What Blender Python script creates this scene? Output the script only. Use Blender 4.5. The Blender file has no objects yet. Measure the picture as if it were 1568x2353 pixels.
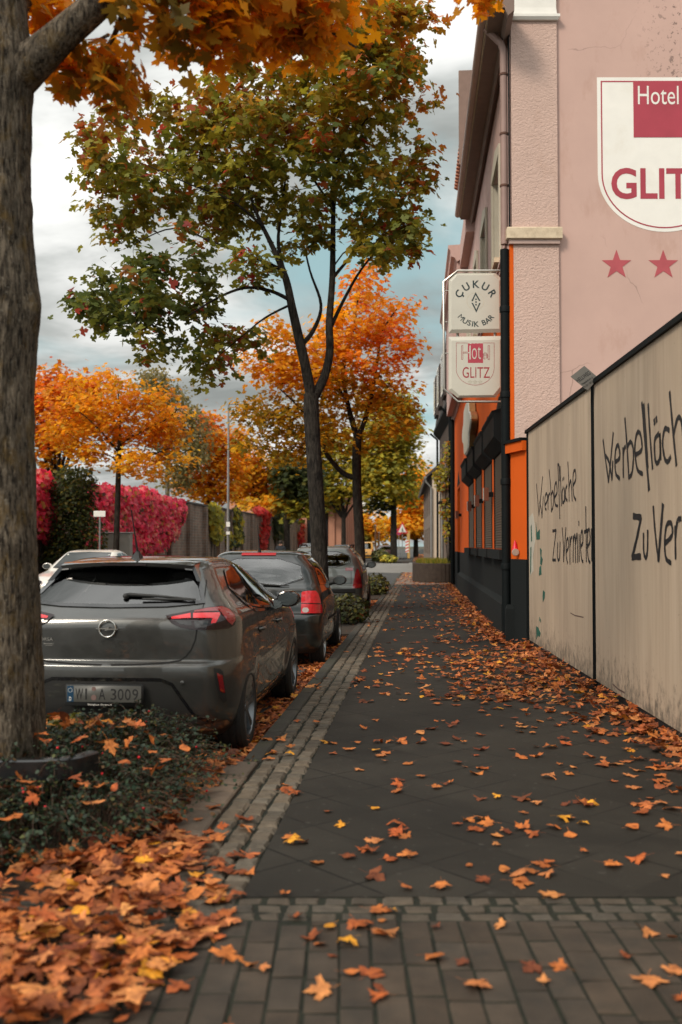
import bpy, bmesh, math, random
import numpy as np
from math import sin, cos, pi, radians, sqrt, atan2, hypot
from mathutils import Vector, Matrix, Euler
from mathutils.bvhtree import BVHTree
from mathutils.geometry import delaunay_2d_cdt

random.seed(7)
RNG = np.random.default_rng(11)
SC = bpy.context.scene
COL = SC.collection
V = Vector

# ------------------------------------------------------------------ camera model
# street runs along +Y; the camera looks a little to the left of it and a little up
FOC, CU, CV, HORIZON = 2288.0, 784.0, 1176.5, 1252.0
TH = radians(4.77)
PITCH = math.atan((HORIZON - CV) / FOC)
EYE = V((0, 0, 1.43))
ROAD = -0.10

def ray(u, v):
    x = (u - CU) / FOC; y = (CV - v) / FOC
    fw = cos(PITCH) - y * sin(PITCH); up = sin(PITCH) + y * cos(PITCH)
    return V((x * cos(TH) - fw * sin(TH), x * sin(TH) + fw * cos(TH), up)), fw

def P(u, v, z):
    d, fw = ray(u, v)
    return EYE + d * (z / fw)

def on_plane(u, v, p0, n):
    d, _ = ray(u, v)
    t = (p0 - EYE).dot(n) / d.dot(n)
    return EYE + d * t

def cam2w(x, z, h=0.0):
    return V((x * cos(TH) - z * sin(TH), x * sin(TH) + z * cos(TH), h))

# ------------------------------------------------------------------ objects
def tag(o, label=None, cat=None, group=None, kind=None):
    if label: o['label'] = label
    if cat: o['category'] = cat
    if group: o['group'] = group
    if kind: o['kind'] = kind
    return o

def thing(name, label, cat, loc=(0, 0, 0), rz=0.0, group=None):
    o = bpy.data.objects.new(name, None)
    o.empty_display_size = 0.2
    COL.objects.link(o)
    o.location = loc; o.rotation_euler = (0, 0, rz)
    return tag(o, label, cat, group)

def root_of(o):
    while o.parent: o = o.parent
    return o

def root_matrix(o):
    r = root_of(o)
    return Matrix.LocRotScale(r.location, r.rotation_euler, r.scale)

def link(name, me, parent=None):
    o = bpy.data.objects.new(name, me)
    COL.objects.link(o)
    if parent: o.parent = parent
    return o

def frame_of(d):
    d = d.normalized()
    a = V((0, 0, 1)) if abs(d.z) < 0.9 else V((1, 0, 0))
    s = d.cross(a).normalized()
    return s, s.cross(d).normalized()

class MB:
    def __init__(self):
        self.v = []; self.f = []; self.m = []; self.c = []
        self.mat = 0; self.col = None
    def add(self, pts, faces):
        b = len(self.v)
        self.v.extend([tuple(p) for p in pts])
        for f in faces:
            self.f.append(tuple(b + i for i in f)); self.m.append(self.mat); self.c.append(self.col)
    def quad(self, a, b, c, d): self.add([a, b, c, d], [(0, 1, 2, 3)])
    def poly(self, pts): self.add(pts, [tuple(range(len(pts)))])
    def hexa(self, lo, hi):
        n = len(lo)
        pts = list(lo) + list(hi)
        fs = [tuple(reversed(range(n))), tuple(range(n, 2 * n))]
        for i in range(n):
            j = (i + 1) % n
            fs.append((i, j, n + j, n + i))
        self.add(pts, fs)
    def box(self, c, s, rz=0.0, bev=0.0):
        cx, cy, cz = c; hx, hy, hz = s[0] / 2, s[1] / 2, s[2] / 2
        R = Matrix.Rotation(rz, 3, 'Z')
        def ring(x, y, z): return [V(c) + R @ V((sx * x, sy * y, z)) for sx, sy in ((-1, -1), (1, -1), (1, 1), (-1, 1))]
        if bev <= 0:
            self.hexa(ring(hx, hy, -hz), ring(hx, hy, hz))
        else:
            b = min(bev, hx * .9, hy * .9, hz * .9)
            rs = [ring(hx - b, hy - b, -hz), ring(hx, hy, -hz + b), ring(hx, hy, hz - b), ring(hx - b, hy - b, hz)]
            self.loft(rs, cap=True)
    def loft(self, rings, cap=True, close=True):
        n = len(rings[0]); pts = [p for r in rings for p in r]; fs = []
        for k in range(len(rings) - 1):
            for i in range(n if close else n - 1):
                j = (i + 1) % n
                fs.append((k * n + i, k * n + j, (k + 1) * n + j, (k + 1) * n + i))
        if cap:
            fs.append(tuple(reversed(range(n)))); fs.append(tuple(range((len(rings) - 1) * n, len(rings) * n)))
        self.add(pts, fs)
    def prism(self, poly, vec):
        vec = V(vec)
        self.hexa([V(p) for p in poly], [V(p) + vec for p in poly])
    def tube(self, pts, rad, n=8, cap=True, jit=0.0, rnd=None):
        pts = [V(p) for p in pts]
        if not hasattr(rad, '__len__'): rad = [rad] * len(pts)
        rings = []; s0 = None
        for i, p in enumerate(pts):
            d = (pts[min(i + 1, len(pts) - 1)] - pts[max(i - 1, 0)])
            if d.length < 1e-9: d = V((0, 0, 1))
            d.normalize()
            if s0 is None: s, t = frame_of(d)
            else:
                s = (s0 - d * s0.dot(d))
                s = s.normalized() if s.length > 1e-6 else frame_of(d)[0]
                t = d.cross(s) * 1.0
            s0 = s
            t = d.cross(s)
            rings.append([p + (s * cos(2 * pi * k / n) + t * sin(2 * pi * k / n)) * rad[i] * (1 + (rnd.uniform(-jit, jit) if rnd else 0)) for k in range(n)])
        self.loft(rings, cap)
    def lathe(self, prof, origin, axis, n=24, cap=False):
        # prof: list of (radius, along)
        o = V(origin); a = V(axis).normalized(); s, t = frame_of(a)
        rings = [[o + a * h + (s * cos(2 * pi * k / n) + t * sin(2 * pi * k / n)) * r for k in range(n)] for r, h in prof]
        self.loft(rings, cap)
    def sphere(self, c, r, n=10, m=6, sq=(1, 1, 1)):
        rings = []
        for j in range(1, m):
            a = pi * j / m
            rings.append([V(c) + V((r * sq[0] * sin(a) * cos(2 * pi * k / n), r * sq[1] * sin(a) * sin(2 * pi * k / n), -r * sq[2] * cos(a))) for k in range(n)])
        self.loft(rings, True)
    def build(self, name, mats, parent=None, world=False, smooth=None, fix=True):
        me = bpy.data.meshes.new(name)
        vs = self.v
        if world and parent is not None:
            inv = root_matrix(parent).inverted()
            vs = [tuple(inv @ V(p)) for p in vs]
        me.from_pydata(vs, [], self.f)
        if not isinstance(mats, (list, tuple)): mats = [mats]
        for m in mats: me.materials.append(m)
        me.polygons.foreach_set('material_index', self.m)
        if any(c is not None for c in self.c):
            at = me.attributes.new('tint', 'FLOAT_COLOR', 'FACE')
            at.data.foreach_set('color', [x for c in self.c for x in ((*c, 1.0) if c is not None else (1, 1, 1, 1))])
        if fix:
            bm = bmesh.new(); bm.from_mesh(me)
            bmesh.ops.recalc_face_normals(bm, faces=bm.faces)
            bm.to_mesh(me); bm.free()
        if smooth:
            me.polygons.foreach_set('use_smooth', [True] * len(me.polygons))
            if smooth is not True: me.set_sharp_from_angle(angle=radians(smooth))
        me.update()
        return link(name, me, parent)

def structure(name, mb, mats, smooth=None, label=None, kind='structure', fix=True):
    o = mb.build(name, mats, smooth=smooth, fix=fix)
    return tag(o, kind=kind, label=label)

# ------------------------------------------------------------------ materials
MATS = {}
def nodes(name):
    m = bpy.data.materials.new(name); m.use_nodes = True
    nt = m.node_tree; b = nt.nodes['Principled BSDF']
    return m, nt, b

def N(nt, t, **kw):
    n = nt.nodes.new(t)
    for k, v in kw.items():
        if k in n.inputs and not hasattr(n, k): n.inputs[k].default_value = v
        else: setattr(n, k, v)
    return n

def noise(nt, co, scale, detail=4, rough=.55, dist=0.0):
    n = nt.nodes.new('ShaderNodeTexNoise')
    n.inputs['Scale'].default_value = scale; n.inputs['Detail'].default_value = detail
    n.inputs['Roughness'].default_value = rough; n.inputs['Distortion'].default_value = dist
    nt.links.new(co, n.inputs['Vector'])
    return n.outputs['Fac']

def coords(nt, scale=(1, 1, 1), rot=(0, 0, 0), kind='Object'):
    tc = nt.nodes.new('ShaderNodeTexCoord'); mp = nt.nodes.new('ShaderNodeMapping')
    mp.inputs['Scale'].default_value = scale; mp.inputs['Rotation'].default_value = rot
    nt.links.new(tc.outputs[kind], mp.inputs['Vector'])
    return mp.outputs['Vector']

def ramp(nt, fac, stops):
    r = nt.nodes.new('ShaderNodeValToRGB'); cr = r.color_ramp
    while len(cr.elements) < len(stops): cr.elements.new(.5)
    for e, (p, c) in zip(cr.elements, stops):
        e.position = p; e.color = (*c, 1) if len(c) == 3 else c
    nt.links.new(fac, r.inputs['Fac'])
    return r.outputs['Color']

def mix(nt, fac, a, b, mode='MIX'):
    m = nt.nodes.new('ShaderNodeMix'); m.data_type = 'RGBA'; m.blend_type = mode
    for s, i in ((fac, 0), (a, 6), (b, 7)):
        if hasattr(s, 'links'): nt.links.new(s, m.inputs[i])
        elif i == 0: m.inputs[0].default_value = s
        else: m.inputs[i].default_value = (*s, 1) if len(s) == 3 else s
    return m.outputs[2]

def math_(nt, op, a, b=0.0, clamp=False):
    m = nt.nodes.new('ShaderNodeMath'); m.operation = op; m.use_clamp = clamp
    for s, i in ((a, 0), (b, 1)):
        if hasattr(s, 'links'): nt.links.new(s, m.inputs[i])
        else: m.inputs[i].default_value = s
    return m.outputs[0]

def bump(nt, b, h, strength=.3, dist=.01):
    bp = nt.nodes.new('ShaderNodeBump'); bp.inputs['Strength'].default_value = strength; bp.inputs['Distance'].default_value = dist
    nt.links.new(h, bp.inputs['Height']); nt.links.new(bp.outputs['Normal'], b.inputs['Normal'])
    return bp

def mat(name, col, rough=.6, metal=0.0, spec=.4, var=.12, vscale=6.0, bmp=0.0, bscale=40.0, coat=0.0, tint=False, dirt=None):
    if name in MATS: return MATS[name]
    m, nt, b = nodes(name)
    b.inputs['Roughness'].default_value = rough; b.inputs['Metallic'].default_value = metal
    b.inputs['Specular IOR Level'].default_value = spec
    if coat: b.inputs['Coat Weight'].default_value = coat; b.inputs['Coat Roughness'].default_value = .04
    co = coords(nt)
    c = (*col, 1)
    if var > 0:
        f = noise(nt, co, vscale, 5)
        c = ramp(nt, f, [(.25, tuple(x * (1 - var) for x in col)), (.75, tuple(min(1, x * (1 + var)) for x in col))])
    if dirt:
        f2 = noise(nt, co, dirt[0], 6, .65)
        c = mix(nt, math_(nt, 'MULTIPLY', ramp(nt, f2, [(.48, (0, 0, 0)), (.72, (1, 1, 1))]), dirt[2]), c, dirt[1])
    if tint:
        at = nt.nodes.new('ShaderNodeAttribute'); at.attribute_name = 'tint'
        c = mix(nt, 1.0, c, at.outputs['Color'], 'MULTIPLY')
    if hasattr(c, 'links'): nt.links.new(c, b.inputs['Base Color'])
    else: b.inputs['Base Color'].default_value = c
    if bmp > 0: bump(nt, b, noise(nt, co, bscale, 4), bmp, .01)
    MATS[name] = m
    return m

# ------------------------------------------------------------------ text
def text_mesh(s, size, weight=0.0, xs=1.0, extrude=0.0, space=1.0):
    cu = bpy.data.curves.new('lettering', 'FONT'); cu.body = s; cu.size = size
    cu.offset = weight; cu.extrude = extrude; cu.space_character = space
    cu.align_x = 'CENTER'; cu.align_y = 'BOTTOM_BASELINE'; cu.resolution_u = 4
    o = bpy.data.objects.new('lettering', cu); COL.objects.link(o)
    dg = bpy.context.evaluated_depsgraph_get()
    me = bpy.data.meshes.new_from_object(o.evaluated_get(dg))
    vs = [V(v.co) for v in me.vertices]; fs = [tuple(p.vertices) for p in me.polygons]
    bpy.data.objects.remove(o); bpy.data.curves.remove(cu); bpy.data.meshes.remove(me)
    return [V((v.x * xs, v.y, v.z)) for v in vs], fs

def add_text(mb, s, size, origin, right, up, weight=0.0, xs=1.0, fit=None, lift=0.0):
    """lay a word flat: baseline centre at origin; fit=(width,height of capitals)"""
    vs, fs = text_mesh(s, size, weight)
    if fit:
        x0 = min(v.x for v in vs); x1 = max(v.x for v in vs); y1 = max(v.y for v in vs); y0 = min(v.y for v in vs)
        k = fit[0] / (x1 - x0); ky = fit[1] / (y1 - (0 if len(fit) < 3 else y0)); cx = (x0 + x1) / 2
        vs = [V(((v.x - cx) * k, v.y * ky, 0)) for v in vs]
    else: vs = [V((v.x * xs, v.y, 0)) for v in vs]
    right = V(right); up = V(up); nrm = right.cross(up).normalized()
    mb.add([V(origin) + right * v.x + up * v.y + nrm * lift for v in vs], fs)

# ------------------------------------------------------------------ leaf batches
def outline_leaf(half):
    return [(x, y) for x, y in half] + [(-x, y) for x, y in reversed(half) if abs(x) > 1e-6]
MAPLE_FINE = outline_leaf([(0, 0), (.12, -.09), (.30, -.17), (.29, -.05), (.48, -.01), (.40, .10), (.58, .22), (.82, .33), (.68, .40), (.73, .56), (.54, .50), (.40, .47), (.23, .40), (.30, .60), (.40, .72), (.23, .74), (.15, .86), (0, 1.06)])
MAPLE_MID = outline_leaf([(0, 0), (.30, -.15), (.44, .02), (.80, .34), (.58, .47), (.23, .40), (.38, .73), (0, 1.05)])
LEAF_SIMPLE = outline_leaf([(0, 0), (.34, .18), (.42, .50), (.22, .82), (0, 1.0)])
LEAF_ROUGH = outline_leaf([(0, 0), (.55, .12), (.30, .42), (.46, .80), (0, 1.0)])
LEAF_THIN = outline_leaf([(0, 0), (.2, .3), (.18, .65), (0, 1.0)])

def flat_template(out, fold=.12):
    c = np.array([(x, y - .4, -abs(x) * fold) for x, y in out], float)
    return c, [tuple(range(len(c)))]

def curled_template(out, rnd, amt=.35, stem=True):
    """ragged dry leaf: a fan round a mid-rib with lobes curled up or down, plus a stalk"""
    k = len(out)
    cen = (0, .36)
    a = rnd.uniform(-1, 1) * amt; b = rnd.uniform(-1, 1) * amt; tw = rnd.uniform(-.4, .4) * amt; ph = rnd.uniform(0, 6.28)
    def h(x, y):
        r = hypot(x, y - .36)
        an = atan2(y - .36, x)
        return a * x * x * 1.1 + b * (y - .36) ** 2 + tw * x * (y - .36) * 2 + amt * .28 * r * sin(3 * an + ph) + .10 * r * sin(5 * an + ph * 2) * amt - .10 * abs(x)
    pts = [(*cen, h(*cen))]
    for x, y in out: pts.append((x, y, h(x, y)))
    for x, y in out:
        mx, my = (x + cen[0]) / 2, (y + cen[1]) / 2
        pts.append((mx, my, h(mx, my) + rnd.uniform(-.015, .015)))
    fs = []
    for i in range(k):
        j = (i + 1) % k
        fs.append((0, 1 + k + i, 1 + k + j)); fs.append((1 + k + i, 1 + i, 1 + j, 1 + k + j))
    if stem:
        n = len(pts); bx = rnd.uniform(-.25, .25); L = rnd.uniform(.45, .8); w = .012
        for t in (0, .5, 1):
            pts += [(-w + bx * t * t, -L * t, .02 + .05 * t), (w + bx * t * t, -L * t, .02 + .05 * t)]
        fs += [(n, n + 2, n + 3, n + 1), (n + 2, n + 4, n + 5, n + 3)]
    c = np.array([(x, y - .36, z) for x, y, z in pts], float)
    c[:, 2] -= np.percentile(c[:, 2], 8)
    return c, fs

def rot_matrices(yaw, tilt, azim, roll=None):
    """leaf frames: spin by yaw about its own normal, then tilt the normal by `tilt` towards azimuth"""
    n = len(yaw)
    cy, sy = np.cos(yaw), np.sin(yaw); Z = np.zeros(n); O = np.ones(n)
    Rz = np.stack([np.stack([cy, -sy, Z], -1), np.stack([sy, cy, Z], -1), np.stack([Z, Z, O], -1)], -2)
    ax = np.stack([-np.sin(azim), np.cos(azim), Z], -1)
    c, s = np.cos(tilt), np.sin(tilt); C = 1 - c
    x, y, z = ax[:, 0], ax[:, 1], ax[:, 2]
    Rt = np.stack([np.stack([c + x * x * C, x * y * C - z * s, x * z * C + y * s], -1),
                   np.stack([y * x * C + z * s, c + y * y * C, y * z * C - x * s], -1),
                   np.stack([z * x * C - y * s, z * y * C + x * s, c + z * z * C], -1)], -2)
    return Rt @ Rz

def leaf_mesh(name, batches, mats, parent=None, smooth=False):
    """batches: (template, faces, positions(N,3), R(N,3,3), size(N,), colour(N,3))"""
    vs, ls, lt, cols = [], [], [], []
    base = 0
    for tv, tf, pos, R, size, col in batches:
        n = len(pos)
        if n == 0: continue
        k = len(tv)
        w = np.einsum('nij,kj->nki', R, tv) * size[:, None, None] + pos[:, None, :]
        vs.append(w.reshape(-1, 3))
        flat = np.array([i for f in tf for i in f]); tot = np.array([len(f) for f in tf])
        ls.append((flat[None, :] + (base + np.arange(n) * k)[:, None]).reshape(-1))
        lt.append(np.tile(tot, n)); cols.append(np.repeat(col, len(tf), axis=0))
        base += n * k
    v = np.concatenate(vs); l = np.concatenate(ls); t = np.concatenate(lt); c = np.concatenate(cols)
    if parent is not None:
        M = np.array(root_matrix(parent).inverted()); v = v @ M[:3, :3].T + M[:3, 3]
    me = bpy.data.meshes.new(name)
    me.vertices.add(len(v)); me.vertices.foreach_set('co', v.reshape(-1))
    me.loops.add(len(l)); me.loops.foreach_set('vertex_index', l.astype(np.int32))
    me.polygons.add(len(t)); me.polygons.foreach_set('loop_start', np.concatenate([[0], np.cumsum(t)[:-1]]).astype(np.int32))
    me.update(calc_edges=True)
    at = me.attributes.new('tint', 'FLOAT_COLOR', 'FACE')
    at.data.foreach_set('color', np.concatenate([c, np.ones((len(c), 1))], 1).reshape(-1))
    if smooth: me.polygons.foreach_set('use_smooth', [True] * len(me.polygons))
    for m in (mats if isinstance(mats, (list, tuple)) else [mats]): me.materials.append(m)
    return link(name, me, parent)

def palette(stops, n, rng, jitter=.18):
    """pick colours out of a list of (weight, rgb) with brightness jitter"""
    w = np.array([s[0] for s in stops], float); w /= w.sum()
    c = np.array([s[1] for s in stops], float)
    i = rng.choice(len(stops), n, p=w)
    return np.clip(c[i] * (1 + rng.uniform(-jitter, jitter, (n, 1))) * (1 + rng.uniform(-.06, .06, (n, 3))), 0, 1)
# ================================================================== world, camera, sun
def setup_world():
    w = bpy.data.worlds.new('World'); SC.world = w; w.use_nodes = True
    nt = w.node_tree; bg = nt.nodes['Background']
    sky = nt.nodes.new('ShaderNodeTexSky'); sky.sky_type = 'NISHITA'; sky.sun_disc = False
    sky.sun_elevation = SUN_EL; sky.sun_rotation = SUN_ROT; sky.air_density = 1.0; sky.dust_density = 1.5
    tc = nt.nodes.new('ShaderNodeTexCoord'); sp = nt.nodes.new('ShaderNodeSeparateXYZ')
    nt.links.new(tc.outputs['Generated'], sp.inputs[0])
    z = math_(nt, 'ADD', math_(nt, 'MAXIMUM', sp.outputs['Z'], 0.0), .16)
    cb = nt.nodes.new('ShaderNodeCombineXYZ')
    nt.links.new(math_(nt, 'DIVIDE', sp.outputs['X'], z), cb.inputs[0])
    nt.links.new(math_(nt, 'DIVIDE', sp.outputs['Y'], z), cb.inputs[1])
    mp = nt.nodes.new('ShaderNodeMapping'); mp.inputs['Location'].default_value = CLOUD_SHIFT
    nt.links.new(cb.outputs[0], mp.inputs[0]); co = mp.outputs[0]
    cover = ramp(nt, noise(nt, co, .95, 7, .52, .25), [(.35, (0, 0, 0)), (.47, (1, 1, 1))])
    body = noise(nt, co, 1.3, 6, .55, .4)
    ccol = ramp(nt, body, [(.36, (2.5, 2.65, 2.55)), (.47, (3.9, 4.05, 3.9)), (.55, (6.3, 6.35, 6.15)), (.68, (8.6, 8.6, 8.3))])
    dt = nt.nodes.new('ShaderNodeVectorMath'); dt.operation = 'DOT_PRODUCT'; nt.links.new(tc.outputs['Generated'], dt.inputs[0])
    dt.inputs[1].default_value = (sin(SUN_AZ) * cos(SUN_EL), cos(SUN_AZ) * cos(SUN_EL), sin(SUN_EL))
    glow = math_(nt, 'POWER', math_(nt, 'MAXIMUM', dt.outputs['Value'], 0.0), 3.0)
    gain = math_(nt, 'ADD', math_(nt, 'ADD', .92, math_(nt, 'MULTIPLY', math_(nt, 'MAXIMUM', sp.outputs['Z'], 0.0), .95)), math_(nt, 'MULTIPLY', glow, 1.5))
    gv = nt.nodes.new('ShaderNodeCombineXYZ')
    for k in range(3): nt.links.new(gain, gv.inputs[k])
    ccol = mix(nt, 1.0, ccol, gv.outputs[0], 'MULTIPLY')
    gap = mix(nt, .80, sky.outputs['Color'], (3.4, 5.1, 5.05))
    c = mix(nt, cover, gap, ccol)
    nt.links.new(c, bg.inputs['Color']); bg.inputs['Strength'].default_value = SKY_STRENGTH

SUN_EL = radians(38)
SUN_AZ = radians(215)      # compass-like: 0 = +Y, clockwise; the sun stands behind the camera to its left
SUN_ROT = SUN_AZ
SKY_STRENGTH = 0.10
CLOUD_SHIFT = (4.3, 0.4, 0.0)
setup_world()
sd = V((sin(SUN_AZ) * cos(SUN_EL), cos(SUN_AZ) * cos(SUN_EL), sin(SUN_EL)))
L = bpy.data.lights.new('sun', 'SUN'); L.energy = 2.0; L.angle = radians(14); L.color = (1.0, .87, .72)
lo = bpy.data.objects.new('sun', L); COL.objects.link(lo); lo.rotation_euler = (-sd).to_track_quat('-Z', 'Y').to_euler()
lo.location = (-20, -20, 40)

cam = bpy.data.cameras.new('camera'); co_ = bpy.data.objects.new('camera', cam); COL.objects.link(co_)
co_.location = EYE; co_.rotation_euler = (pi / 2 + PITCH, 0, TH)
cam.sensor_fit = 'VERTICAL'; cam.sensor_height = 36.0; cam.lens = FOC / 2353 * 36
cam.clip_start = 0.05; cam.clip_end = 3000
cam.dof.use_dof = True; cam.dof.focus_distance = 11.0; cam.dof.aperture_fstop = 2.0
SC.camera = co_
SC.view_settings.view_transform = 'Standard'; SC.view_settings.look = 'None'
SC.view_settings.exposure = 0.24; SC.view_settings.gamma = 1.0; SC.view_settings.use_curve_mapping = False
SC.cycles.max_bounces = 8; SC.cycles.transparent_max_bounces = 16
SC.cycles.use_adaptive_sampling = True; SC.cycles.use_denoising = True

# ================================================================== ground
def slab_material():
    """dark pavement flags laid on the diagonal, worn and stained"""
    m, nt, b = nodes('dark pavement flags')
    tc = nt.nodes.new('ShaderNodeTexCoord')
    mp = nt.nodes.new('ShaderNodeMapping'); mp.inputs['Rotation'].default_value = (0, 0, radians(45)); mp.inputs['Scale'].default_value = (1 / .40,) * 3
    nt.links.new(tc.outputs['Object'], mp.inputs[0])
    sp = nt.nodes.new('ShaderNodeSeparateXYZ'); nt.links.new(mp.outputs[0], sp.inputs[0])
    def line(o):
        f = math_(nt, 'ABSOLUTE', math_(nt, 'SUBTRACT', math_(nt, 'FRACT', o), .5))
        return math_(nt, 'GREATER_THAN', f, .487)
    ln = math_(nt, 'MAXIMUM', line(sp.outputs['X']), line(sp.outputs['Y']))
    brk = ramp(nt, noise(nt, tc.outputs['Object'], 2.2, 4), [(.42, (0, 0, 0)), (.56, (1, 1, 1))])
    ln = math_(nt, 'MULTIPLY', ln, brk)
    wn = nt.nodes.new('ShaderNodeTexWhiteNoise'); wn.noise_dimensions = '2D'
    fl = nt.nodes.new('ShaderNodeVectorMath'); fl.operation = 'FLOOR'; nt.links.new(mp.outputs[0], fl.inputs[0]); nt.links.new(fl.outputs[0], wn.inputs['Vector'])
    base = ramp(nt, noise(nt, tc.outputs['Object'], 1.1, 6, .6), [(.28, (.0165, .0150, .0125)), (.5, (.027, .0245, .0202)), (.72, (.041, .0368, .0295))])
    base = mix(nt, .35, base, ramp(nt, wn.outputs['Value'], [(0, (.019, .0172, .0144)), (1, (.039, .035, .0285))]))
    fine = noise(nt, tc.outputs['Object'], 160, 3)
    base = mix(nt, 1.0, base, ramp(nt, fine, [(.3, (.72, .72, .72)), (.7, (1.25, 1.25, 1.25))]), 'MULTIPLY')
    spots = ramp(nt, noise(nt, tc.outputs['Object'], 24, 2, .4), [(.68, (0, 0, 0)), (.72, (1, 1, 1))])
    base = mix(nt, math_(nt, 'MULTIPLY', spots, .5), base, (.075, .07, .062))
    damp = ramp(nt, noise(nt, tc.outputs['Object'], .55, 5, .62, .5), [(.50, (0, 0, 0)), (.60, (1, 1, 1))])
    base = mix(nt, math_(nt, 'MULTIPLY', damp, .55), base, (.012, .0115, .0105))
    gum = nt.nodes.new('ShaderNodeTexVoronoi'); gum.inputs['Scale'].default_value = 3.2; nt.links.new(tc.outputs['Object'], gum.inputs['Vector'])
    base = mix(nt, math_(nt, 'MULTIPLY', math_(nt, 'LESS_THAN', gum.outputs['Distance'], .045), .5), base, (.085, .08, .07))
    base = mix(nt, ln, base, (.005, .005, .0045))
    nt.links.new(base, b.inputs['Base Color'])
    b.inputs['Roughness'].default_value = .70; b.inputs['Specular IOR Level'].default_value = .16
    h = math_(nt, 'SUBTRACT', math_(nt, 'MULTIPLY', fine, .35), ln)
    bump(nt, b, h, .35, .006)
    return m

def sheet(name, pts, z0, z1, m, label=None):
    mb = MB(); mb.hexa([V((x, y, z0)) for x, y in pts], [V((x, y, z1)) for x, y in pts])
    return structure(name, mb, m, label=label)

def rect(x0, x1, y0, y1): return [(x0, y0), (x1, y0), (x1, y1), (x0, y1)]

M_ASPHALT = mat('road asphalt', (.055, .054, .052), .8, var=.25, vscale=1.5, bmp=.4, bscale=120)
M_LIGHTROAD = mat('pale worn asphalt', (.20, .19, .175), .8, var=.2, vscale=.8, bmp=.3, bscale=80)
M_SOIL = mat('dark soil', (.035, .025, .017), .95, var=.4, vscale=9, bmp=.9, bscale=30)
M_EARTH = mat('verge earth', (.06, .055, .035), .95, var=.35, vscale=.6, bmp=.5, bscale=8)
M_STONE = mat('granite sett', (.098, .079, .057), .75, var=.3, vscale=18, bmp=.6, bscale=90, tint=True)
M_JOINT = mat('mossy joint', (.010, .012, .006), .95, var=.6, vscale=14, bmp=.8, bscale=60)
M_BRICKPAVE = mat('concrete paving brick', (.050, .0365, .0255), .85, var=.4, vscale=5, bmp=.5, bscale=140, tint=True, dirt=(6, (.026, .022, .017), .8))
M_KERB = mat('kerb concrete', (.045, .041, .033), .8, var=.3, vscale=6, bmp=.5, bscale=120, tint=True, dirt=(4, (.035, .042, .018), .6))
M_EDGE = mat('edging slab', (.135, .098, .070), .8, var=.22, vscale=7, bmp=.5, bscale=120, tint=True)
M_PAVE = slab_material()
M_REDPAVE = mat('reddish paving', (.20, .145, .11), .85, var=.25, vscale=3, bmp=.4, bscale=60)

sheet('ground', rect(-400, 400, -60, 900), -.6, -.16, M_EARTH)
sheet('road', rect(-9.4, -1.215, -30, 340), -.35, ROAD, M_ASPHALT)
sheet('side_street', [(-1.2, 52), (14, 54), (14, 62), (-1.2, 80)], -.3, .004, M_LIGHTROAD)
sheet('side_street', [(-7, 58), (-1.2, 54), (-1.2, 82), (-7, 84)], -.3, ROAD + .006, M_LIGHTROAD)
def _cam_line(z, X):   # world Y where the camera-depth-z line crosses street coordinate X
    x = (X + z * sin(TH)) / cos(TH); return x * sin(TH) + z * cos(TH)
n_r = cam2w(3.6, 4.10); f_y = 36.2
sheet('pavement', [(-.742, _cam_line(4.10, -.742)), (n_r.x, n_r.y), (4.4, f_y), (-.742, f_y)], -.4, 0.0, M_PAVE)
sheet('pavement', rect(-1.08, 6, 36.2, 52), -.4, -.002, M_REDPAVE)
sheet('pavement', rect(-1.2, 5, 80.5, 330), -.4, 0.0, M_PAVE)
sheet('opposite_pavement', rect(-13.6, -9.55, -20, 330), -.4, 0.0, mat('opposite paving', (.10, .09, .078), .85, var=.25, vscale=2))
sheet('tree_pit', rect(-3.4, -1.345, 4.0, 6.45), -.35, -.02, M_SOIL)
sheet('tree_pit', rect(-3.3, -1.215, 16.2, 19.0), -.35, -.02, M_SOIL)
sheet('tree_pit', rect(-3.3, -1.215, 26.8, 31.0), -.35, -.02, M_SOIL)
sheet('tree_pit', rect(-3.9, -1.215, 84.0, 92.0), -.35, -.01, M_SOIL)

def stone(mb, c, u, w, l, h, rnd, bev=.012, jag=.006):
    """one sett: c centre of its top, u unit vector along its length"""
    u = V(u); s = V((u.y, -u.x, 0)); up = V((0, 0, 1))
    def q(k, dz): return [c + s * (sx * (w / 2 - k) + rnd.uniform(-jag, jag)) + u * (sy * (l / 2 - k) + rnd.uniform(-jag, jag)) + up * (dz + rnd.uniform(-.002, .002)) for sx, sy in ((-1, -1), (1, -1), (1, 1), (-1, 1))]
    g = rnd.uniform(.72, 1.28); t = rnd.uniform(-.05, .05)
    mb.col = (g * (1 + t), g, g * (1 - t))
    mb.loft([q(0, -h), q(0, -bev), q(bev, 0)], cap=True)
    mb.col = None

rnd = random.Random(3)
# three rows of granite setts beside the kerb
mb = MB(); jb = MB()
for r in range(3):
    y = 3.86 + rnd.uniform(0, .06); xc = -1.025 + r * .112
    while y < 36:
        l = rnd.uniform(.085, .14) if rnd.random() < .85 else rnd.uniform(.15, .2)
        stone(mb, V((xc + rnd.uniform(-.006, .006), y + l / 2, rnd.uniform(-.003, .004))), (rnd.uniform(-.06, .06), 1, 0), .096, l - .016, .05, rnd, .013)
        y += l
structure('sett_strip', mb, M_STONE)
jb.hexa([V((-1.085, 3.86, -.3)), V((-.744, 3.86, -.3)), V((-.744, 36.2, -.3)), V((-1.085, 36.2, -.3))], [V((-1.085, 3.86, -.016)), V((-.744, 3.86, -.016)), V((-.744, 36.2, -.016)), V((-1.085, 36.2, -.016))])
structure('sett_bed', jb, M_JOINT)
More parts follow.
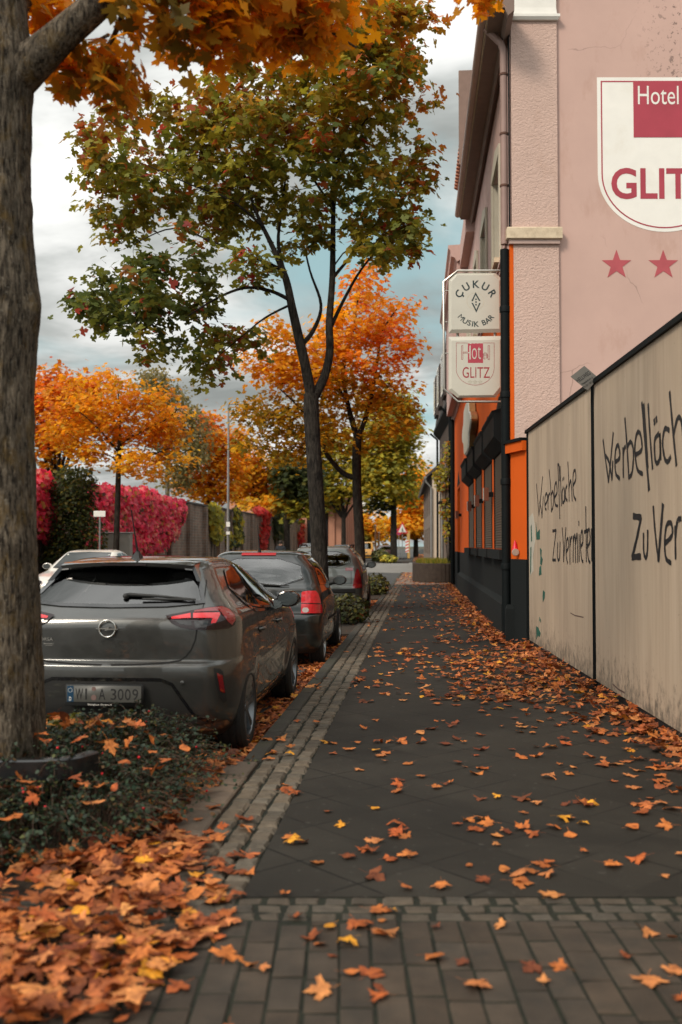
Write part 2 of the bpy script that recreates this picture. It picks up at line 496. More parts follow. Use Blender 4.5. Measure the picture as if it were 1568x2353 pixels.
# cross band of setts in front of the brick paving
mb = MB()
ux = cam2w(1, 0); uz = cam2w(0, 1)
for r in range(3):
    x = -1.55 + rnd.uniform(0, .05)
    while x < 3.3:
        l = rnd.uniform(.085, .14)
        stone(mb, cam2w(x + l / 2, 3.885 + r * .085 + rnd.uniform(-.005, .005), rnd.uniform(-.003, .003)), ux, .077, l - .012, .05, rnd, .010, .008)
        x += l
structure('sett_band', mb, mat('worn dark sett', (.066, .053, .039), .8, var=.35, vscale=14, bmp=.6, bscale=90, tint=True, dirt=(9, (.025, .022, .016), .6)))
# brick paving, running bond along the view
mb = MB()
for k in range(-34, 30):
    x = k * .113 + .05; z = .35 + rnd.uniform(-.1, .1) + (.116 if k % 2 else 0)
    while z < 3.84:
        l = .232
        z1 = min(z + l, 3.845)
        if z1 - z > .05:
            stone(mb, cam2w(x + rnd.uniform(-.002, .002), (z + z1) / 2, rnd.uniform(-.002, .002)), uz, .102, z1 - z - .015, .05, rnd, .004, .002)
        z = z1
        if z >= 3.84: break
structure('brick_paving', mb, M_BRICKPAVE)
q = [cam2w(-3.65, .2), cam2w(3.4, .2), cam2w(3.4, 4.11), cam2w(-1.6, 4.11), cam2w(-1.6, 3.95), cam2w(-3.65, 3.95)]
mb = MB(); mb.hexa([V((p.x, p.y, -.3)) for p in q], [V((p.x, p.y, -.005)) for p in q])
structure('paving_bed', mb, M_JOINT)
# kerb stones and the edging slabs of the tree pit
mb = MB(); y = 6.62
while y < 52:
    stone(mb, V((-1.148, y + .5, .002)), (0, 1, 0), .126, .988, .32, rnd, .012, .002); y += 1.0
structure('kerb', mb, M_KERB)
mb = MB(); y = 3.72
while y < 6.5:
    stone(mb, V((-1.215, y + .2, rnd.uniform(0, .006))), (0, 1, 0), .235, .392, .3, rnd, .010, .003); y += .405
structure('edging_slabs', mb, M_EDGE)
mb = MB(); y = -20.0
while y < 200:
    stone(mb, V((-9.475, y + 1, .002)), (0, 1, 0), .14, 1.988, .3, rnd, .012, .002); y += 2.0
structure('opposite_kerb', mb, M_KERB)
# ================================================================== hotel: street front and gable
A0 = P(1176, 1470, 15.0); A0 = V((A0.x, A0.y, 0))             # corner of street front and gable, on the ground
FD = V((-.0092, 1, 0)).normalized()                            # along the street front
FO = V((-FD.y, FD.x, 0))                                       # out of the front, over the pavement
GD = V((cos(TH), sin(TH), 0))                                  # along the gable
GO = V((GD.y, -GD.x, 0))                                       # out of the gable, towards the camera
def FR(y, z, out=0.0): return A0 + FD * y + FO * out + V((0, 0, z))
def GB(s, z, out=0.0): return A0 + GD * s + GO * out + V((0, 0, z))
def on_gable(u, v, out=0.0):
    p = on_plane(u, v, A0 + GO * out, GO); d = p - A0
    return d.dot(GD), p.z
def fbox(mb, y0, y1, z0, z1, o0, o1):
    mb.hexa([FR(y0, z0, o0), FR(y1, z0, o0), FR(y1, z0, o1), FR(y0, z0, o1)], [FR(y0, z1, o0), FR(y1, z1, o0), FR(y1, z1, o1), FR(y0, z1, o1)])
def gbox(mb, s0, s1, z0, z1, o0, o1):
    mb.hexa([GB(s0, z0, o0), GB(s1, z0, o0), GB(s1, z0, o1), GB(s0, z0, o1)], [GB(s0, z1, o0), GB(s1, z1, o0), GB(s1, z1, o1), GB(s0, z1, o1)])

def wall_holes(mb, a0, a1, b0, b1, holes, pt, depth):
    """flat wall in (a,b) with rectangular holes; reveals run `depth` back"""
    xs = sorted({a0, a1, *[h[0] for h in holes], *[h[1] for h in holes]}); ys = sorted({b0, b1, *[h[2] for h in holes], *[h[3] for h in holes]})
    for i in range(len(xs) - 1):
        for j in range(len(ys) - 1):
            cx, cy = (xs[i] + xs[i + 1]) / 2, (ys[j] + ys[j + 1]) / 2
            if any(h[0] < cx < h[1] and h[2] < cy < h[3] for h in holes): continue
            mb.quad(pt(xs[i], ys[j], 0), pt(xs[i + 1], ys[j], 0), pt(xs[i + 1], ys[j + 1], 0), pt(xs[i], ys[j + 1], 0))
    for x0, x1, y0, y1 in holes:
        for p, q in (((x0, y0), (x1, y0)), ((x1, y0), (x1, y1)), ((x1, y1), (x0, y1)), ((x0, y1), (x0, y0))):
            mb.quad(pt(*p, 0), pt(*q, 0), pt(*q, -depth), pt(*p, -depth))

def plaster(name, col, coarse=0.0, stains=True, cracks=False):
    m, nt, b = nodes(name); co = coords(nt)
    c = ramp(nt, noise(nt, co, .9, 6, .6), [(.3, tuple(x * .93 for x in col)), (.7, tuple(min(1, x * 1.05) for x in col))])
    if stains:
        f = ramp(nt, noise(nt, coords(nt, (1.1, 1.1, .5)), 1.6, 7, .68), [(.54, (0, 0, 0)), (.74, (1, 1, 1))])
        c = mix(nt, math_(nt, 'MULTIPLY', f, .62), c, tuple(x * y for x, y in zip(col, (.76, .68, .60))))
    if cracks:
        vo = nt.nodes.new('ShaderNodeTexVoronoi'); vo.feature = 'DISTANCE_TO_EDGE'; vo.inputs['Scale'].default_value = .42
        wob = nt.nodes.new('ShaderNodeTexNoise'); wob.inputs['Scale'].default_value = 2.5; wob.inputs['Detail'].default_value = 5
        nt.links.new(co, wob.inputs['Vector'])
        nt.links.new(mix(nt, .22, co, wob.outputs['Color'], 'ADD'), vo.inputs['Vector'])
        ln = math_(nt, 'LESS_THAN', vo.outputs['Distance'], .0022)
        ln = math_(nt, 'MULTIPLY', ln, ramp(nt, noise(nt, co, .7, 2), [(.50, (0, 0, 0)), (.58, (1, 1, 1))]))
        c = mix(nt, math_(nt, 'MULTIPLY', ln, .6), c, tuple(x * .5 for x in col))
        # sooty speckle climbing the upper right of the gable, left by an old creeper
        sp = ramp(nt, noise(nt, co, 11, 3, .7), [(.57, (0, 0, 0)), (.62, (1, 1, 1))])
        tc = nt.nodes.new('ShaderNodeTexCoord'); sx = nt.nodes.new('ShaderNodeSeparateXYZ'); nt.links.new(tc.outputs['Object'], sx.inputs[0])
        reg = math_(nt, 'MULTIPLY', math_(nt, 'GREATER_THAN', sx.outputs['Z'], 7.9), ramp(nt, math_(nt, 'MULTIPLY', sx.outputs['X'], .1), [(.19, (0, 0, 0)), (.27, (1, 1, 1))]))
        c = mix(nt, math_(nt, 'MULTIPLY', math_(nt, 'MULTIPLY', sp, reg), .75), c, (.05, .04, .035))
    nt.links.new(c, b.inputs['Base Color']); b.inputs['Roughness'].default_value = .9; b.inputs['Specular IOR Level'].default_value = .2
    if coarse:
        bump(nt, b, noise(nt, coords(nt, (1, 1, 1.25), (0, .5, 0)), 26, 3, .6, .6), coarse, .022)
    else: bump(nt, b, noise(nt, co, 9, 5, .6), .12, .01)
    return m

PINK = (.54, .365, .315)
M_GABLE = plaster('smooth pink render', PINK, cracks=True)
M_STUCCO = plaster('coarse pink stucco', (.57, .405, .345), coarse=.9)
M_FRONTPINK = plaster('front pink render', (.52, .36, .325))  # slightly darker, cooler pink for the street front
M_ORANGE = plaster('orange painted render', (.62, .098, .008), stains=True)
M_PLINTH = plaster('charcoal plinth paint', (.0095, .0120, .0125), stains=False)
M_CREAM = mat('cream stone trim', (.60, .49, .35), .8, var=.15, vscale=8, bmp=.2, bscale=40, dirt=(9, (.25, .17, .10), .5))
M_DARKMETAL = mat('anthracite painted metal', (.0042, .0062, .0068), .62, var=.2, vscale=8, spec=.12)
M_BLACK = mat('black rubber', (.012, .012, .012), .7, var=.1)
M_GUTTER = mat('pinkish zinc', (.42, .30, .26), .5, var=.12, vscale=3)
M_SOFFIT = mat('brown painted soffit', (.20, .14, .115), .8, var=.1)
M_TILE = mat('red roof tile', (.33, .13, .075), .8, var=.35, vscale=4, bmp=.3)
M_DARKTILE = mat('dark roof tile', (.07, .055, .05), .8, var=.3, vscale=4, bmp=.3)
M_WINGLASS, _nt, _b = nodes('window glass'); _b.inputs['Base Color'].default_value = (.015, .02, .022, 1); _b.inputs['Roughness'].default_value = .06; _b.inputs['Specular IOR Level'].default_value = .6
M_STEEL = mat('brushed steel', (.50, .47, .42), .32, metal=.9, var=.1)
M_WHITE = mat('white paint', (.74, .72, .67), .6, var=.05)
M_REDPAINT = mat('crimson paint', (.38, .050, .075), .75, var=.1, vscale=3)

hotel = thing('hotel', 'pink corner hotel with orange ground floor and a shield painted on its gable', 'building', (A0.x, A0.y, 0))
FL = 21.0                                                       # length of the street front
LEDGE = 6.02
wins = [(.70, 3.05), (3.60, 5.65), (6.45, 8.5), (9.4, 11.6)]
door = (17.0, 18.8)
SILL = 1.36; BOXB = 2.98; BOXT = 3.52
# orange ground floor
mb = MB(); wall_holes(mb, .0, FL, 1.20, LEDGE - .04, [(max(a, .15), b, SILL, BOXB + .1) for a, b in wins] + [(door[0], door[1], 1.20, 3.3)], lambda a, b, d: FR(a, b, d), .22)
mb.quad(FR(FL, 1.2, 0), FR(FL, LEDGE - .04, 0), FR(FL, LEDGE - .04, -9), FR(FL, 1.2, -9))
mb.build('ground_floor_wall', M_ORANGE, hotel, world=True)
# plinth with its projecting course
mb = MB(); fbox(mb, .0, 17.0, 0, 1.20, -.3, .012); fbox(mb, 18.8, FL, 0, 1.20, -.3, .012); mb.build('plinth', M_PLINTH, hotel, world=True)
mb = MB(); mb.loft([[FR(y, z, o) for z, o in ((-.02, .014), (-.02, .10), (.50, .10), (.58, .014))] for y in (.55, 16.9)])
mb.build('plinth_course', M_PLINTH, hotel, world=True)
def slats(mb, y0, y1, z0, z1, out, pitch=.045):
    z = z0
    prof = []
    while z < z1:
        prof += [(z, 0.0), (z + pitch * .35, .010), (z + pitch * .8, .010), (z + pitch * .98, 0.0)]
        z += pitch
    a = [FR(y0, zz, out + o) for zz, o in prof]; b_ = [FR(y1, zz, out + o) for zz, o in prof]
    n = len(a); mb.add(a + b_, [(i, n + i, n + i + 1, i + 1) for i in range(n - 1)])
M_SHUTTER = mat('grey brown shutter slats', (.095, .076, .056), .42, var=.15, vscale=3, spec=.5)
for a, b in wins:
    a0 = max(a, .16)
    mb = MB(); slats(mb, a0 + .05, b - .05, SILL + .0, BOXB + .09, -.012)
    mb.build('roller_shutter', M_SHUTTER, hotel, world=True, smooth=25)
    for y0, y1 in ((a0, a0 + .05), (b - .05, b)):
        mb = MB(); fbox(mb, y0, y1, SILL, BOXB + .1, -.03, .012); mb.build('shutter_rail', M_DARKMETAL, hotel, world=True)
    # roller box with a chamfered underside and small pitched lid
    mb = MB()
    prof = [(BOXB, -.05), (BOXB, .03), (BOXB + .16, .20), (BOXT - .05, .20), (BOXT, .23), (BOXT + .03, .23), (BOXT + .10, -.05)]
    mb.loft([[FR(y, z, o) for z, o in prof] for y in (a0 - .04, b + .04)])
    mb.build('shutter_box', M_DARKMETAL, hotel, world=True)
    mb = MB(); fbox(mb, a0 - .12, b + .12, 1.20, SILL - .004, -.10, .13); mb.build('window_sill', M_PLINTH, hotel, world=True)
    # painted dark triangle over the box
    mb = MB(); c = (a0 + b) / 2
    t = [(a0 + .05, BOXT + .14), (b + .2, BOXT + .10), (c + .1, BOXT + .46)]
    mb.hexa([FR(y, z, -.002) for y, z in t], [FR(y, z, .006) for y, z in t]); mb.build('painted_triangle', M_DARKMETAL, hotel, world=True)
mb = MB(); fbox(mb, door[0], door[1], .02, 3.28, -.24, -.18)
mb.build('door', mat('dark door', (.02, .02, .02), .4), hotel, world=True)
t = [(door[0] - .1, 3.4), (door[1] + .1, 3.4), (sum(door) / 2, 3.85)]
mb = MB(); mb.hexa([FR(y, z, -.002) for y, z in t], [FR(y, z, .006) for y, z in t]); mb.build('painted_triangle', M_DARKMETAL, hotel, world=True)
# pink upper floor, deep window reveals with cream surrounds
uw = [(1.55, 3.0), (4.7, 6.1), (7.6, 8.7), (10.5, 11.8), (15.6, 16.8)]
mb = MB(); wall_holes(mb, .0, FL, LEDGE - .04, 9.57, [(a, b, 6.35, 8.0) for a, b in uw], lambda a, b, d: FR(a, b, d - .012), .30)
mb.quad(FR(FL, LEDGE - .04, -.012), FR(FL, 9.2, -.012), FR(FL, 9.2, -9), FR(FL, LEDGE - .04, -9))
mb.build('upper_wall', M_FRONTPINK, hotel, world=True)
for a, b in uw:
    mb = MB()
    for p in ([(a - .14, 6.2), (a, 6.2), (a, 8.0), (a - .14, 8.0)], [(b, 6.2), (b + .14, 6.2), (b + .14, 8.0), (b, 8.0)], [(a - .14, 8.0), (b + .14, 8.0), (b + .14, 8.13), ((a + b) / 2, 8.33), (a - .14, 8.13)]):
        mb.hexa([FR(y, z, -.006) for y, z in p], [FR(y, z, .035) for y, z in p])
    fbox(mb, a + .002, a + .02, 6.35, 8.0, -.29, -.01); fbox(mb, b - .02, b - .002, 6.35, 8.0, -.29, -.01)
    mb.build('window_surround', mat('pale stone surround', (.50, .46, .37), .85, var=.08), hotel, world=True)
    mb = MB(); fbox(mb, a - .18, b + .18, 6.12, 6.2, -.01, .12); mb.build('window_sill', M_CREAM, hotel, world=True)
    mb = MB(); fbox(mb, a + .02, b - .02, 6.35, 8.0, -.30, -.26); w = mb.build('window', M_WINGLASS, hotel, world=True)
    mb = MB()
    for y0, y1, z0, z1 in ((a + .02, a + .09, 6.35, 8.0), (b - .09, b - .02, 6.35, 8.0), (a + .09, b - .09, 6.35, 6.42), (a + .09, b - .09, 7.93, 8.0), ((a + b) / 2 - .03, (a + b) / 2 + .03, 6.42, 7.93)):
        fbox(mb, y0, y1, z0, z1, -.258, -.225)
    mb.build('frame', M_WHITE, w, world=True)
# string course along the front and round the pilaster
mb = MB(); fbox(mb, .0, FL, LEDGE - .02, LEDGE + .03, -.05, .06); fbox(mb, 0, FL, LEDGE - .10, LEDGE - .02, -.05, .03)
mb.build('string_course', M_FRONTPINK, hotel, world=True)
# eaves: soffit, moulding, fascia gutter over the first bay
EY0, EY1 = -.75, 8.75
EH = .64
mb = MB(); mb.loft([[FR(y, z + EH, o) for z, o in ((8.58, -.02), (8.50, .07), (8.56, .10), (8.62, .12), (8.62, .33), (8.80, .33), (8.9, -.02))] for y in (EY0, EY1)])
mb.build('soffit', M_SOFFIT, hotel, world=True)
mb = MB(); mb.tube([FR(EY0 - .05, 8.78 + EH, .39), FR(EY1 + .05, 8.76 + EH, .39)], .075, 14); mb.build('gutter', M_GUTTER, hotel, world=True, smooth=40)
mb = MB(); mb.loft([[FR(y, z + EH, o) for z, o in ((8.66, .332), (8.90, .332), (8.90, .35), (8.66, .35))] for y in (EY0, EY1)])
mb.build('fascia', M_CREAM, hotel, world=True)
# main roof
mb = MB(); mb.loft([[FR(y, z, o) for z, o in ((9.50, .42), (9.59, .42), (14.3, -5.4), (9.6, -11.2), (9.5, -11.2), (14.1, -5.4))] for y in (-.05, 8.75)])
mb.build('roof', M_TILE, hotel, world=True)
# taller tiled bay further along, then a corniced bay
mb = MB(); fbox(mb, 8.9, 12.0, 9.6, 12.2, -4, .10); fbox(mb, 8.85, 12.0, 9.0, 9.6, -4, .20); mb.build('attic_bay', M_FRONTPINK, hotel, world=True)
mb = MB()
for y in np.arange(8.95, 12.3, .24):
    mb.tube([FR(y, 11.2, .26), FR(y, 12.7, -.25), FR(y, 13.9, -1.9)], .10, 8)
mb.build('bay_roof', M_TILE, hotel, world=True, smooth=40)
mb = MB(); fbox(mb, 8.72, 8.82, 10.6, 12.9, -.4, .36); mb.build('verge_board', M_SOFFIT, hotel, world=True)
mb = MB(); fbox(mb, 12.0, FL - .02, LEDGE + .05, 9.3, -4, .28); mb.build('corniced_bay', M_FRONTPINK, hotel, world=True)
mb = MB(); mb.loft([[FR(y, z, o) for z, o in ((9.15, .281), (9.25, .34), (9.3, .44), (9.46, .46), (9.52, .52), (9.60, .52), (9.62, .0), (9.3, .0))] for y in (11.9, FL + .1)])
mb.build('cornice', M_FRONTPINK, hotel, world=True)
# gable wall with its rough pilaster, ledge and capital
GW, RZ = 11.6, 14.1
mb = MB(); mb.poly([GB(0, 0), GB(GW, 0), GB(GW, 9.5), GB(GW / 2, RZ), GB(0, 9.5)])
mb.quad(GB(GW, 0), GB(GW, 0) + FD * FL, GB(GW, 9.5) + FD * FL, GB(GW, 9.5))
mb.build('gable_wall', M_GABLE, hotel, world=True)
s1, _ = on_gable(1283, 600)
mb = MB(); gbox(mb, .055, s1, 0.9, LEDGE + .04, .002, .05); gbox(mb, .03, s1 - .01, LEDGE + .21, 9.60, .002, .055)
mb.build('pilaster', M_STUCCO, hotel, world=True)
mb = MB(); gbox(mb, -.004, .053, 1.22, LEDGE - .02, .002, .045); mb.build('painted_edge', M_ORANGE, hotel, world=True)
mb = MB(); gbox(mb, .0, s1, 0, .9, .002, .06); mb.build('gable_plinth', M_PLINTH, hotel, world=True)
mb = MB()
mb.loft([[GB(a, z, o) for a, o in ((-.06 + k, .0), (-.06 + k, .14 - k), (s1 + .04 - k, .14 - k), (s1 + .04 - k, .0))] for z, k in ((LEDGE + .02, .03), (LEDGE + .035, 0), (LEDGE + .19, 0), (LEDGE + .205, .012))])
mb.build('ledge', M_CREAM, hotel, world=True)
mb = MB(); gbox(mb, -.02, s1 + .01, LEDGE - .04, LEDGE + .018, .0, .10); mb.build('ledge_moulding', M_GUTTER, hotel, world=True)
mb = MB()
mb.loft([[GB(a, z, o) for a, o in ((-.02 - k, .0), (-.02 - k, .10 + k), (s1 + .0 + k, .10 + k), (s1 + .0 + k, .0))] for z, k in ((9.42, .0), (9.46, .03), (9.50, .03), (9.52, -.01), (9.62, -.02), (9.95, -.02), (9.97, .05), (10.2, .05))])
mb.build('capital', M_WHITE, hotel, world=True)
# rainwater pipe with collars, pink above the ledge and anthracite below
px = V((0, 0, 0))
pipe = A0 + FO * .075 + GO * .02 + FD * .03
mb = MB(); mb.tube([pipe + FO * .26 + V((0, 0, 9.36)), pipe + FO * .22 + V((0, 0, 9.30)), pipe + FO * .04 + V((0, 0, 9.12)), pipe + V((0, 0, 9.0)), pipe + V((0, 0, LEDGE - .02))], .056, 16)
dp = mb.build('downpipe', mat('dull pink pipe paint', (.27, .175, .15), .55, var=.15, vscale=3), hotel, world=True, smooth=40)
mb = MB(); mb.tube([pipe + V((0, 0, LEDGE - .10)), pipe + V((0, 0, 0))], .066, 16)
for z in (5.0, 2.38, 1.10, 3.7): mb.lathe([(.066, -.045), (.080, -.04), (.080, .03), (.074, .05), (.066, .055)], pipe + V((0, 0, z)), (0, 0, 1), 16)
dpl = mb.build('downpipe', M_DARKMETAL, hotel, world=True, smooth=40)
for z in (8.62, 6.9, 7.7):
    mb = MB(); mb.lathe([(.059, -.02), (.066, -.015), (.066, .015), (.059, .02)], pipe + V((0, 0, z)), (0, 0, 1), 16); mb.build('pipe_clip', mat('rusty clip', (.10, .045, .03), .8), dp, world=True)
for o, nm in ((.03, 'cable'), (.055, 'cable')):
    mb = MB(); mb.tube([GB(-.004, 9.6, o), GB(-.004, LEDGE + .2, o)], .010, 6); mb.build(nm, M_DARKMETAL, hotel, world=True)
pf = FR(FL - .1, 0, .09)
mb = MB(); mb.tube([pf, pf + V((0, 0, 5.95))], .075, 14); mb.build('downpipe', M_DARKMETAL, hotel, world=True, smooth=40)
# small stub that guards the foot of the pipe
mb = MB(); g0 = A0 + FO * .05 + GO * .14
mb.loft([[g0 + V((x * k, y * k, z)) for x, y in ((-.06, -.06), (.07, -.06), (.07, .06), (-.06, .06))] for z, k in ((0, 1), (.48, 1), (.54, .6))])
mb.build('pipe_guard', M_PLINTH, hotel, world=True)
mb = MB(); gbox(mb, .02, .09, 1.02, 1.24, .06, .10); mb.build('junction_box', M_DARKMETAL, hotel, world=True)

# painted shield on the gable: geometry 3-6 mm proud of the render
def gpoly(mb, pts, o0, o1): mb.hexa([GB(s, z, o0) for s, z in pts], [GB(s, z, o1) for s, z in pts])
def gpx(pts): return [on_gable(u, v) for u, v in pts]
sc_, zt = on_gable(1524, 178); sl, _ = on_gable(1372, 178); _, zb = on_gable(1524, 533)
hw = sc_ - sl; zk = on_gable(1380, 385)[1]
def shield(k):
    w = hw - k; top = zt - k; pts = [(sc_ - w, top)]
    for i in range(0, 33):
        a = pi * i / 32; pts.append((sc_ - w * cos(a), zk - .10 - (zk - .10 - zb - k) * sin(a)))
    return pts + [(sc_ + w, top)]
wall_sign = 'painted_shield'
mb = MB(); gpoly(mb, shield(0), .001, .004); sh = mb.build('painted_shield', mat('chalky white paint', (.80, .78, .73), .8, var=.04, vscale=5, dirt=(2.5, (.55, .50, .42), .35)), hotel, world=True)
mb = MB(); o, i_ = shield(.055), shield(.075); n = len(o)
mb.add([GB(s, z, .0065) for s, z in o + i_], [(k, (k + 1) % n, n + (k + 1) % n, n + k) for k in range(n)])
mb.build('border_line', M_REDPAINT, sh, world=True)
r0 = on_gable(1455, 187); r1 = on_gable(1455, 316)
mb = MB(); gpoly(mb, [(r0[0], r0[1]), (2 * sc_ - r0[0], r0[1]), (2 * sc_ - r0[0], r1[1]), (r0[0], r1[1])], .003, .0085); mb.build('red_square', M_REDPAINT, sh, world=True)
def gtext(s, u0, u1, v0, v1, m, out, weight=0.0, name='lettering'):
    a = on_gable(u0, v1); b_ = on_gable(u1, v0)
    mb = MB(); add_text(mb, s, 1.0, GB((a[0] + b_[0]) / 2, a[1], out), GD, (0, 0, 1), weight, fit=(b_[0] - a[0], b_[1] - a[1]))
    return mb.build(name, m, sh, world=True, fix=False)
gtext('Hotel', 1466, 1559, 198, 240, M_WHITE, .010, .0)
gtext('GLITZ', 1405, 1643, 386, 455, M_REDPAINT, .0068, .022)
def star(c, r, pt, out):
    return [pt(c[0] + (r if k % 2 == 0 else r * .40) * sin(pi * k / 5), c[1] + (r if k % 2 == 0 else r * .40) * cos(pi * k / 5), out) for k in range(10)]
for u in (1417, 1524.5, 1632):
    c = on_gable(u, 609); mb = MB(); q = star(c, .235, GB, .001); mb.hexa(q, [p + GO * .004 for p in q])
    mb.build('painted_star', mat('faded crimson paint', (.42, .085, .10), .85, var=.12, vscale=4), hotel, world=True)

# orange stub wall that closes the gap to the hoarding
F0 = P(1216, 1480, 14.35); F0 = V((F0.x, F0.y, 0)); F1 = P(1568, 1704, 7.24); F1 = V((F1.x, F1.y, 0))
HD = (F1 - F0).normalized(); HO = V((HD.y, -HD.x, 0));
if HO.x > 0: HO = -HO
sa = A0 + GO * .07 + FO * -.02; sbv = F0 + V((.01, .03, 0)); sdv = (sbv - sa).normalized(); sov = V((sdv.y, -sdv.x, 0))
if sov.x > 0: sov = -sov
stub = thing('stub_wall', 'short orange wall with charcoal foot closing the gap between hotel corner and hoarding', 'wall', sa)
def sbox(mb, z0, z1, o0, o1, e=0.0):
    a, b = sa - sdv * e, sbv
    mb.hexa([a + sov * o0 + V((0, 0, z0)), b + sov * o0 + V((0, 0, z0)), b + sov * o1 + V((0, 0, z0)), a + sov * o1 + V((0, 0, z0))], [a + sov * o0 + V((0, 0, z1)), b + sov * o0 + V((0, 0, z1)), b + sov * o1 + V((0, 0, z1)), a + sov * o1 + V((0, 0, z1))])
mb = MB(); sbox(mb, 1.22, 2.80, -.2, .03); mb.build('wall', M_ORANGE, stub, world=True)
mb = MB(); sbox(mb, 0, 1.218, -.2, .045); mb.build('plinth', M_PLINTH, stub, world=True)
mb = MB(); sbox(mb, 2.80, 2.94, -.22, .10, .05); mb.build('coping', M_ORANGE, stub, world=True)
mb = MB(); sbox(mb, 2.942, 2.985, -.24, .13, .07); mb.build('coping_cover', M_DARKMETAL, stub, world=True)
lantern = thing('red_lantern', 'small red reflector lamp hanging on the orange stub wall beside the pipe', 'lamp', P(1184, 1255, 14.7))
c = P(1184, 1262, 14.7)
mb = MB(); mb.lathe([(.010, .13), (.02, .09), (.04, .02), (.05, -.02)], c, (0, 0, 1), 14, True); mb.build('shade', mat('red plastic', (.60, .01, .03), .3), lantern, world=True, smooth=40)
mb = MB(); mb.lathe([(.01, .0), (.048, .0), (.055, .014), (.048, .028), (.01, .028)], c + V((0, -.06, -.045)), (0, -1, 0), 16, True); mb.build('reflector', mat('dull glass disc', (.34, .25, .20), .2), lantern, world=True, smooth=40)

# ------------------------------------------------------------------ wall lamps, light box, projecting sign
M_RUST = mat('rust brown lamp metal', (.14, .045, .022), .5, var=.2)
for k, y in enumerate((3.32, 6.05, 8.95, 15.9)):
    t = thing('wall_lamp', ['boxy wall lamp on the orange pier just past the hotel corner pipe', 'boxy wall lamp on the second orange pier from the hotel corner', 'boxy wall lamp on the third orange pier from the hotel corner', 'boxy wall lamp beside the dark hotel door'][k], 'wall lamp', FR(y, 2.3, 0), group='box lamps along the orange front')
    mb = MB(); fbox(mb, y - .07, y + .07, 2.24, 2.48, .09, .18); mb.build('lamp_body', M_RUST, t, world=True)
    mb = MB(); fbox(mb, y - .04, y + .04, 2.31, 2.40, .0, .09); mb.build('bracket', M_DARKMETAL, t, world=True)
    mb = MB(); fbox(mb, y - .065, y + .065, 2.245, 2.475, .181, .19); mb.build('diffuser', mat('pale lamp glass', (.45, .42, .38), .3), t, world=True)

M_ACRYL = mat('aged white acrylic', (.50, .48, .41), .28, var=.05, vscale=3, spec=.5)
lb = thing('light_box', 'white acrylic cartouche light box with gilt sides fixed high on the orange front', 'sign', FR(9.2, 4.2, 0))
pts = []
for i in range(49):
    a = 2 * pi * i / 48; y = 1.95 * cos(a); z = .34 * sin(a)
    if abs(cos(a)) < .55: z = math.copysign(.52 + .10 * sqrt(1 - min(1, abs(cos(a)) / .55) ** 2), z)
    pts.append((9.3 + y, 4.27 + z))
mb = MB(); mb.hexa([FR(y, z, .03) for y, z in pts], [FR(y, z, .17) for y, z in pts]); mb.build('housing', mat('gilt metal', (.55, .33, .14), .3, metal=.8), lb, world=True)
mb = MB(); mb.hexa([FR(y, z, .17) for y, z in pts], [FR(9.3 + (y - 9.3) * .97, 4.27 + (z - 4.27) * .94, .20) for y, z in pts]); mb.build('face', M_ACRYL, lb, world=True)

ZS = 15.75
def SP(u, v, out=0.0):                                          # the projecting sign hangs square to the street front
    p = on_plane(u, v, A0 + FD * .62 - FD * out, FD); return p
ps = thing('projecting_sign', 'double light box sign in a steel frame jutting out over the pavement', 'sign', SP(1160, 925))
fr = [(1172, 622), (1052, 622), (1020, 647), (1020, 893), (1053, 923), (1174, 923)]
mb = MB()
for dd in (.10, -.10):
    mb.tube([SP(u, v, dd) for u, v in fr], .018, 8)
for u, v in ((1052, 622), (1020, 647), (1020, 893), (1053, 923)): mb.tube([SP(u, v, .10), SP(u, v, -.10)], .012, 6)
mb.build('frame', M_STEEL, ps, world=True, smooth=35)
mb = MB()
for v in (668, 722, 757, 793, 840, 880):
    mb.tube([SP(1150, v), SP(1180, v)], .012, 6); 
for v in (668, 740, 812): mb.tube([SP(1020, v), SP(1033, v)], .008, 6)
mb.tube([SP(1015, 669), SP(1024, 669)], .006, 6)
for u in (1052, 1138): mb.tube([SP(u, 763), SP(u, 776)], .022, 8)
mb.build('bracket', M_STEEL, ps, world=True)
def panel(name, outer, inset, label):
    c = (sum(p[0] for p in outer) / len(outer), sum(p[1] for p in outer) / len(outer))
    w = max(p[0] for p in outer) - min(p[0] for p in outer); h = max(p[1] for p in outer) - min(p[1] for p in outer)
    inn = [(c[0] + (u - c[0]) * (1 - 2 * inset / w), c[1] + (v - c[1]) * (1 - 2 * inset / h)) for u, v in outer]
    mb = MB()
    mb.loft([[SP(u, v, -.12) for u, v in inn], [SP(u, v, -.085) for u, v in outer], [SP(u, v, .085) for u, v in outer], [SP(u, v, .12) for u, v in inn]])
    return mb.build(name, M_ACRYL, ps, world=True)
up_ = panel('upper_panel', [(1046, 627), (1138, 627), (1154, 641), (1155, 764), (1031, 766), (1031, 643)], 7, '')
lw_ = panel('lower_panel', [(1031, 774), (1156, 772), (1156, 893), (1139, 913), (1052, 914), (1031, 896)], 7, '')
SR = (SP(1150, 700) - SP(1040, 700)).normalized(); SU = V((0, 0, 1))
M_INK = mat('dark teal ink', (.012, .028, .030), .5, var=.05)
kpx = (SP(1150, 700) - SP(1040, 700)).length / 110.0            # metres per picture unit on the sign
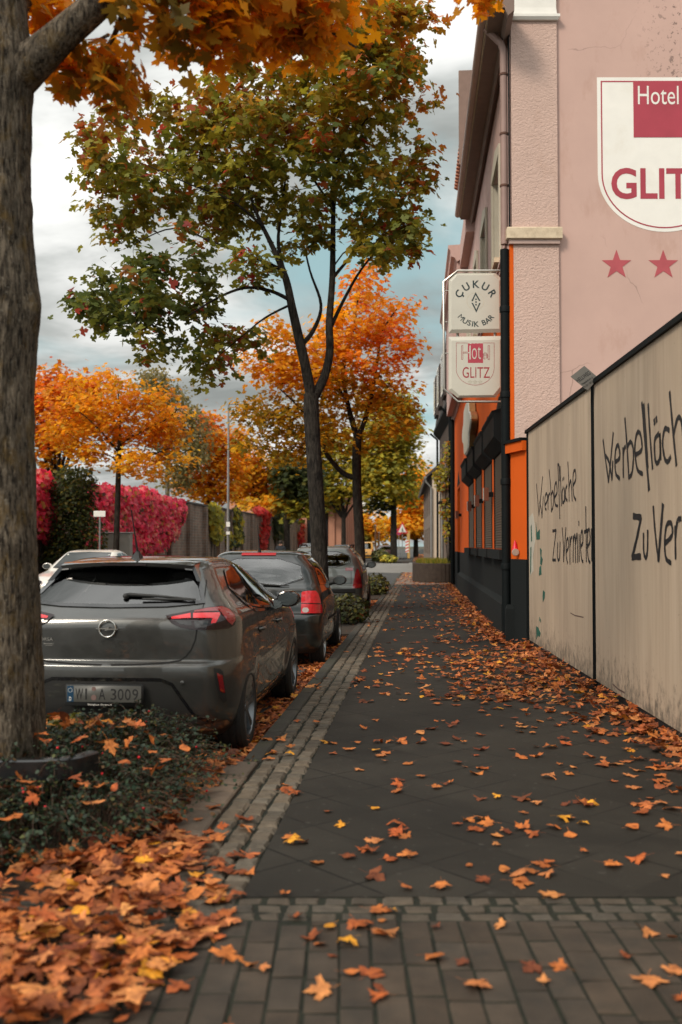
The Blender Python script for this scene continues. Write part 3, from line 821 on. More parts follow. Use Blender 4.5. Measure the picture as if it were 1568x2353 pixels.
def arc_text(mb, s, cu, cv, r, a0, a1, size, weight, flip=False, wid=None):
    n = len(s)
    wd = [{'M': 1.45, 'I': .55, ' ': .8, 'K': 1.1, 'Ç': 1.1, 'U': 1.15}.get(ch, 1.05) for ch in s]
    cum = [sum(wd[:i]) + wd[i] / 2 - wd[0] / 2 for i in range(n)]
    for i, ch in enumerate(s):
        if ch == ' ': continue
        a = radians(a0 + (a1 - a0) * (cum[i] / cum[-1]))
        o = SP(cu, cv, .1215) + SR * (cos(a) * r * kpx) + SU * (sin(a) * r * kpx)
        rad = SR * cos(a) + SU * sin(a); tan = SR * sin(a) - SU * cos(a)
        if flip: rad = -rad; tan = -tan
        add_text(mb, ch, size * kpx, o, tan, rad, 0.0 if ch in 'MW' else weight * kpx)
mb = MB()
arc_text(mb, 'ÇUKUR', 1094, 697, 36, 150, 32, 24, .5)
arc_text(mb, 'MUSIK BAR', 1094, 700, 51, 221, 319, 17.5, .3, True)
mb.build('lettering', M_INK, up_, world=True, fix=False)
mb = MB()
def sp_poly(mb, pts, out=.1215): mb.poly([SP(u, v, out) for u, v in pts])
sp_poly(mb, [(1083.5, 692), (1093.2, 671), (1093.2, 677.5), (1087, 692)]); sp_poly(mb, [(1093.2, 671), (1104.5, 691.5), (1100.8, 691.5), (1093.2, 677.5)])
sp_poly(mb, [(1083.8, 696), (1087.4, 696), (1095, 711.5), (1095, 718.5)]); sp_poly(mb, [(1101.4, 696), (1104.8, 696), (1095, 718.5), (1095, 711.5)])
for v in (687.5, 694, 700.2): sp_poly(mb, [(1094.2 + 2.0 * cos(2 * pi * k / 14), v + 2.0 * sin(2 * pi * k / 14)) for k in range(14)])
mb.build('emblem', M_INK, up_, world=True, fix=False)
def ring(mb, f, n, w, pt):
    a = [f(i / n, 0) for i in range(n)]; b_ = [f(i / n, w) for i in range(n)]
    mb.add([pt(*p) for p in a + b_], [(k, (k + 1) % n, n + (k + 1) % n, n + k) for k in range(n)])
mb = MB(); ring(mb, lambda t, w: (1093 + (20 - w) * cos(2 * pi * t), 692 + (20 - w) * sin(2 * pi * t)), 48, .8, lambda u, v: SP(u, v, .1208)); mb.build('old_ring_mark', mat('yellowed stain', (.50, .44, .33), .5), up_, world=True, fix=False)
mb = MB(); sp_poly(mb, [(1075.5, 789.5), (1078, 788.8), (1082, 791), (1085, 788.6), (1090, 789.6), (1094, 788.6), (1098, 789.4), (1101, 788.8), (1106, 789), (1110.5, 788.8), (1110.5, 834), (1075.5, 834)], .1208); mb.build('red_square', M_REDPAINT, lw_, world=True, fix=False)
M_RED2 = mat('dark red ink', (.30, .018, .030), .5, var=.05)
def s_text(s, u0, u1, v0, v1, m, out, weight, nm='lettering'):
    a, b_ = SP(u0, v1, out), SP(u1, v0, out); mb = MB()
    add_text(mb, s, 1.0, (a + V((b_.x, b_.y, a.z))) / 2, SR, SU, weight, fit=((b_ - a).dot(SR), (b_ - a).z)); mb.build(nm, m, lw_, world=True, fix=False)
s_text('ot', 1084.5, 1106, 796, 825.5, M_ACRYL, .1225, -.01)
s_text('GLITZ', 1063, 1126, 843, 868.5, M_RED2, .1215, .0)
mb = MB()
def stroke(mb, pts, w, pt):
    pts = [V((u, v, 0)) for u, v in pts]
    for a, b_ in zip(pts, pts[1:]):
        d = (b_ - a); n_ = V((-d.y, d.x, 0)).normalized() * w / 2; e = d.normalized() * w * .3
        mb.poly([pt(*(a - e + n_)[:2]), pt(*(b_ + e + n_)[:2]), pt(*(b_ + e - n_)[:2]), pt(*(a - e - n_)[:2])])
S1 = lambda u, v: SP(u, v, .1215)
stroke(mb, [(1061, 794), (1064, 794), (1064, 826), (1061, 826), (1061, 794)], .9, S1); stroke(mb, [(1064, 809), (1075, 809)], .9, S1); stroke(mb, [(1064, 811.5), (1075, 811.5)], .9, S1)
stroke(mb, [(1122, 794), (1125.5, 794), (1125.5, 826), (1122, 826), (1122, 794)], .9, S1)
for rr in (7.5, 5): stroke(mb, [(1115.5 + rr * .72 * cos(a), 818 - rr * sin(a)) for a in np.linspace(-.9 + 2 * pi * .0, 2 * pi - 1.5, 18)], .9, S1)
stroke(mb, [(1111, 818), (1120, 816)], .6, S1)
sb = [(1049, 788), (1049, 847)] + [(1092 - 43.5 * cos(pi * i / 24), 847 + 38 * sin(pi * i / 24)) for i in range(1, 24)] + [(1136, 847), (1136, 788), (1110.5, 788)]
stroke(mb, sb, .9, S1); stroke(mb, [(1049, 788), (1075.5, 788)], .9, S1)
mb.build('outline', M_RED2, lw_, world=True, fix=False)
mb = MB(); stroke(mb, [(1081.8, 793), (1085, 793), (1085, 826), (1082, 826)], .0001, S1)
mb = MB(); sp_poly(mb, [(1079, 794), (1082, 794), (1082, 826), (1079, 826)], .1225); sp_poly(mb, [(1075.6, 809), (1079, 809), (1079, 811.5), (1075.6, 811.5)], .1225); mb.build('lettering', M_ACRYL, lw_, world=True, fix=False)
mb = MB()
for u in (1080.5, 1092, 1104):
    q = [(u + (4.4 if k % 2 == 0 else 1.8) * sin(pi * k / 5), 878 - (4.4 if k % 2 == 0 else 1.8) * cos(pi * k / 5)) for k in range(10)]
    stroke(mb, q + q[:1], .6, S1)
mb.build('stars', mat('faint gold ink', (.38, .33, .24), .5), lw_, world=True, fix=False)

# ------------------------------------------------------------------ hoarding with hand painted writing
def hoarding_material():
    m, nt, b = nodes('weathered beige hoarding'); tc = nt.nodes.new('ShaderNodeTexCoord')
    co = coords(nt, (1.0, 1.0, .06)); col = (.44, .343, .252)
    st = noise(nt, co, 9, 6, .62); c = ramp(nt, st, [(.30, (.385, .295, .215)), (.5, col), (.72, (.49, .385, .29))])
    big = ramp(nt, noise(nt, coords(nt, (1, 1, .22)), 1.4, 5, .6), [(.46, (0, 0, 0)), (.70, (1, 1, 1))])
    c = mix(nt, math_(nt, 'MULTIPLY', big, .55), c, (.26, .20, .15))
    # black algae creeping up from the wet foot of the boards
    sx = nt.nodes.new('ShaderNodeSeparateXYZ'); nt.links.new(tc.outputs['Object'], sx.inputs[0])
    low = ramp(nt, sx.outputs['Z'], [(.08, (1, 1, 1)), (.55, (.22, .22, .22)), (1.0, (0, 0, 0))])
    alg = ramp(nt, math_(nt, 'ADD', math_(nt, 'MULTIPLY', noise(nt, coords(nt, (1, 1, .75)), 11, 8, .75), .8), math_(nt, 'MULTIPLY', low, .26)), [(.56, (0, 0, 0)), (.72, (1, 1, 1))])
    c = mix(nt, math_(nt, 'MULTIPLY', alg, .75), c, (.05, .048, .04))
    dots = ramp(nt, noise(nt, tc.outputs['Object'], 30, 2, .4), [(.76, (0, 0, 0)), (.79, (1, 1, 1))])
    c = mix(nt, math_(nt, 'MULTIPLY', dots, .6), c, (.12, .08, .05))
    nt.links.new(c, b.inputs['Base Color']); b.inputs['Roughness'].default_value = .75; b.inputs['Specular IOR Level'].default_value = .25
    bump(nt, b, st, .12, .004); return m
M_HOARD = hoarding_material()
HT = 3.02
hd = thing('hoarding', 'tall beige advertising hoarding with black hand painted lettering along the pavement', 'fence', F0)
def HP(a, z, o=0.0): return F0 + HD * a + HO * o + V((0, 0, z))
def hbox(mb, a0, a1, z0, z1, o0, o1): mb.hexa([HP(a0, z0, o0), HP(a1, z0, o0), HP(a1, z0, o1), HP(a0, z0, o1)], [HP(a0, z1, o0), HP(a1, z1, o0), HP(a1, z1, o1), HP(a0, z1, o1)])
def h_at(u, v):
    p = on_plane(u, v, F0, HO); return (p - F0).dot(HD), p.z
am = h_at(1366, 1300)[0]
_, ztop = h_at(1290, 935)
HT = ztop - .02
for a0, a1 in ((.05, am - .045), (am + .045, am + 4.7), (am + 4.79, am + 9.3)):
    mb = MB(); hbox(mb, a0, a1, .07, HT, -.05, 0.0); mb.build('panel', M_HOARD, hd, world=True)
for a in (0.0, am, am + 4.745):
    mb = MB(); hbox(mb, a - .045, a + .045, 0, HT, -.08, .012); hbox(mb, a - .012, a + .012, 0, HT, .012, .02); mb.build('post', M_DARKMETAL, hd, world=True)
mb = MB(); hbox(mb, -.10, am + 9.3, HT, HT + .045, -.10, .03); mb.build('capping', M_DARKMETAL, hd, world=True)
mb = MB(); hbox(mb, -.05, am + 9.3, -.01, .066, -.06, -.015); mb.build('base_rail', M_BLACK, hd, world=True)
# lettering: brush strokes traced as polylines and laid 2 mm proud of the boards
R3 = lambda x, y: ((2000 + x * .46556) * .574359, (1400 + y * .46556) * .574359)
def brush(mb, pts, w0, w1=None, out=.003):
    w1 = w1 or w0
    q = [V((*h_at(*R3(x, y)), 0)) for x, y in pts]
    # smooth with Catmull-Rom
    d = []
    for i in range(len(q) - 1):
        p0, p1, p2, p3 = q[max(i - 1, 0)], q[i], q[i + 1], q[min(i + 2, len(q) - 1)]
        for k in range(6):
            t = k / 6; d.append(.5 * ((2 * p1) + (p2 - p0) * t + (2 * p0 - 5 * p1 + 4 * p2 - p3) * t * t + (3 * p1 - p0 - 3 * p2 + p3) * t ** 3))
    d.append(q[-1]); n = len(d); L_, R_ = [], []
    for i, p in enumerate(d):
        e = (d[min(i + 1, n - 1)] - d[max(i - 1, 0)])
        e = e.normalized() if e.length > 1e-6 else V((0, 1, 0))
        w = (w0 + (w1 - w0) * i / (n - 1)) / 2 * (1 + .12 * sin(i * 1.7)); s = V((-e.y, e.x, 0)) * w
        if i == 0: p = p - e * w * .5
        if i == n - 1: p = p + e * w * .5
        L_.append(HP(p.x + s.x, p.y + s.y, out)); R_.append(HP(p.x - s.x, p.y - s.y, out))
    mb.add(L_ + R_, [(i, i + 1, n + i + 1, n + i) for i in range(n - 1)])
M_BRUSH = mat('black brush paint', (.010, .010, .011), .55, var=.2, vscale=30)
far_word = [
 [(317, 1155), (328, 1290), (338, 1420)], [(338, 1420), (355, 1250), (370, 1092)], [(345, 1310), (358, 1370), (364, 1440)], [(364, 1440), (376, 1260)],
 [(392, 1330), (410, 1290), (406, 1235), (394, 1250), (388, 1310), (392, 1360), (402, 1372)], [(416, 1245), (417, 1365)], [(417, 1290), (424, 1245), (432, 1235)],
 [(426, 1030), (440, 1200), (445, 1385)], [(442, 1250), (458, 1215), (464, 1280), (458, 1350), (445, 1385)],
 [(474, 1265), (494, 1220), (488, 1140), (474, 1170), (470, 1260), (480, 1330), (500, 1340)],
 [(500, 985), (510, 1200), (518, 1445)], [(520, 1005), (526, 1160), (532, 1335)], [(500, 985), (512, 1000), (516, 1120)],
 [(548, 1180), (538, 1230), (542, 1310), (556, 1290), (558, 1190), (562, 1300)], [(543, 1105), (544, 1120)], [(552, 1095), (553, 1110)],
 [(580, 1165), (568, 1200), (568, 1270), (582, 1295)], [(587, 965), (594, 1120), (598, 1295)], [(596, 1190), (610, 1120), (618, 1180), (624, 1295)],
 [(634, 1160), (655, 1110), (650, 1035), (634, 1060), (630, 1160), (638, 1250), (656, 1290)],
 [(456, 1555), (486, 1550)], [(486, 1550), (470, 1680), (456, 1805)], [(456, 1805), (482, 1805)], [(500, 1660), (496, 1760), (504, 1805), (516, 1780), (520, 1650)],
 [(538, 1530), (548, 1680), (550, 1815)], [(550, 1815), (562, 1650), (570, 1530)], [(576, 1730), (592, 1690), (588, 1620), (575, 1650), (572, 1760), (584, 1830)],
 [(604, 1610), (605, 1840)], [(606, 1680), (614, 1620), (622, 1610)], [(634, 1600), (632, 1820)], [(634, 1650), (648, 1590), (652, 1700), (654, 1825)], [(654, 1660), (666, 1580), (670, 1700), (672, 1825)],
 [(684, 1590), (684, 1815)], [(681, 1475), (682, 1505)], [(698, 1690), (716, 1650), (712, 1560), (700, 1580), (696, 1700), (706, 1800), (718, 1820)],
 [(741, 1350), (744, 1600), (746, 1815)], [(728, 1565), (758, 1550)], [(756, 1690), (778, 1640), (772, 1545), (758, 1570), (755, 1700), (764, 1800), (778, 1825)], [(790, 1540), (792, 1810)], [(792, 1580), (797, 1530)],
]
near_word = [
 [(890, 775), (912, 950), (936, 1130)], [(936, 1130), (958, 920), (977, 715)], [(912, 910), (940, 960), (966, 1110)], [(966, 1110), (974, 960)],
 [(1000, 960), (1034, 920), (1022, 820), (1000, 850), (992, 950), (1000, 1060), (1032, 1105)], [(1062, 845), (1064, 1090)], [(1064, 900), (1072, 850), (1082, 830)],
 [(1078, 590), (1096, 830), (1112, 1090)], [(1098, 830), (1130, 790), (1152, 880), (1140, 1050), (1112, 1095)],
 [(1172, 900), (1224, 850), (1210, 720), (1180, 720), (1164, 850), (1184, 1020), (1230, 1065)],
 [(1224, 455), (1250, 780), (1284, 1195)], [(1278, 470), (1294, 740), (1315, 1015)], [(1240, 470), (1262, 800), (1272, 1000)],
 [(1368, 720), (1334, 780), (1338, 940), (1360, 970), (1382, 900), (1378, 715), (1386, 935)], [(1330, 600), (1334, 635)], [(1347, 580), (1351, 615)],
 [(1458, 690), (1420, 680), (1402, 800), (1420, 930), (1446, 960), (1470, 920)], [(1463, 365), (1490, 680), (1520, 985)], [(1494, 740), (1530, 590), (1566, 620), (1590, 900)], [(1640, 760), (1690, 700), (1660, 540), (1620, 620), (1624, 800), (1680, 900)],
 [(1150, 1428), (1216, 1440)], [(1216, 1440), (1180, 1620), (1140, 1780)], [(1140, 1780), (1212, 1775)], [(1238, 1580), (1240, 1730), (1258, 1785), (1272, 1720), (1274, 1555)],
 [(1322, 1350), (1340, 1580), (1366, 1805)], [(1366, 1805), (1384, 1580), (1404, 1335)], [(1426, 1660), (1484, 1590), (1476, 1490), (1436, 1510), (1420, 1660), (1432, 1790), (1474, 1830)],
 [(1510, 1520), (1514, 1790)], [(1514, 1600), (1530, 1470), (1560, 1450)], [(1610, 1430), (1612, 1790)], [(1612, 1500), (1650, 1400), (1670, 1780)], [(1670, 1500), (1710, 1380), (1730, 1780)],
]
ymean = lambda st: sum(p[1] for p in st) / len(st)
for line in (0, 1):
    mb = MB()
    for s in far_word:
        if (ymean(s) > 1460) == bool(line): brush(mb, s, .036)
    mb.build('lettering', M_BRUSH, hd, world=True, fix=False)
    mb = MB()
    for k, s in enumerate(near_word):
        if (ymean(s) > 1300) == bool(line): brush(mb, s, .040 if k not in (19, 20, 21, 22, 25) else .055, .055 if k in (10, 12, 25) else None, .003 + .0002 * (k % 5))
    mb.build('lettering', M_BRUSH, hd, world=True, fix=False)
# torn remains of green posters and scuffs
M_TEAR = mat('torn poster green', (.012, .085, .060), .7, var=.5, vscale=12); M_PAPER = mat('torn poster paper', (.46, .43, .36), .8, var=.1)
R4 = lambda x, y: ((2000 + x * .46556) * .574359, (2300 + y * .46556) * .574359)
def scrap(pts, m, name, f=R3, out=.002):
    mb = MB(); q = [h_at(*f(x, y)) for x, y in pts]; mb.hexa([HP(a, z, 0.0) for a, z in q], [HP(a, z, out) for a, z in q]); mb.build(name, m, hd, world=True)
scrap([(252, 1440), (285, 1400), (300, 1500), (305, 1650), (285, 1780), (290, 1900), (262, 1940), (255, 1700)], M_PAPER, 'poster_scrap')
scrap([(312, 1480), (322, 1570), (345, 1540), (346, 1628), (316, 1630)], M_TEAR, 'poster_scrap', out=.003)
scrap([(346, 1700), (362, 1720), (358, 1770), (370, 1800), (362, 1850), (348, 1840), (352, 1780)], M_TEAR, 'poster_scrap', out=.003)
scrap([(342, 1870), (356, 1850), (360, 1930), (338, 1940)], M_TEAR, 'poster_scrap', out=.003)
scrap([(268, 1520), (275, 1500), (280, 1640), (272, 1650)], M_TEAR, 'poster_scrap', out=.004)
scrap([(265, 1700), (274, 1690), (272, 1900), (264, 1930)], M_TEAR, 'poster_scrap', out=.004)
scrap([(374, 130), (390, 150), (386, 200), (372, 235), (370, 180)], M_TEAR, 'poster_scrap', R4, .003)
scrap([(314, 440), (330, 450), (352, 500), (345, 535), (330, 520), (316, 555)], M_TEAR, 'poster_scrap', R4, .003)
scrap([(343, 360), (352, 385), (350, 410), (342, 390)], M_TEAR, 'poster_scrap', R4, .003)
mb = MB()
for s in ([(608, 2400 - 2078 + 0), (650, 345), (680, 350), (722, 360)],): 
    q = [h_at(*R4(x, y)) for x, y in s]
    for (a0, z0), (a1, z1) in zip(q, q[1:]): mb.poly([HP(a0, z0, .002), HP(a1, z1, .002), HP(a1, z1 - .012, .002), HP(a0, z0 - .012, .002)])
for s in ([(345, 610), (390, 640), (432, 655)], [(972, 930), (1020, 975), (1076, 1005)]):
    q = [h_at(*R4(x, y)) for x, y in s]
    for (a0, z0), (a1, z1) in zip(q, q[1:]): mb.poly([HP(a0, z0, .002), HP(a1, z1, .002), HP(a1, z1 - .016, .002), HP(a0, z0 - .016, .002)])
mb.build('scuff', mat('rubbed scuff', (.10, .06, .05), .8), hd, world=True)
# little tilted plate stuck behind the capping
pl = thing('advertising_plate', 'small tilted grey plate printed with black capitals stuck on top of the hoarding', 'plate', HP(am + .35, HT + .09, -.03))
def plane_plate(u, v, o=0.0):
    n = GO; p0 = HP(am + .15, HT, -.04); return on_plane(u, v, p0 + n * o, n)
q = [R3(*p) for p in ((608, 230), (727, 136), (852, 243), (756, 345), (735, 335))]
mb = MB(); mb.hexa([plane_plate(u, v, -.004) for u, v in q], [plane_plate(u, v, .0) for u, v in q]); plate = mb.build('board', mat('dull grey brown plate', (.135, .125, .11), .6, var=.15), pl, world=True)
rt = (plane_plate(*R3(785, 175)) - plane_plate(*R3(655, 262))).normalized(); upv = GO.cross(rt).normalized()
if upv.z < 0: upv = -upv
for s, c0, w, h in (('HELLWEG', (728, 245), .158, .042), ('Werbegesellschaft mbH + Co', (755, 272), .135, .020), ('Tel. 0231 / 787-330', (768, 300), .115, .020)):
    mb = MB(); add_text(mb, s, 1.0, plane_plate(*R3(*c0), .0015), rt, upv, .01, fit=(w, h)); mb.build('lettering', M_BRUSH, plate, world=True, fix=False)
# ================================================================== vehicles
def pchip(xs, ys, x):
    xs = np.asarray(xs, float); ys = np.asarray(ys, float); h = np.diff(xs); d = np.diff(ys) / h
    m = np.zeros_like(ys); m[0], m[-1] = d[0], d[-1]
    for i in range(1, len(xs) - 1):
        if d[i - 1] * d[i] > 0:
            w1, w2 = 2 * h[i] + h[i - 1], h[i] + 2 * h[i - 1]; m[i] = (w1 + w2) / (w1 / d[i - 1] + w2 / d[i])
    i = np.clip(np.searchsorted(xs, x) - 1, 0, len(h) - 1); t = (x - xs[i]) / h[i]
    return (2 * t ** 3 - 3 * t ** 2 + 1) * ys[i] + (t ** 3 - 2 * t ** 2 + t) * h[i] * m[i] + (-2 * t ** 3 + 3 * t ** 2) * ys[i + 1] + (t ** 3 - t ** 2) * h[i] * m[i + 1]

def paint(name, col, metal=.0, rough=.35, dust=.0, flake=True):
    m, nt, b = nodes(name); co = coords(nt)
    b.inputs['Metallic'].default_value = metal; b.inputs['Roughness'].default_value = rough
    b.inputs['Coat Weight'].default_value = 1.0; b.inputs['Coat Roughness'].default_value = .03; b.inputs['Coat IOR'].default_value = 1.5
    c = ramp(nt, noise(nt, co, 3, 5, .6), [(.3, tuple(x * .92 for x in col)), (.7, tuple(x * 1.06 for x in col))])
    if dust:
        f = ramp(nt, noise(nt, co, 7, 6, .7), [(.40, (0, 0, 0)), (.80, (1, 1, 1))]); c = mix(nt, math_(nt, 'MULTIPLY', f, dust), c, (.16, .14, .115))
        r = ramp(nt, f, [(0, (rough,) * 3), (1, (.55,) * 3)]); nt.links.new(r, b.inputs['Roughness'])
    nt.links.new(c, b.inputs['Base Color']); return m

def glass_mat(name, tint, opac):
    """thin car glass: tinted see-through with a mirror layer that grows at grazing angles"""
    m, nt, b = nodes(name); out = nt.nodes['Material Output']
    tr = nt.nodes.new('ShaderNodeBsdfTransparent'); tr.inputs[0].default_value = (*tint, 1)
    gl = nt.nodes.new('ShaderNodeBsdfGlossy'); gl.inputs['Roughness'].default_value = .02; gl.inputs[0].default_value = (.95, .95, .95, 1)
    fr = nt.nodes.new('ShaderNodeFresnel'); fr.inputs[0].default_value = 2.1
    mx = nt.nodes.new('ShaderNodeMixShader'); nt.links.new(fr.outputs[0], mx.inputs[0]); nt.links.new(tr.outputs[0], mx.inputs[1]); nt.links.new(gl.outputs[0], mx.inputs[2])
    nt.links.new(mx.outputs[0], out.inputs['Surface']); nt.nodes.remove(b); return m

M_GREY = paint('graphite grey car paint', (.060, .061, .058), .6, .30, .04)
M_DKPAINT = paint('blackish green car paint', (.006, .009, .009), .2, .3, .07)
M_SILV = paint('grey green car paint', (.115, .125, .115), .5, .35, .2)
M_WHITECAR = paint('white car paint', (.70, .67, .60), .0, .35, .1)
M_YELLOW = paint('yellow car paint', (.70, .34, .045), .0, .4, .2)
M_BLACKCAR = paint('dark blue car paint', (.015, .018, .025), .2, .3, .2)
M_MAROON = paint('dark red car paint', (.06, .012, .012), .2, .3, .2)
M_GLOSSBLACK = mat('gloss black trim', (.008, .008, .009), .08, spec=.5, var=0, coat=.6)
M_PLASTIC = mat('black bumper plastic', (.016, .017, .017), .55, var=.15, bmp=.15, bscale=300)
M_CHROME = mat('chrome', (.62, .60, .56), .12, metal=1.0, var=0)
M_TYRE = mat('tyre rubber', (.014, .014, .013), .78, var=.25, vscale=20)
M_RIM = mat('alloy rim', (.34, .35, .35), .28, metal=.85, var=.08)
M_RIMDARK = mat('dark alloy rim', (.15, .16, .17), .3, metal=.8, var=.08)
M_LAMPRED = mat('red lamp lens', (.22, .006, .010), .07, spec=.6, var=.15, vscale=20, coat=.8)
M_LAMPDARK = mat('smoked lamp lens', (.014, .004, .005), .10, spec=.35, var=0, coat=.25)
M_LAMPBRIGHT = mat('bright red lamp bar', (.62, .012, .020), .12, spec=.6, var=.05, coat=.5)
M_LAMPCLEAR = mat('clear lamp lens', (.42, .36, .34), .12, spec=.6, var=.1)
M_SEAM = mat('panel gap', (.004, .004, .004), .8, var=0)
M_PLATE = mat('number plate', (.095, .094, .086), .4, var=.06)  # shade of the plate recess is put into this darkened base colour
M_PLATEBLUE = mat('plate blue', (.005, .04, .085), .4, var=0)
M_SEAT = mat('dark car seat', (.020, .020, .021), .9, var=.2)
G_DARK = glass_mat('dark tinted car glass', (.22, .23, .23), .7)
G_CLEAR = glass_mat('pale green car glass', (.80, .84, .80), .3)

class Car:
    """body lofted from level contours: near end at y=0, +y away; wheels cut in; panels are laid onto the surface by ray casting"""
    def __init__(s, name, label, cat, loc, rz, levels, side, paint_m, wheels, wr, wx, group=None, sill=.24, flare=.012, plastic=None, tread=.20):
        s.root = thing(name, label, cat, loc, rz, group)
        s.paint = paint_m; s.wheels = wheels; s.wr = wr; s.wx = wx; s.tread = tread
        Lv = np.array(levels, float)           # z, yr, bow, w, rx, ry, yf, fw, frx, fry
        t = np.arange(len(Lv)); td = np.concatenate([np.linspace(i, i + 1, 7)[:-1] for i in range(len(Lv) - 1)] + [[len(Lv) - 1]])
        D = np.stack([pchip(t, Lv[:, k], td) for k in range(Lv.shape[1])], 1)
        rows = []
        for z, yr, bow, w, rx, ry, yf, fw, frx, fry in D:
            pts = []
            xe = w - rx
            for i in range(13): x = xe * i / 13; pts.append((x, yr + bow * (x / w) ** 2))
            y0 = yr + bow * (xe / w) ** 2
            for i in range(15):
                a = pi / 2 * i / 14; pts.append((xe + rx * sin(a) ** .9, y0 + ry * (1 - cos(a) ** .9)))
            ya = y0 + ry; xf = fw - frx; yb = yf - fry - .12 * (xf / fw) ** 2
            n = 46
            for i in range(1, n):
                q = i / n; k = max(0, (q - .45) / .55); pts.append((w + (fw - w) * k ** 2.2 + (.012 * sin(pi * q)), ya + (yb - ya) * q))
            for i in range(13):
                a = pi / 2 * i / 12; pts.append((xf + frx * cos(a), yb + fry * sin(a)))
            for i in range(1, 9): x = xf * (1 - i / 8); pts.append((x, yf - .12 * (x / fw) ** 2))
            row = []
            for x, y in pts:
                for yw in wheels:
                    d = hypot(y - yw, z - wr)
                    if x > w * .8 and d < wr + .22: x += flare * max(0, 1 - max(0, d - wr - .03) / .19) ** 1.2
                x -= side.get('scoop', 0) * math.exp(-((z - side.get('scoopz', .42)) / .13) ** 2) * (1 if x > w * .85 and wheels[0] + .45 < y < wheels[1] - .4 else 0)
                row.append((x, y, z))
            rows.append(row)
        n = len(rows[0])
        full = [[(x, y, z) for x, y, z in r] + [(-x, y, z) for x, y, z in reversed(r[1:-1])] for r in rows]
        mb = MB(); mb.loft(full, cap=True)
        me = bpy.data.meshes.new('body'); me.from_pydata(mb.v, [], mb.f)
        bm = bmesh.new(); bm.from_mesh(me); bmesh.ops.recalc_face_normals(bm, faces=bm.faces)
        s.bvh = BVHTree.FromBMesh(bm); bm.to_mesh(me); bm.free()
        me.materials.append(paint_m); me.materials.append(M_PLASTIC)
        s.body = link('body', me, s.root)
        # wheel arches
        cut = MB()
        for yw in wheels:
            for sx in (-1, 1):
                cut.lathe([(wr + .045, 0), (wr + .045, .7)], (sx * (wx + .25), yw, wr), (-sx, 0, 0), 40, True)
        cm = bpy.data.meshes.new('cut'); cm.from_pydata(cut.v, [], cut.f); cm.materials.append(M_PLASTIC)
        b2 = bmesh.new(); b2.from_mesh(cm); bmesh.ops.recalc_face_normals(b2, faces=b2.faces); b2.to_mesh(cm); b2.free()
        co = bpy.data.objects.new('cut', cm); COL.objects.link(co)
        md = s.body.modifiers.new('b', 'BOOLEAN'); md.operation = 'DIFFERENCE'; md.solver = 'EXACT'; md.object = co; md.material_mode = 'TRANSFER'
        dg = bpy.context.evaluated_depsgraph_get(); new = bpy.data.meshes.new_from_object(s.body.evaluated_get(dg))
        s.body.modifiers.clear(); s.body.data = new; new.name = 'body'
        bpy.data.objects.remove(co)
        if not any(m == M_PLASTIC for m in new.materials): new.materials.append(M_PLASTIC)
        s.sill = sill; s.holes = []
        s.zplastic = plastic
    def finish(s):
        me = s.body.data; bm = bmesh.new(); bm.from_mesh(me)
        pi_ = [i for i, m in enumerate(me.materials) if m == M_PLASTIC][-1]
        kill = []
        for f in bm.faces:
            c = f.calc_center_median()
            if c.z < s.sill or (s.zplastic and s.zplastic(c)): f.material_index = pi_
            for test in s.holes:
                if all(test(v.co, f.normal) for v in f.verts): kill.append(f); break
        bmesh.ops.delete(bm, geom=kill, context='FACES')
        bm.to_mesh(me); bm.free()
        me.polygons.foreach_set('use_smooth', [True] * len(me.polygons)); me.set_sharp_from_angle(angle=radians(38)); me.update()
    # ---- projections (2-D outline -> ray in car space)
    def rear(s, p): return V((p[0], -3, p[1])), V((0, 1, 0))
    def right(s, p): return V((3, p[0], p[1])), V((-1, 0, 0))
    def left(s, p): return V((-3, p[0], p[1])), V((1, 0, 0))
    def front(s, p): return V((p[0], 12, p[1])), V((0, -1, 0))
    def pix(s, p):
        d, _ = ray(*p); M = root_matrix(s.root).inverted()
        return M @ EYE, (M.to_3x3() @ d).normalized()
    def hit(s, proj, p, off=0.0):
        o, d = proj(p); h = s.bvh.ray_cast(o, d)
        if h[0] is None:
            # nudge to the silhouette
            q = o + d * (o.length); h = s.bvh.find_nearest(o + d * max(0.5, (V((0, 2, .8)) - o).dot(d)))
            return h[0] + h[1] * off
        n = h[1] if h[1].dot(d) < 0 else -h[1]
        return h[0] + n * off
    def patch(s, poly, proj, off=.004, step=.05, mirror=False, mb=None):
        mb = mb or MB()
        pts = []
        for a, b in zip(poly, poly[1:] + poly[:1]):
            n = max(1, int(hypot(b[0] - a[0], b[1] - a[1]) / step))
            for i in range(n): pts.append(V((a[0] + (b[0] - a[0]) * i / n, a[1] + (b[1] - a[1]) * i / n)))
        nb = len(pts); xs = [p.x for p in pts]; ys = [p.y for p in pts]
        x = min(xs) + step / 2
        while x < max(xs):
            y = min(ys) + step / 2
            while y < max(ys):
                pts.append(V((x + 1e-4 * random.random(), y + 1e-4 * random.random()))); y += step
            x += step
        r = delaunay_2d_cdt(pts, [], [list(range(nb))], 1, 1e-6)
        vs = [s.hit(proj, p, off) for p in r[0]]
        for sg in ((1, -1) if mirror == 'both' else (-1,) if mirror else (1,)):
            used = sorted({i for f in r[2] for i in f}); ix = {i: k for k, i in enumerate(used)}
            mb.add([V((vs[i].x * sg, vs[i].y, vs[i].z)) for i in used], [tuple(ix[i] for i in f) for f in r[2]])
        return mb
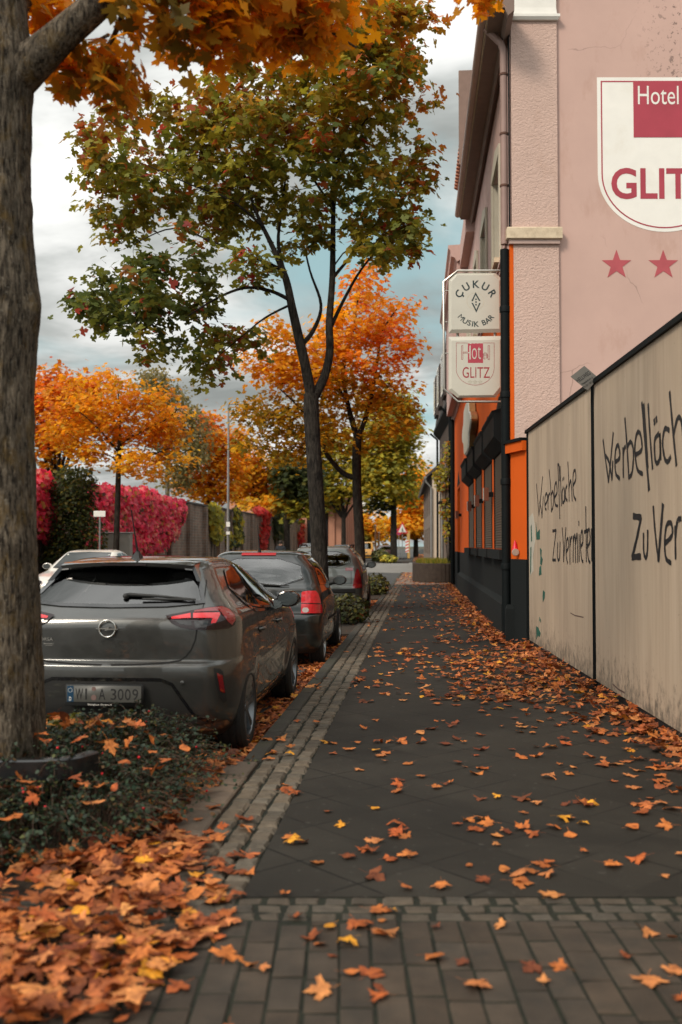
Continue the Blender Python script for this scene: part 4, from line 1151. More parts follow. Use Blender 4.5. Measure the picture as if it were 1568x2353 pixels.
    def band(s, poly, inner, proj, off=.004, step=.04, mb=None, mirror=False):
        mb = mb or MB(); A, B = [], []
        k = len(poly)
        for i in range(k):
            a, b, c, d = poly[i], poly[(i + 1) % k], inner[i], inner[(i + 1) % k]
            n = max(1, int(hypot(b[0] - a[0], b[1] - a[1]) / step))
            for j in range(n):
                t = j / n; A.append((a[0] + (b[0] - a[0]) * t, a[1] + (b[1] - a[1]) * t)); B.append((c[0] + (d[0] - c[0]) * t, c[1] + (d[1] - c[1]) * t))
        n = len(A); vs = [s.hit(proj, p, off) for p in A + B]
        for sg in ((1, -1) if mirror == 'both' else (-1,) if mirror else (1,)):
            mb.add([V((v.x * sg, v.y, v.z)) for v in vs], [(i, (i + 1) % n, n + (i + 1) % n, n + i) for i in range(n)])
        return mb
    def line(s, pts, w, proj, off=.002, step=.03, mb=None, mirror=False):
        mb = mb or MB(); q = []
        for a, b in zip(pts, pts[1:]):
            n = max(1, int(hypot(b[0] - a[0], b[1] - a[1]) / step))
            for i in range(n): q.append(V((a[0] + (b[0] - a[0]) * i / n, a[1] + (b[1] - a[1]) * i / n)))
        q.append(V(pts[-1])); A, B = [], []
        for i, p in enumerate(q):
            e = (q[min(i + 1, len(q) - 1)] - q[max(i - 1, 0)]).normalized(); nn = V((-e.y, e.x)) * w / 2
            A.append(s.hit(proj, p + nn, off)); B.append(s.hit(proj, p - nn, off))
        n = len(A)
        for sg in ((1, -1) if mirror == 'both' else (-1,) if mirror else (1,)):
            mb.add([V((v.x * sg, v.y, v.z)) for v in A + B], [(i, i + 1, n + i + 1, n + i) for i in range(n - 1)])
        return mb
    def part(s, name, mb, m, parent=None, smooth=60, label=None):
        o = mb.build(name, m, parent or s.root, smooth=smooth)
        if label: o['label'] = label
        return o
    def hole(s, poly, axis):
        """remember an opening: faces inside the outline seen along the axis go"""
        P2 = [V(p) for p in poly]
        def inside(x, y):
            c = False; n = len(P2)
            for i in range(n):
                a, b = P2[i], P2[i - 1]
                if (a.y > y) != (b.y > y) and x < (b.x - a.x) * (y - a.y) / (b.y - a.y) + a.x: c = not c
            return c
        if axis == 'rear': s.holes.append(lambda v, n: n.y < -.15 and v.y < 1.6 and inside(v.x, v.z))
        elif axis == 'front': s.holes.append(lambda v, n: n.y > .1 and v.y > 1.7 and inside(v.x, v.z))
        elif axis == 'right': s.holes.append(lambda v, n: n.x > .3 and inside(v.y, v.z))
        elif axis == 'left': s.holes.append(lambda v, n: n.x < -.3 and inside(v.y, v.z))
    def window(s, name, poly, axis, glass, k=.035, out=.012, frame=M_GLOSSBLACK):
        cx = sum(p[0] for p in poly) / len(poly); cy = sum(p[1] for p in poly) / len(poly)
        def off(d):
            r = []; n = len(poly); area = sum(poly[i][0] * poly[(i + 1) % n][1] - poly[(i + 1) % n][0] * poly[i][1] for i in range(n)); sg = 1 if area > 0 else -1
            for i in range(n):
                a, b, c = V(poly[i - 1]), V(poly[i]), V(poly[(i + 1) % n])
                e1 = (b - a).normalized(); e2 = (c - b).normalized()
                n1 = V((-e1.y, e1.x)) * sg; n2 = V((-e2.y, e2.x)) * sg; m = n1 + n2; m = m / max(.35, m.length_squared) * 2 * 1
                p = b + m * d * .5 * 1.0 * (2 / max(1e-6, 2)); r.append((p.x, p.y))
            return r
        proj = getattr(s, axis)
        s.hole(off(k * .75), axis)
        g = s.part(name, s.patch(list(poly), proj, .005, .08), glass)
        s.part('frame', s.band(off(-out), off(k), proj, .008, .05), frame, g)
        return g
    def add_wheels(s, rim, spokes=5, style='twin', hub_r=.62):
        for yw in s.wheels:
            for sx in (-1, 1):
                R = s.wr; w = s.tread / 2; o = V((sx * (s.wx - w), yw, R)); ax = V((sx, 0, 0))
                mb = MB(); rr = R * .70
                prof = [(rr - .01, -w * .9), (rr, -w), (R - .035, -w), (R - .008, -w + .014), (R, -w + .035)]
                for q in (-.5, 0, .5): prof += [(R, w * (q - .10)), (R - .008, w * (q - .08)), (R - .008, w * (q + .08)), (R, w * (q + .10))]
                prof += [(R, w - .035), (R - .008, w - .014), (R - .035, w + .004), (rr + .018, w + .006), (rr, w - .002), (rr - .01, w * .8)]
                mb.lathe(prof, o, ax, 64)
                W = s.part('wheel', MB_empty(o), M_TYRE) if False else None
                ty = s.part('wheel', mb, M_TYRE, None, 35)
                mb = MB()
                mb.lathe([(rr - .012, -w), (rr - .012, w * .2), (rr - .004, w * .82), (rr + .004, w * .98), (rr + .004, w * 1.0), (rr - .016, w * 1.0), (rr - .03, w * .55), (rr - .03, -w)], o, ax, 48)
                s_, t_ = frame_of(ax)
                def pt(r, a, h): return o + ax * h + (s_ * cos(a) + t_ * sin(a)) * r
                for k in range(spokes):
                    a0 = 2 * pi * k / spokes + .3
                    arms = ((-.20, -.05), (.05, .20)) if style == 'twin' else ((-.16, .16),)
                    for lo, hi in arms:
                        lo2, hi2 = lo * 1.15 + (.02 if style == 'twin' else 0) , hi * 1.15
                        ring1 = [pt(.045, a0 + lo * 2.4, w * .50), pt(.045, a0 + hi * 2.4, w * .50), pt(.045, a0 + hi * 2.4, w * .78), pt(.045, a0 + lo * 2.4, w * .78)]
                        ring2 = [pt(rr - .014, a0 + lo2, w * .62), pt(rr - .014, a0 + hi2, w * .62), pt(rr - .014, a0 + hi2 * .9, w * .95), pt(rr - .014, a0 + lo2 * .9, w * .95)]
                        mb.loft([ring1, ring2])
                mb.lathe([(.002, w * .86), (.03, w * .86), (.052, w * .80), (.06, w * .5)], o, ax, 20, True)
                s.part('rim', mb, rim, ty, 35)
                mb = MB(); mb.lathe([(.02, -w * .2), (rr - .04, -w * .2), (rr - .04, -w * .1), (.02, -w * .1)], o, ax, 24); s.part('brake_disc', mb, M_DARKMETAL, ty, 35)
    def interior(s, belt, y0, y1, width, seats, top):
        mb = MB(); mb.box((0, (y0 + y1) / 2, belt - .42), (width * 2, y1 - y0, .04)); s.part('cabin_floor', mb, M_SEAT)
        mb = MB(); mb.box((0, y1 - .25, belt - .16), (width * 1.9, .45, .26), 0, .06); s.part('dashboard', mb, M_SEAT)
        for y, xs in seats:
            for x in xs:
                mb = MB(); mb.loft([[V((x + a * .24 * k, y + b * .07 + dy, belt - .35 + h)) for a, b in ((-1, -1), (1, -1), (1, 1), (-1, 1))] for h, k, dy in ((0, .95, .08), (.25, 1, .04), (.48, .85, -.01), (.52, .5, -.02))])
                hd_ = belt - .35 + .54
                mb.loft([[V((x + a * .13 * k, y - .03 + b * .045 * k, hd_ + h)) for a, b in ((-1, -1), (1, -1), (1, 1), (-1, 1))] for h, k in ((0, .8), (.04, 1), (.14, 1), (.19, .7))])
                s.part('seat', mb, M_SEAT)
        mb = MB(); mb.box((0, y1 - .72, top - .13), (.24, .03, .07), 0, .012); mb.tube([(0, y1 - .70, top - .1), (0, y1 - .68, top)], .01, 6); s.part('rear_view_mirror', mb, M_PLASTIC)

def poly_round(pts, r=2):
    """Chaikin corner cutting"""
    for _ in range(r):
        q = []
        for a, b in zip(pts, pts[1:] + pts[:1]):
            q += [(a[0] * .75 + b[0] * .25, a[1] * .75 + b[1] * .25), (a[0] * .25 + b[0] * .75, a[1] * .25 + b[1] * .75)]
        pts = q
    return pts

def door_mirror(car, y, z, x, m, mirror_left=True, size=1.0):
    for sg in ((1, -1) if mirror_left else (1,)):
        mb = MB()
        rings = []
        for t, k in ((-.075, .55), (-.06, .92), (0, 1.0), (.05, .85), (.085, .45)):
            rings.append([V((sg * (x + .12 * size + .115 * size * k * cos(a)), y + t * size, z + .08 * size * k * sin(a) + .02)) for a in np.linspace(0, 2 * pi, 17)[:-1]])
        mb.loft(rings); b = car.part('door_mirror', mb, m, None, 50)
        mb = MB(); mb.poly([V((sg * (x + .12 * size + .092 * size * cos(a)), y - .0765 * size, z + .02 + .062 * size * sin(a))) for a in np.linspace(0, 2 * pi, 17)[:-1]])
        mb.lathe([(.05, 0), (.001, .001)], V((sg * (x + .12), y - .075, z)), (0, -1, 0), 4) if False else None
        car.part('mirror_glass', mb, mat('dim mirror glass', (.16, .165, .16), .15, metal=1.0, var=0), b)
        mb = MB(); mb.tube([V((sg * (x - .04), y + .06, z - .03)), V((sg * (x + .06), y + .02, z))], .03, 8); car.part('stalk', mb, M_PLASTIC, b)

# ---------------------------------------------------------------- the grey hatchback
CX, CY = -2.185, 6.72
lv = [ # z, yr, bow, w, rx, ry, yf, fw, frx, fry
 (.17, .26, .05, .74, .20, .25, 3.90, .74, .30, .30),
 (.26, .12, .05, .815, .22, .32, 4.00, .81, .35, .35),
 (.36, .045, .06, .845, .23, .36, 4.04, .84, .40, .45),
 (.50, .015, .06, .862, .24, .38, 4.06, .86, .42, .50),
 (.62, .000, .06, .872, .25, .40, 4.06, .865, .42, .55),
 (.690, .004, .06, .876, .26, .42, 4.05, .865, .42, .55),
 (.712, .026, .05, .876, .26, .42, 4.04, .865, .42, .55),
 (.735, .052, .05, .876, .26, .42, 4.02, .86, .42, .55),
 (.85, .044, .06, .876, .27, .44, 3.88, .85, .42, .55),
 (.95, .040, .07, .872, .28, .46, 3.55, .83, .40, .50),
 (1.005, .052, .08, .862, .28, .46, 3.22, .80, .38, .40),
 (1.055, .100, .09, .830, .27, .44, 3.06, .74, .36, .36),
 (1.11, .165, .10, .775, .24, .42, 2.94, .70, .34, .34),
 (1.20, .290, .10, .690, .20, .36, 2.72, .64, .32, .30),
 (1.30, .425, .10, .620, .17, .30, 2.46, .56, .28, .26),
 (1.365, .525, .10, .580, .16, .28, 2.26, .51, .25, .24),
 (1.405, .625, .10, .540, .17, .28, 2.06, .46, .22, .22),
 (1.428, .800, .12, .470, .17, .26, 1.86, .38, .18, .20),
 (1.438, 1.05, .12, .320, .14, .20, 1.66, .27, .13, .14),
]
hatch = Car('hatchback_car', 'graphite grey five door hatchback parked nearest, seen from behind past the big tree trunk', 'car', (CX, CY, ROAD), 0.0, lv, {'scoop': .014, 'scoopz': .45}, M_GREY, (.705, 3.243), .318, .878, 'cars parked along the near kerb', sill=.235, tread=.205)
Rg6 = lambda x, y: ((100 + x * .73342) * .574359, (2150 + y * .73342) * .574359)
R6 = lambda pts: [Rg6(*p) for p in pts]
Rg7 = lambda x, y: ((900 + x * .414541) * .574359, (2100 + y * .414541) * .574359)
R7 = lambda pts: [Rg7(*p) for p in pts]
h = hatch
# rear screen, side windows, windscreen
rs = [(-.63, 1.118), (-.38, 1.098), (0, 1.092), (.38, 1.098), (.63, 1.118), (.585, 1.20), (.495, 1.345), (.27, 1.370), (0, 1.376), (-.27, 1.370), (-.495, 1.345), (-.585, 1.20)]
h.window('rear_window', rs, 'rear', G_DARK, .03)
for ax in ('right', 'left'):
    h.window('rear_door_window', [(.84, 1.075), (1.30, 1.025), (1.82, 1.000), (1.80, 1.352), (1.40, 1.360), (1.04, 1.325), (.82, 1.20)], ax, G_DARK, .022)
    h.window('front_door_window', [(1.90, .998), (2.86, .985), (2.62, 1.12), (2.22, 1.32), (2.02, 1.345), (1.88, 1.348)], ax, G_DARK, .022)
h.window('windscreen', [(-.60, 1.09), (0, 1.075), (.60, 1.09), (.46, 1.33), (.36, 1.372), (0, 1.382), (-.36, 1.372), (-.46, 1.33)], 'front', G_DARK, .03)
h.interior(1.03, .55, 3.0, .60, [(1.20, (-.32, .0, .32)), (2.0, (-.31, .31))], 1.40)
# spoiler: top continues the roof, thin trailing edge, dark hollow underside, fins down the pillars
mb = MB(); rings = []
for x in np.linspace(-.50, .50, 17):
    e = abs(x / .50); yt = .375 + .10 * e ** 2.2; zt = 1.404 - .026 * e ** 2
    rings.append([V((x, .76, zt + .024)), V((x, .56, zt + .021)), V((x, yt, zt)), V((x, yt + .012, zt - .026)), V((x, .47, zt - .036)), V((x, .56, zt - .050)), V((x, .76, zt - .03))])
mb.loft(rings); h.part('spoiler', mb, M_GREY, None, 35)
for sg in (1, -1):
    lo = [V((sg * x, y, z)) for x, y, z in ((.500, .72, 1.392), (.503, .485, 1.380), (.572, .395, 1.262), (.560, .46, 1.290), (.520, .60, 1.345))]
    mb = MB(); mb.hexa(lo, [V((v.x - sg * .034, v.y + .02, v.z + .006)) for v in lo]); h.part('spoiler_fin', mb, M_GLOSSBLACK, None, 35)
mb = MB(); mb.box((0, .392, 1.386), (.34, .018, .012)); h.part('brake_light', mb, M_LAMPDARK)
# tail lamps traced on the near side and mirrored
lamp = R6([(768, 432), (800, 425), (860, 415), (918, 402), (1000, 387), (1070, 379), (1115, 395), (1140, 425), (1147, 452), (1137, 478), (1105, 496), (1040, 503), (940, 505), (900, 501), (850, 492), (800, 468)])
for mir in (False, True):
    L_ = h.part('tail_lamp', h.patch(lamp, h.pix, .012, 7, mir), M_LAMPDARK)
    q = [R6([(800, 440), (905, 420), (906, 446), (802, 449)]), R6([(919, 420), (1058, 417), (1062, 428), (1036, 470), (1012, 472), (1020, 446), (919, 446)])]
    mb = MB()
    for poly in q: h.patch(poly, h.pix, .015, 6, mir, mb)
    h.part('light_bar', mb, M_LAMPBRIGHT, L_)
    mb = MB(); h.patch(R6([(1030, 388), (1070, 383), (1110, 398), (1138, 430), (1142, 452), (1122, 480), (1100, 462), (1066, 415)]), h.pix, .0145, 7, mir, mb); h.patch(R6([(925, 406), (1000, 391), (1030, 388), (1055, 408), (925, 414)]), h.pix, .0145, 7, mir, mb); h.part('red_lens', mb, M_LAMPRED, L_)
    mb = MB(); h.patch(R6([(925, 458), (1000, 458), (990, 492), (930, 492)]), h.pix, .0145, 6, mir, mb); h.patch(R6([(815, 456), (908, 458), (912, 482), (850, 476)]), h.pix, .0145, 6, mir, mb); h.part('clear_lens', mb, mat('smoky grey lens', (.02, .018, .018), .1, var=.2, coat=.5), L_)
# tailgate gap, rear screen foot, boot crease, fuel flap, door gaps
mb = MB()
gap = R6([(978, 300), (972, 385), (966, 388)]); h.line(R6([(992, 232), (980, 330), (971, 388)]), 2.2, h.pix, .0025, 6, mb, 'both')
h.line(R6([(920, 404), (938, 506), (930, 560), (908, 612), (880, 648), (845, 672), (780, 684), (640, 693), (470, 697)]), 3.4, h.pix, .0025, 6, mb, 'both')
h.part('tailgate_gap', mb, M_SEAM)
for ax in (h.right, h.left):
    mb = MB()
    h.line([(1.02, 1.0), (1.10, .86), (1.07, .66), (.98, .52), (.97, .50)], .007, ax, .0025, .04, mb)
    h.line([(1.845, 1.0), (1.86, .8), (1.86, .34), (1.86, .30)], .007, ax, .0025, .04, mb)
    h.line([(2.93, .98), (2.90, .85), (2.86, .5), (2.78, .30)], .007, ax, .0025, .04, mb)
    h.line([(1.15, .295), (2.78, .285)], .007, ax, .0025, .06, mb); h.line([(1.15, .295), (1.05, .40), (.98, .52)], .007, ax, .0025, .04, mb)
    h.part('door_gap', mb, M_SEAM)
for ax in (h.right, h.left): h.part('window_strip', h.line([(.86, 1.075), (1.0, 1.018), (1.84, .98), (2.88, .962)], .022, ax, .007, .05), M_GLOSSBLACK)
for ax, sg in ((h.right, 1), (h.left, -1)):
    for y in (1.16, 2.06):
        p = h.hit(ax, (y, .865), .02); mb = MB()
        mb.tube([p + V((-sg * .02, -.085, .0)), p + V((sg * .012, -.06, .004)), p + V((sg * .016, .0, .005)), p + V((sg * .012, .06, .004)), p + V((-sg * .02, .085, 0))], [.012, .014, .015, .014, .012], 8); hh = h.part('door_handle', mb, M_GREY, None, 60)
        mb = MB(); h.patch([(y - .055, .835), (y + .055, .835), (y + .05, .88), (y - .05, .88)], ax, .002, .03, False, mb); h.part('handle_recess', mb, M_SEAM, hh)
door_mirror(h, 2.62, 1.005, .79, M_GLOSSBLACK)
# plate recess, plate, writing
mb = MB(); h.patch([(-.40, .60), (.40, .60), (.62, .34), (.66, .29), (-.66, .29), (-.62, .34)], h.rear, .003, .06, False, mb); h.part('plate_recess', mb, paint('recess paint', (.045, .045, .044), .5, .4))
mb = MB(); h.line([(-.72, .30), (-.60, .36), (-.46, .575), (-.38, .607), (.38, .607), (.46, .575), (.60, .36), (.72, .30)], .022, h.rear, .006, .05, mb); h.part('recess_rim', mb, M_GLOSSBLACK)
yp = -.034
mb = MB(); mb.box((0, yp + .014, .500), (.545, .020, .150), 0, .006); pc = h.part('plate_holder', mb, M_PLASTIC)
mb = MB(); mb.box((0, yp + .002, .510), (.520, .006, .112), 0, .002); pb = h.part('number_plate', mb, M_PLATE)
mb = MB(); mb.poly([V((x, yp - .0018, z)) for x, z in ((-.257, .456), (-.212, .456), (-.212, .564), (-.257, .564))]); h.part('country_band', mb, M_PLATEBLUE, pb)
RX, RZu = V((1, 0, 0)), V((0, 0, 1))
def ptext(mb, s_, x, z, w, hh, wt=.02): add_text(mb, s_, 1.0, V((x, yp - .0026, z)), RX, RZu, wt, fit=(w, hh))
mb = MB()
for s_, x, w in (('W', -.172, .052), ('I', -.124, .011), ('A', -.012, .046), ('3', .068, .040), ('0', .118, .040), ('0', .168, .040), ('9', .220, .040)): ptext(mb, s_, x, .472, w, .075, .0)
h.part('lettering', mb, M_BLACK, pb, None)
mb = MB(); ptext(mb, 'D', -.235, .464, .016, .026, .01)
for k in range(12): mb.poly([V((-.235 + .014 * cos(2 * pi * k / 12) + .0022 * cos(a), yp - .0026, .535 + .014 * sin(2 * pi * k / 12) + .0022 * sin(a))) for a in np.linspace(0, 2 * pi, 6)[:-1]])
h.part('lettering', mb, M_WHITE, pb, None)
mb = MB()
for z, r in ((.545, .015), (.486, .019)): mb.poly([V((-.070 + r * cos(a), yp - .0024, z + r * sin(a))) for a in np.linspace(0, 2 * pi, 21)[:-1]])
h.part('seal', mb, mat('dull plate seal', (.16, .10, .09), .5), pb, None)
mb = MB(); add_text(mb, 'Ebbinghaus  Dortmund', 1, V((-.03, yp + .0030, .432)), RX, RZu, .0, fit=(.165, .012)); h.part('lettering', mb, M_WHITE, pc, None)
# badge: ring with a flattened bolt, model lettering
bz = .950; by = h.hit(h.rear, (0, bz), 0).y
mb = MB(); c = V((0, by - .012, bz)); n = 40
for k in range(n):
    pass
R_, r_ = .058, .0075
rings = []
for k in range(n + 1):
    a = 2 * pi * k / n; rd = V((cos(a), 0, sin(a)))
    rings.append([c + rd * (R_ + r_ * cos(b)) + V((0, -r_ * sin(b), 0)) for b in np.linspace(0, 2 * pi, 9)[:-1]])
mb.loft(rings, cap=False)
bolt = [(-.078, .004), (-.02, .006), (.018, .014), (.010, .002), (.078, .002), (.078, -.004), (.020, -.006), (-.018, -.014), (-.010, -.002), (-.078, -.002)]
mb.hexa([c + V((x, -.004, z)) for x, z in bolt], [c + V((x, -.010, z)) for x, z in bolt]); h.part('badge', mb, M_CHROME, None, 50)
mb = MB(); q = h.hit(h.rear, (-.47, .868), .004); add_text(mb, 'CORSA', 1, V((-.455, q.y - .004, .862)), V((1, -.05, 0)), RZu, .02, fit=(.125, .023)); h.part('lettering', mb, M_CHROME, None, None)
mb = MB(); add_text(mb, 'EBBINGHAUS', 1, V((-.425, q.y - .003, .838)), V((1, -.05, 0)), RZu, .0, fit=(.075, .008)); add_text(mb, 'AUTOMOBILE', 1, V((-.425, q.y - .003, .827)), V((1, -.05, 0)), RZu, .0, fit=(.052, .006))
h.part('lettering', mb, mat('dull silver ink', (.30, .29, .27), .4), None, None)
# wiper, aerial, bumper reflectors, sensors
mb = MB(); ys = lambda x, z: h.hit(h.rear, (x, z), .02)
mb.tube([ys(.06, 1.152), ys(.10, 1.160), ys(.30, 1.150), ys(.62 - .05, 1.128)], [.015, .014, .010, .006], 8); mb.tube([ys(.20, 1.132) + V((0, -.003, 0)), ys(.57, 1.126) + V((0, -.003, 0))], .008, 6)
mb.sphere(ys(.075, 1.150), .022, 10, 6); h.part('wiper', mb, M_PLASTIC, None, 50)
mb = MB(); a0 = V((-.0, .76, 1.424)); mb.loft([[a0 + V((x * k, y * k + yy, z)) for x, y in ((-.035, -.09), (.035, -.09), (.03, .06), (-.03, .06))] for z, k, yy in ((-.01, 1, 0), (.015, .8, 0), (.05, .35, .0), (.06, .2, .0))]); ab = h.part('aerial', mb, M_PLASTIC, None, 50)
mb = MB(); mb.tube([a0 + V((0, -.01, .05)), a0 + V((-.006, -.05, .16)), a0 + V((-.016, -.13, .37))], [.009, .006, .0045], 8); h.part('whip', mb, M_PLASTIC, ab, 50)
ref_o = R6([(1030, 712), (1062, 716), (1080, 732), (1100, 890), (1082, 902), (1062, 872), (1040, 800)])
ref_i = R6([(1044, 738), (1074, 752), (1088, 848), (1062, 838)])
for mir in (False, True):
    o = h.part('bumper_vent', h.patch(ref_o, h.pix, .004, 7, mir), M_PLASTIC)
    h.part('reflector', h.patch(ref_i, h.pix, .009, 6, mir), M_LAMPRED, o)
for x, z in ((.53, .585), (.20, .600), (-.20, .600), (-.53, .585)):
    q = h.hit(h.rear, (x, z), .001); mb = MB(); mb.lathe([(.0145, 0), (.0145, .003), (.011, .0045), (.001, .0045)], q, (0, -1, 0), 14); h.part('parking_sensor', mb, M_GREY, None, 40)
mb = MB(); h.line([(-.80, .29), (-.5, .262), (.5, .262), (.80, .29)], .03, h.rear, .006, .05, mb); h.part('bumper_lip', mb, M_CHROME if False else M_GREY)
mb = MB(); h.line([(-.10, .25), (.10, .25)], .05, h.rear, .012, .03, mb); h.part('fog_lamp', mb, M_LAMPRED)
h.add_wheels(M_RIMDARK, 5, 'twin')
h.finish()

# ---------------------------------------------------------------- the small dark car ahead
def hatch_levels(H, W, L, belt, yrb, yrt, roof_in=.60, nose=.78, tail=0.0, corner=.2):
    w = W / 2
    return [
     (.18, .18, .04, w - .10, corner, .20, L - .16, w - .16, .25, .25), (.27, .06, .04, w - .035, corner, .24, L - .05, w - .1, .3, .35),
     (.42, .01, .05, w - .012, corner, .26, L, w - .08, .35, .45), (.58, .0, .05, w - .003, corner, .28, L, w - .06, .38, .5),
     (.655, .01, .05, w, corner, .28, L - .02, w - .06, .38, .5), (.68, .045, .05, w, corner, .28, L - .04, w - .07, .38, .5),
     (nose, yrb * .6, .05, w - .004, corner, .28, L - .25, w - .08, .36, .45), (belt - .12, yrb * .8, .06, w - .01, corner, .28, L - .75, w - .1, .34, .4),
     (belt - .02, yrb, .07, w - .035, corner, .28, L - 1.0, w - .12, .32, .36), (belt + .05, yrb + .05, .07, w - .06, corner, .26, L - 1.12, w - .15, .3, .3),
     ((belt + H) / 2, (yrb + yrt) / 2 + .02, .07, (w - .06 + roof_in) / 2 + .02, corner * .9, .24, L - 1.42, roof_in + .02, .28, .26),
     (H - .11, yrt, .07, roof_in + .015, corner * .8, .2, L - 1.72, roof_in - .06, .24, .22), (H - .05, yrt + .06, .08, roof_in - .03, .17, .2, L - 1.9, roof_in - .1, .22, .2),
     (H - .018, yrt + .16, .08, roof_in - .10, .17, .2, L - 2.05, roof_in - .17, .2, .2), (H, yrt + .5, .1, roof_in - .28, .12, .16, L - 2.3, roof_in - .34, .12, .12)]
def simple_plate(c, y, z, w=.52):
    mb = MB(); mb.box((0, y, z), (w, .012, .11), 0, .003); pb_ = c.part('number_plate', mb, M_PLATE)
    return pb_
lup = Car('small_car', 'small boxy blackish green hatchback with big red rear lamps parked second in the row', 'car', (-2.09, 12.15, ROAD), 0.0, hatch_levels(1.462, 1.64, 3.53, 1.0, .10, .30, .575), {'scoop': .008}, M_DKPAINT, (.60, 2.92), .285, .812, 'cars parked along the near kerb', sill=.26, tread=.18)
c = lup
c.window('rear_window', poly_round([(-.60, 1.02), (.60, 1.02), (.535, 1.36), (-.535, 1.36)], 1), 'rear', G_CLEAR, .02)
for ax in ('right', 'left'):
    c.window('rear_side_window', [(.42, 1.03), (1.20, 1.01), (1.18, 1.35), (.58, 1.335)], ax, G_DARK, .02)
    c.window('front_door_window', [(1.27, 1.005), (2.42, .99), (2.14, 1.16), (1.84, 1.32), (1.74, 1.345), (1.25, 1.35)], ax, G_DARK, .02)
c.window('windscreen', [(-.58, 1.03), (.58, 1.03), (.50, 1.33), (-.50, 1.33)], 'front', G_CLEAR, .02)
c.interior(.98, .38, 2.5, .62, [(1.62, (-.32, .32))], 1.42)
mb = MB(); n = 24; rings = []
for k in range(n + 1):
    a = 2 * pi * k / n; rd = V((cos(a) * .15, 0, sin(a) * .155)); rings.append([V((.19, .80, 1.13)) + rd * (1 + .32 * cos(b)) + V((0, -.05 * sin(b), 0)) for b in np.linspace(0, 2 * pi, 9)[:-1]])
mb.loft(rings, cap=False); c.part('head_rest', mb, M_SEAT, None, 60)
for mir in (False, True):
    L_ = c.part('tail_lamp', c.patch(R7([(740, 655), (752, 645), (800, 638), (872, 638), (892, 660), (912, 710), (932, 800), (935, 853), (735, 855)]), c.pix, .012, 6, mir), mat('ribbed red lamp', (.50, .012, .018), .15, var=.25, vscale=30, coat=.6))
    mb = MB(); c.patch(R7([(748, 812), (762, 798), (795, 798), (810, 815), (806, 838), (790, 846), (760, 844), (748, 832)]), c.pix, .016, 6, mir, mb); c.part('reversing_lens', mb, M_LAMPCLEAR, L_)
    mb = MB(); c.line(R7([(738, 757), (922, 762)]), 1.6, c.pix, .016, 6, mb, mir); c.part('lens_seam', mb, M_LAMPDARK, L_)
mb = MB(); c.patch([(-.22, 1.392), (.22, 1.392), (.22, 1.422), (-.22, 1.422)], c.rear, .010, .04, False, mb); c.part('brake_light', mb, mat('dull red lamp', (.33, .014, .018), .3))
mb = MB(); c.line([(.64, 1.0), (.65, .68), (-.65, .68), (-.64, 1.0)], .008, c.rear, .0025, .05, mb); c.part('tailgate_gap', mb, M_SEAM)
mb = MB(); c.line([(-.80, .425), (.80, .425)], .010, c.rear, .004, .05, mb); c.part('bumper_strip', mb, M_PLASTIC)
for ax in (c.right, c.left):
    mb = MB()
    c.line([(1.22, 1.0), (1.22, .40), (1.25, .30)], .008, ax, .0025, .05, mb); c.line([(2.46, .98), (2.44, .6), (2.36, .30)], .008, ax, .0025, .05, mb); c.line([(1.25, .30), (2.36, .29)], .008, ax, .0025, .08, mb); c.part('door_gap', mb, M_SEAM)
for ax in (c.right, c.left): c.part('side_strip', c.line([(.98, .56), (2.5, .55)], .03, ax, .006, .08), M_PLASTIC)
door_mirror(c, 2.25, 1.0, .76, M_PLASTIC, size=.9)
mb = MB(); q = c.hit(c.rear, (.46, .80), .004); add_text(mb, 'COLLEGE', 1, V((.47, q.y - .006, .790)), V((1, .06, 0)), RZu, .02, fit=(.14, .020)); c.part('lettering', mb, mat('pale sticker', (.35, .42, .40), .5), None, None)
mb = MB(); mb.tube([c.hit(c.rear, (.02, 1.03), .02), c.hit(c.rear, (.30, 1.012), .02), c.hit(c.rear, (.42, 1.012), .02)], [.018, .01, .006], 6); c.part('wiper', mb, M_PLASTIC)
mb = MB(); mb.tube([V((.0, .42, 1.44)), V((0, .40, 1.49)), V((-.01, .33, 1.78))], [.025, .008, .004], 8, True); c.part('aerial', mb, M_PLASTIC)
simple_plate(c, .012, .55); c.add_wheels(M_RIM, 7, 'single'); c.finish()

# ---------------------------------------------------------------- third car: grey estate half hidden by the tree
est = Car('estate_car', 'grey green estate car with tall pointed red lamp parked third, behind the maple trunk', 'car', (-2.17, 21.0, ROAD), 0.0, hatch_levels(1.50, 1.73, 4.05, 1.04, .10, .34, .60, .82), {'scoop': .01}, M_SILV, (.75, 3.2), .305, .86, 'cars parked along the near kerb', sill=.28)
c = est
c.window('rear_window', poly_round([(-.62, 1.06), (.62, 1.06), (.56, 1.39), (-.56, 1.39)], 1), 'rear', G_CLEAR, .02)
for ax in ('right', 'left'):
    c.window('rear_side_window', [(.5, 1.10), (1.0, 1.06), (.98, 1.37), (.72, 1.36)], ax, G_DARK, .02)
    c.window('rear_door_window', [(1.06, 1.06), (1.78, 1.04), (1.76, 1.39), (1.04, 1.38)], ax, G_DARK, .02)
    c.window('front_door_window', [(1.85, 1.035), (2.86, 1.02), (2.5, 1.22), (2.15, 1.38), (1.83, 1.39)], ax, G_DARK, .02)
c.window('windscreen', [(-.60, 1.07), (.60, 1.07), (.52, 1.38), (-.52, 1.38)], 'front', G_CLEAR, .02)
c.interior(1.0, .4, 2.95, .62, [(1.2, (-.34, .34)), (2.0, (-.34, .34))], 1.46)
for mir in (False, True):
    L_ = c.part('tail_lamp', c.patch(R7([(1275, 420), (1292, 440), (1312, 510), (1322, 608), (1232, 612), (1246, 520), (1262, 450)]), c.pix, .012, 4, mir), M_LAMPRED)
for mir in (False, True): c.part('tailgate_lamp', c.patch([(-.66, .98), (-.50, .98), (-.50, 1.04), (-.66, 1.04)], c.rear, .01, .05, mir), M_LAMPRED)
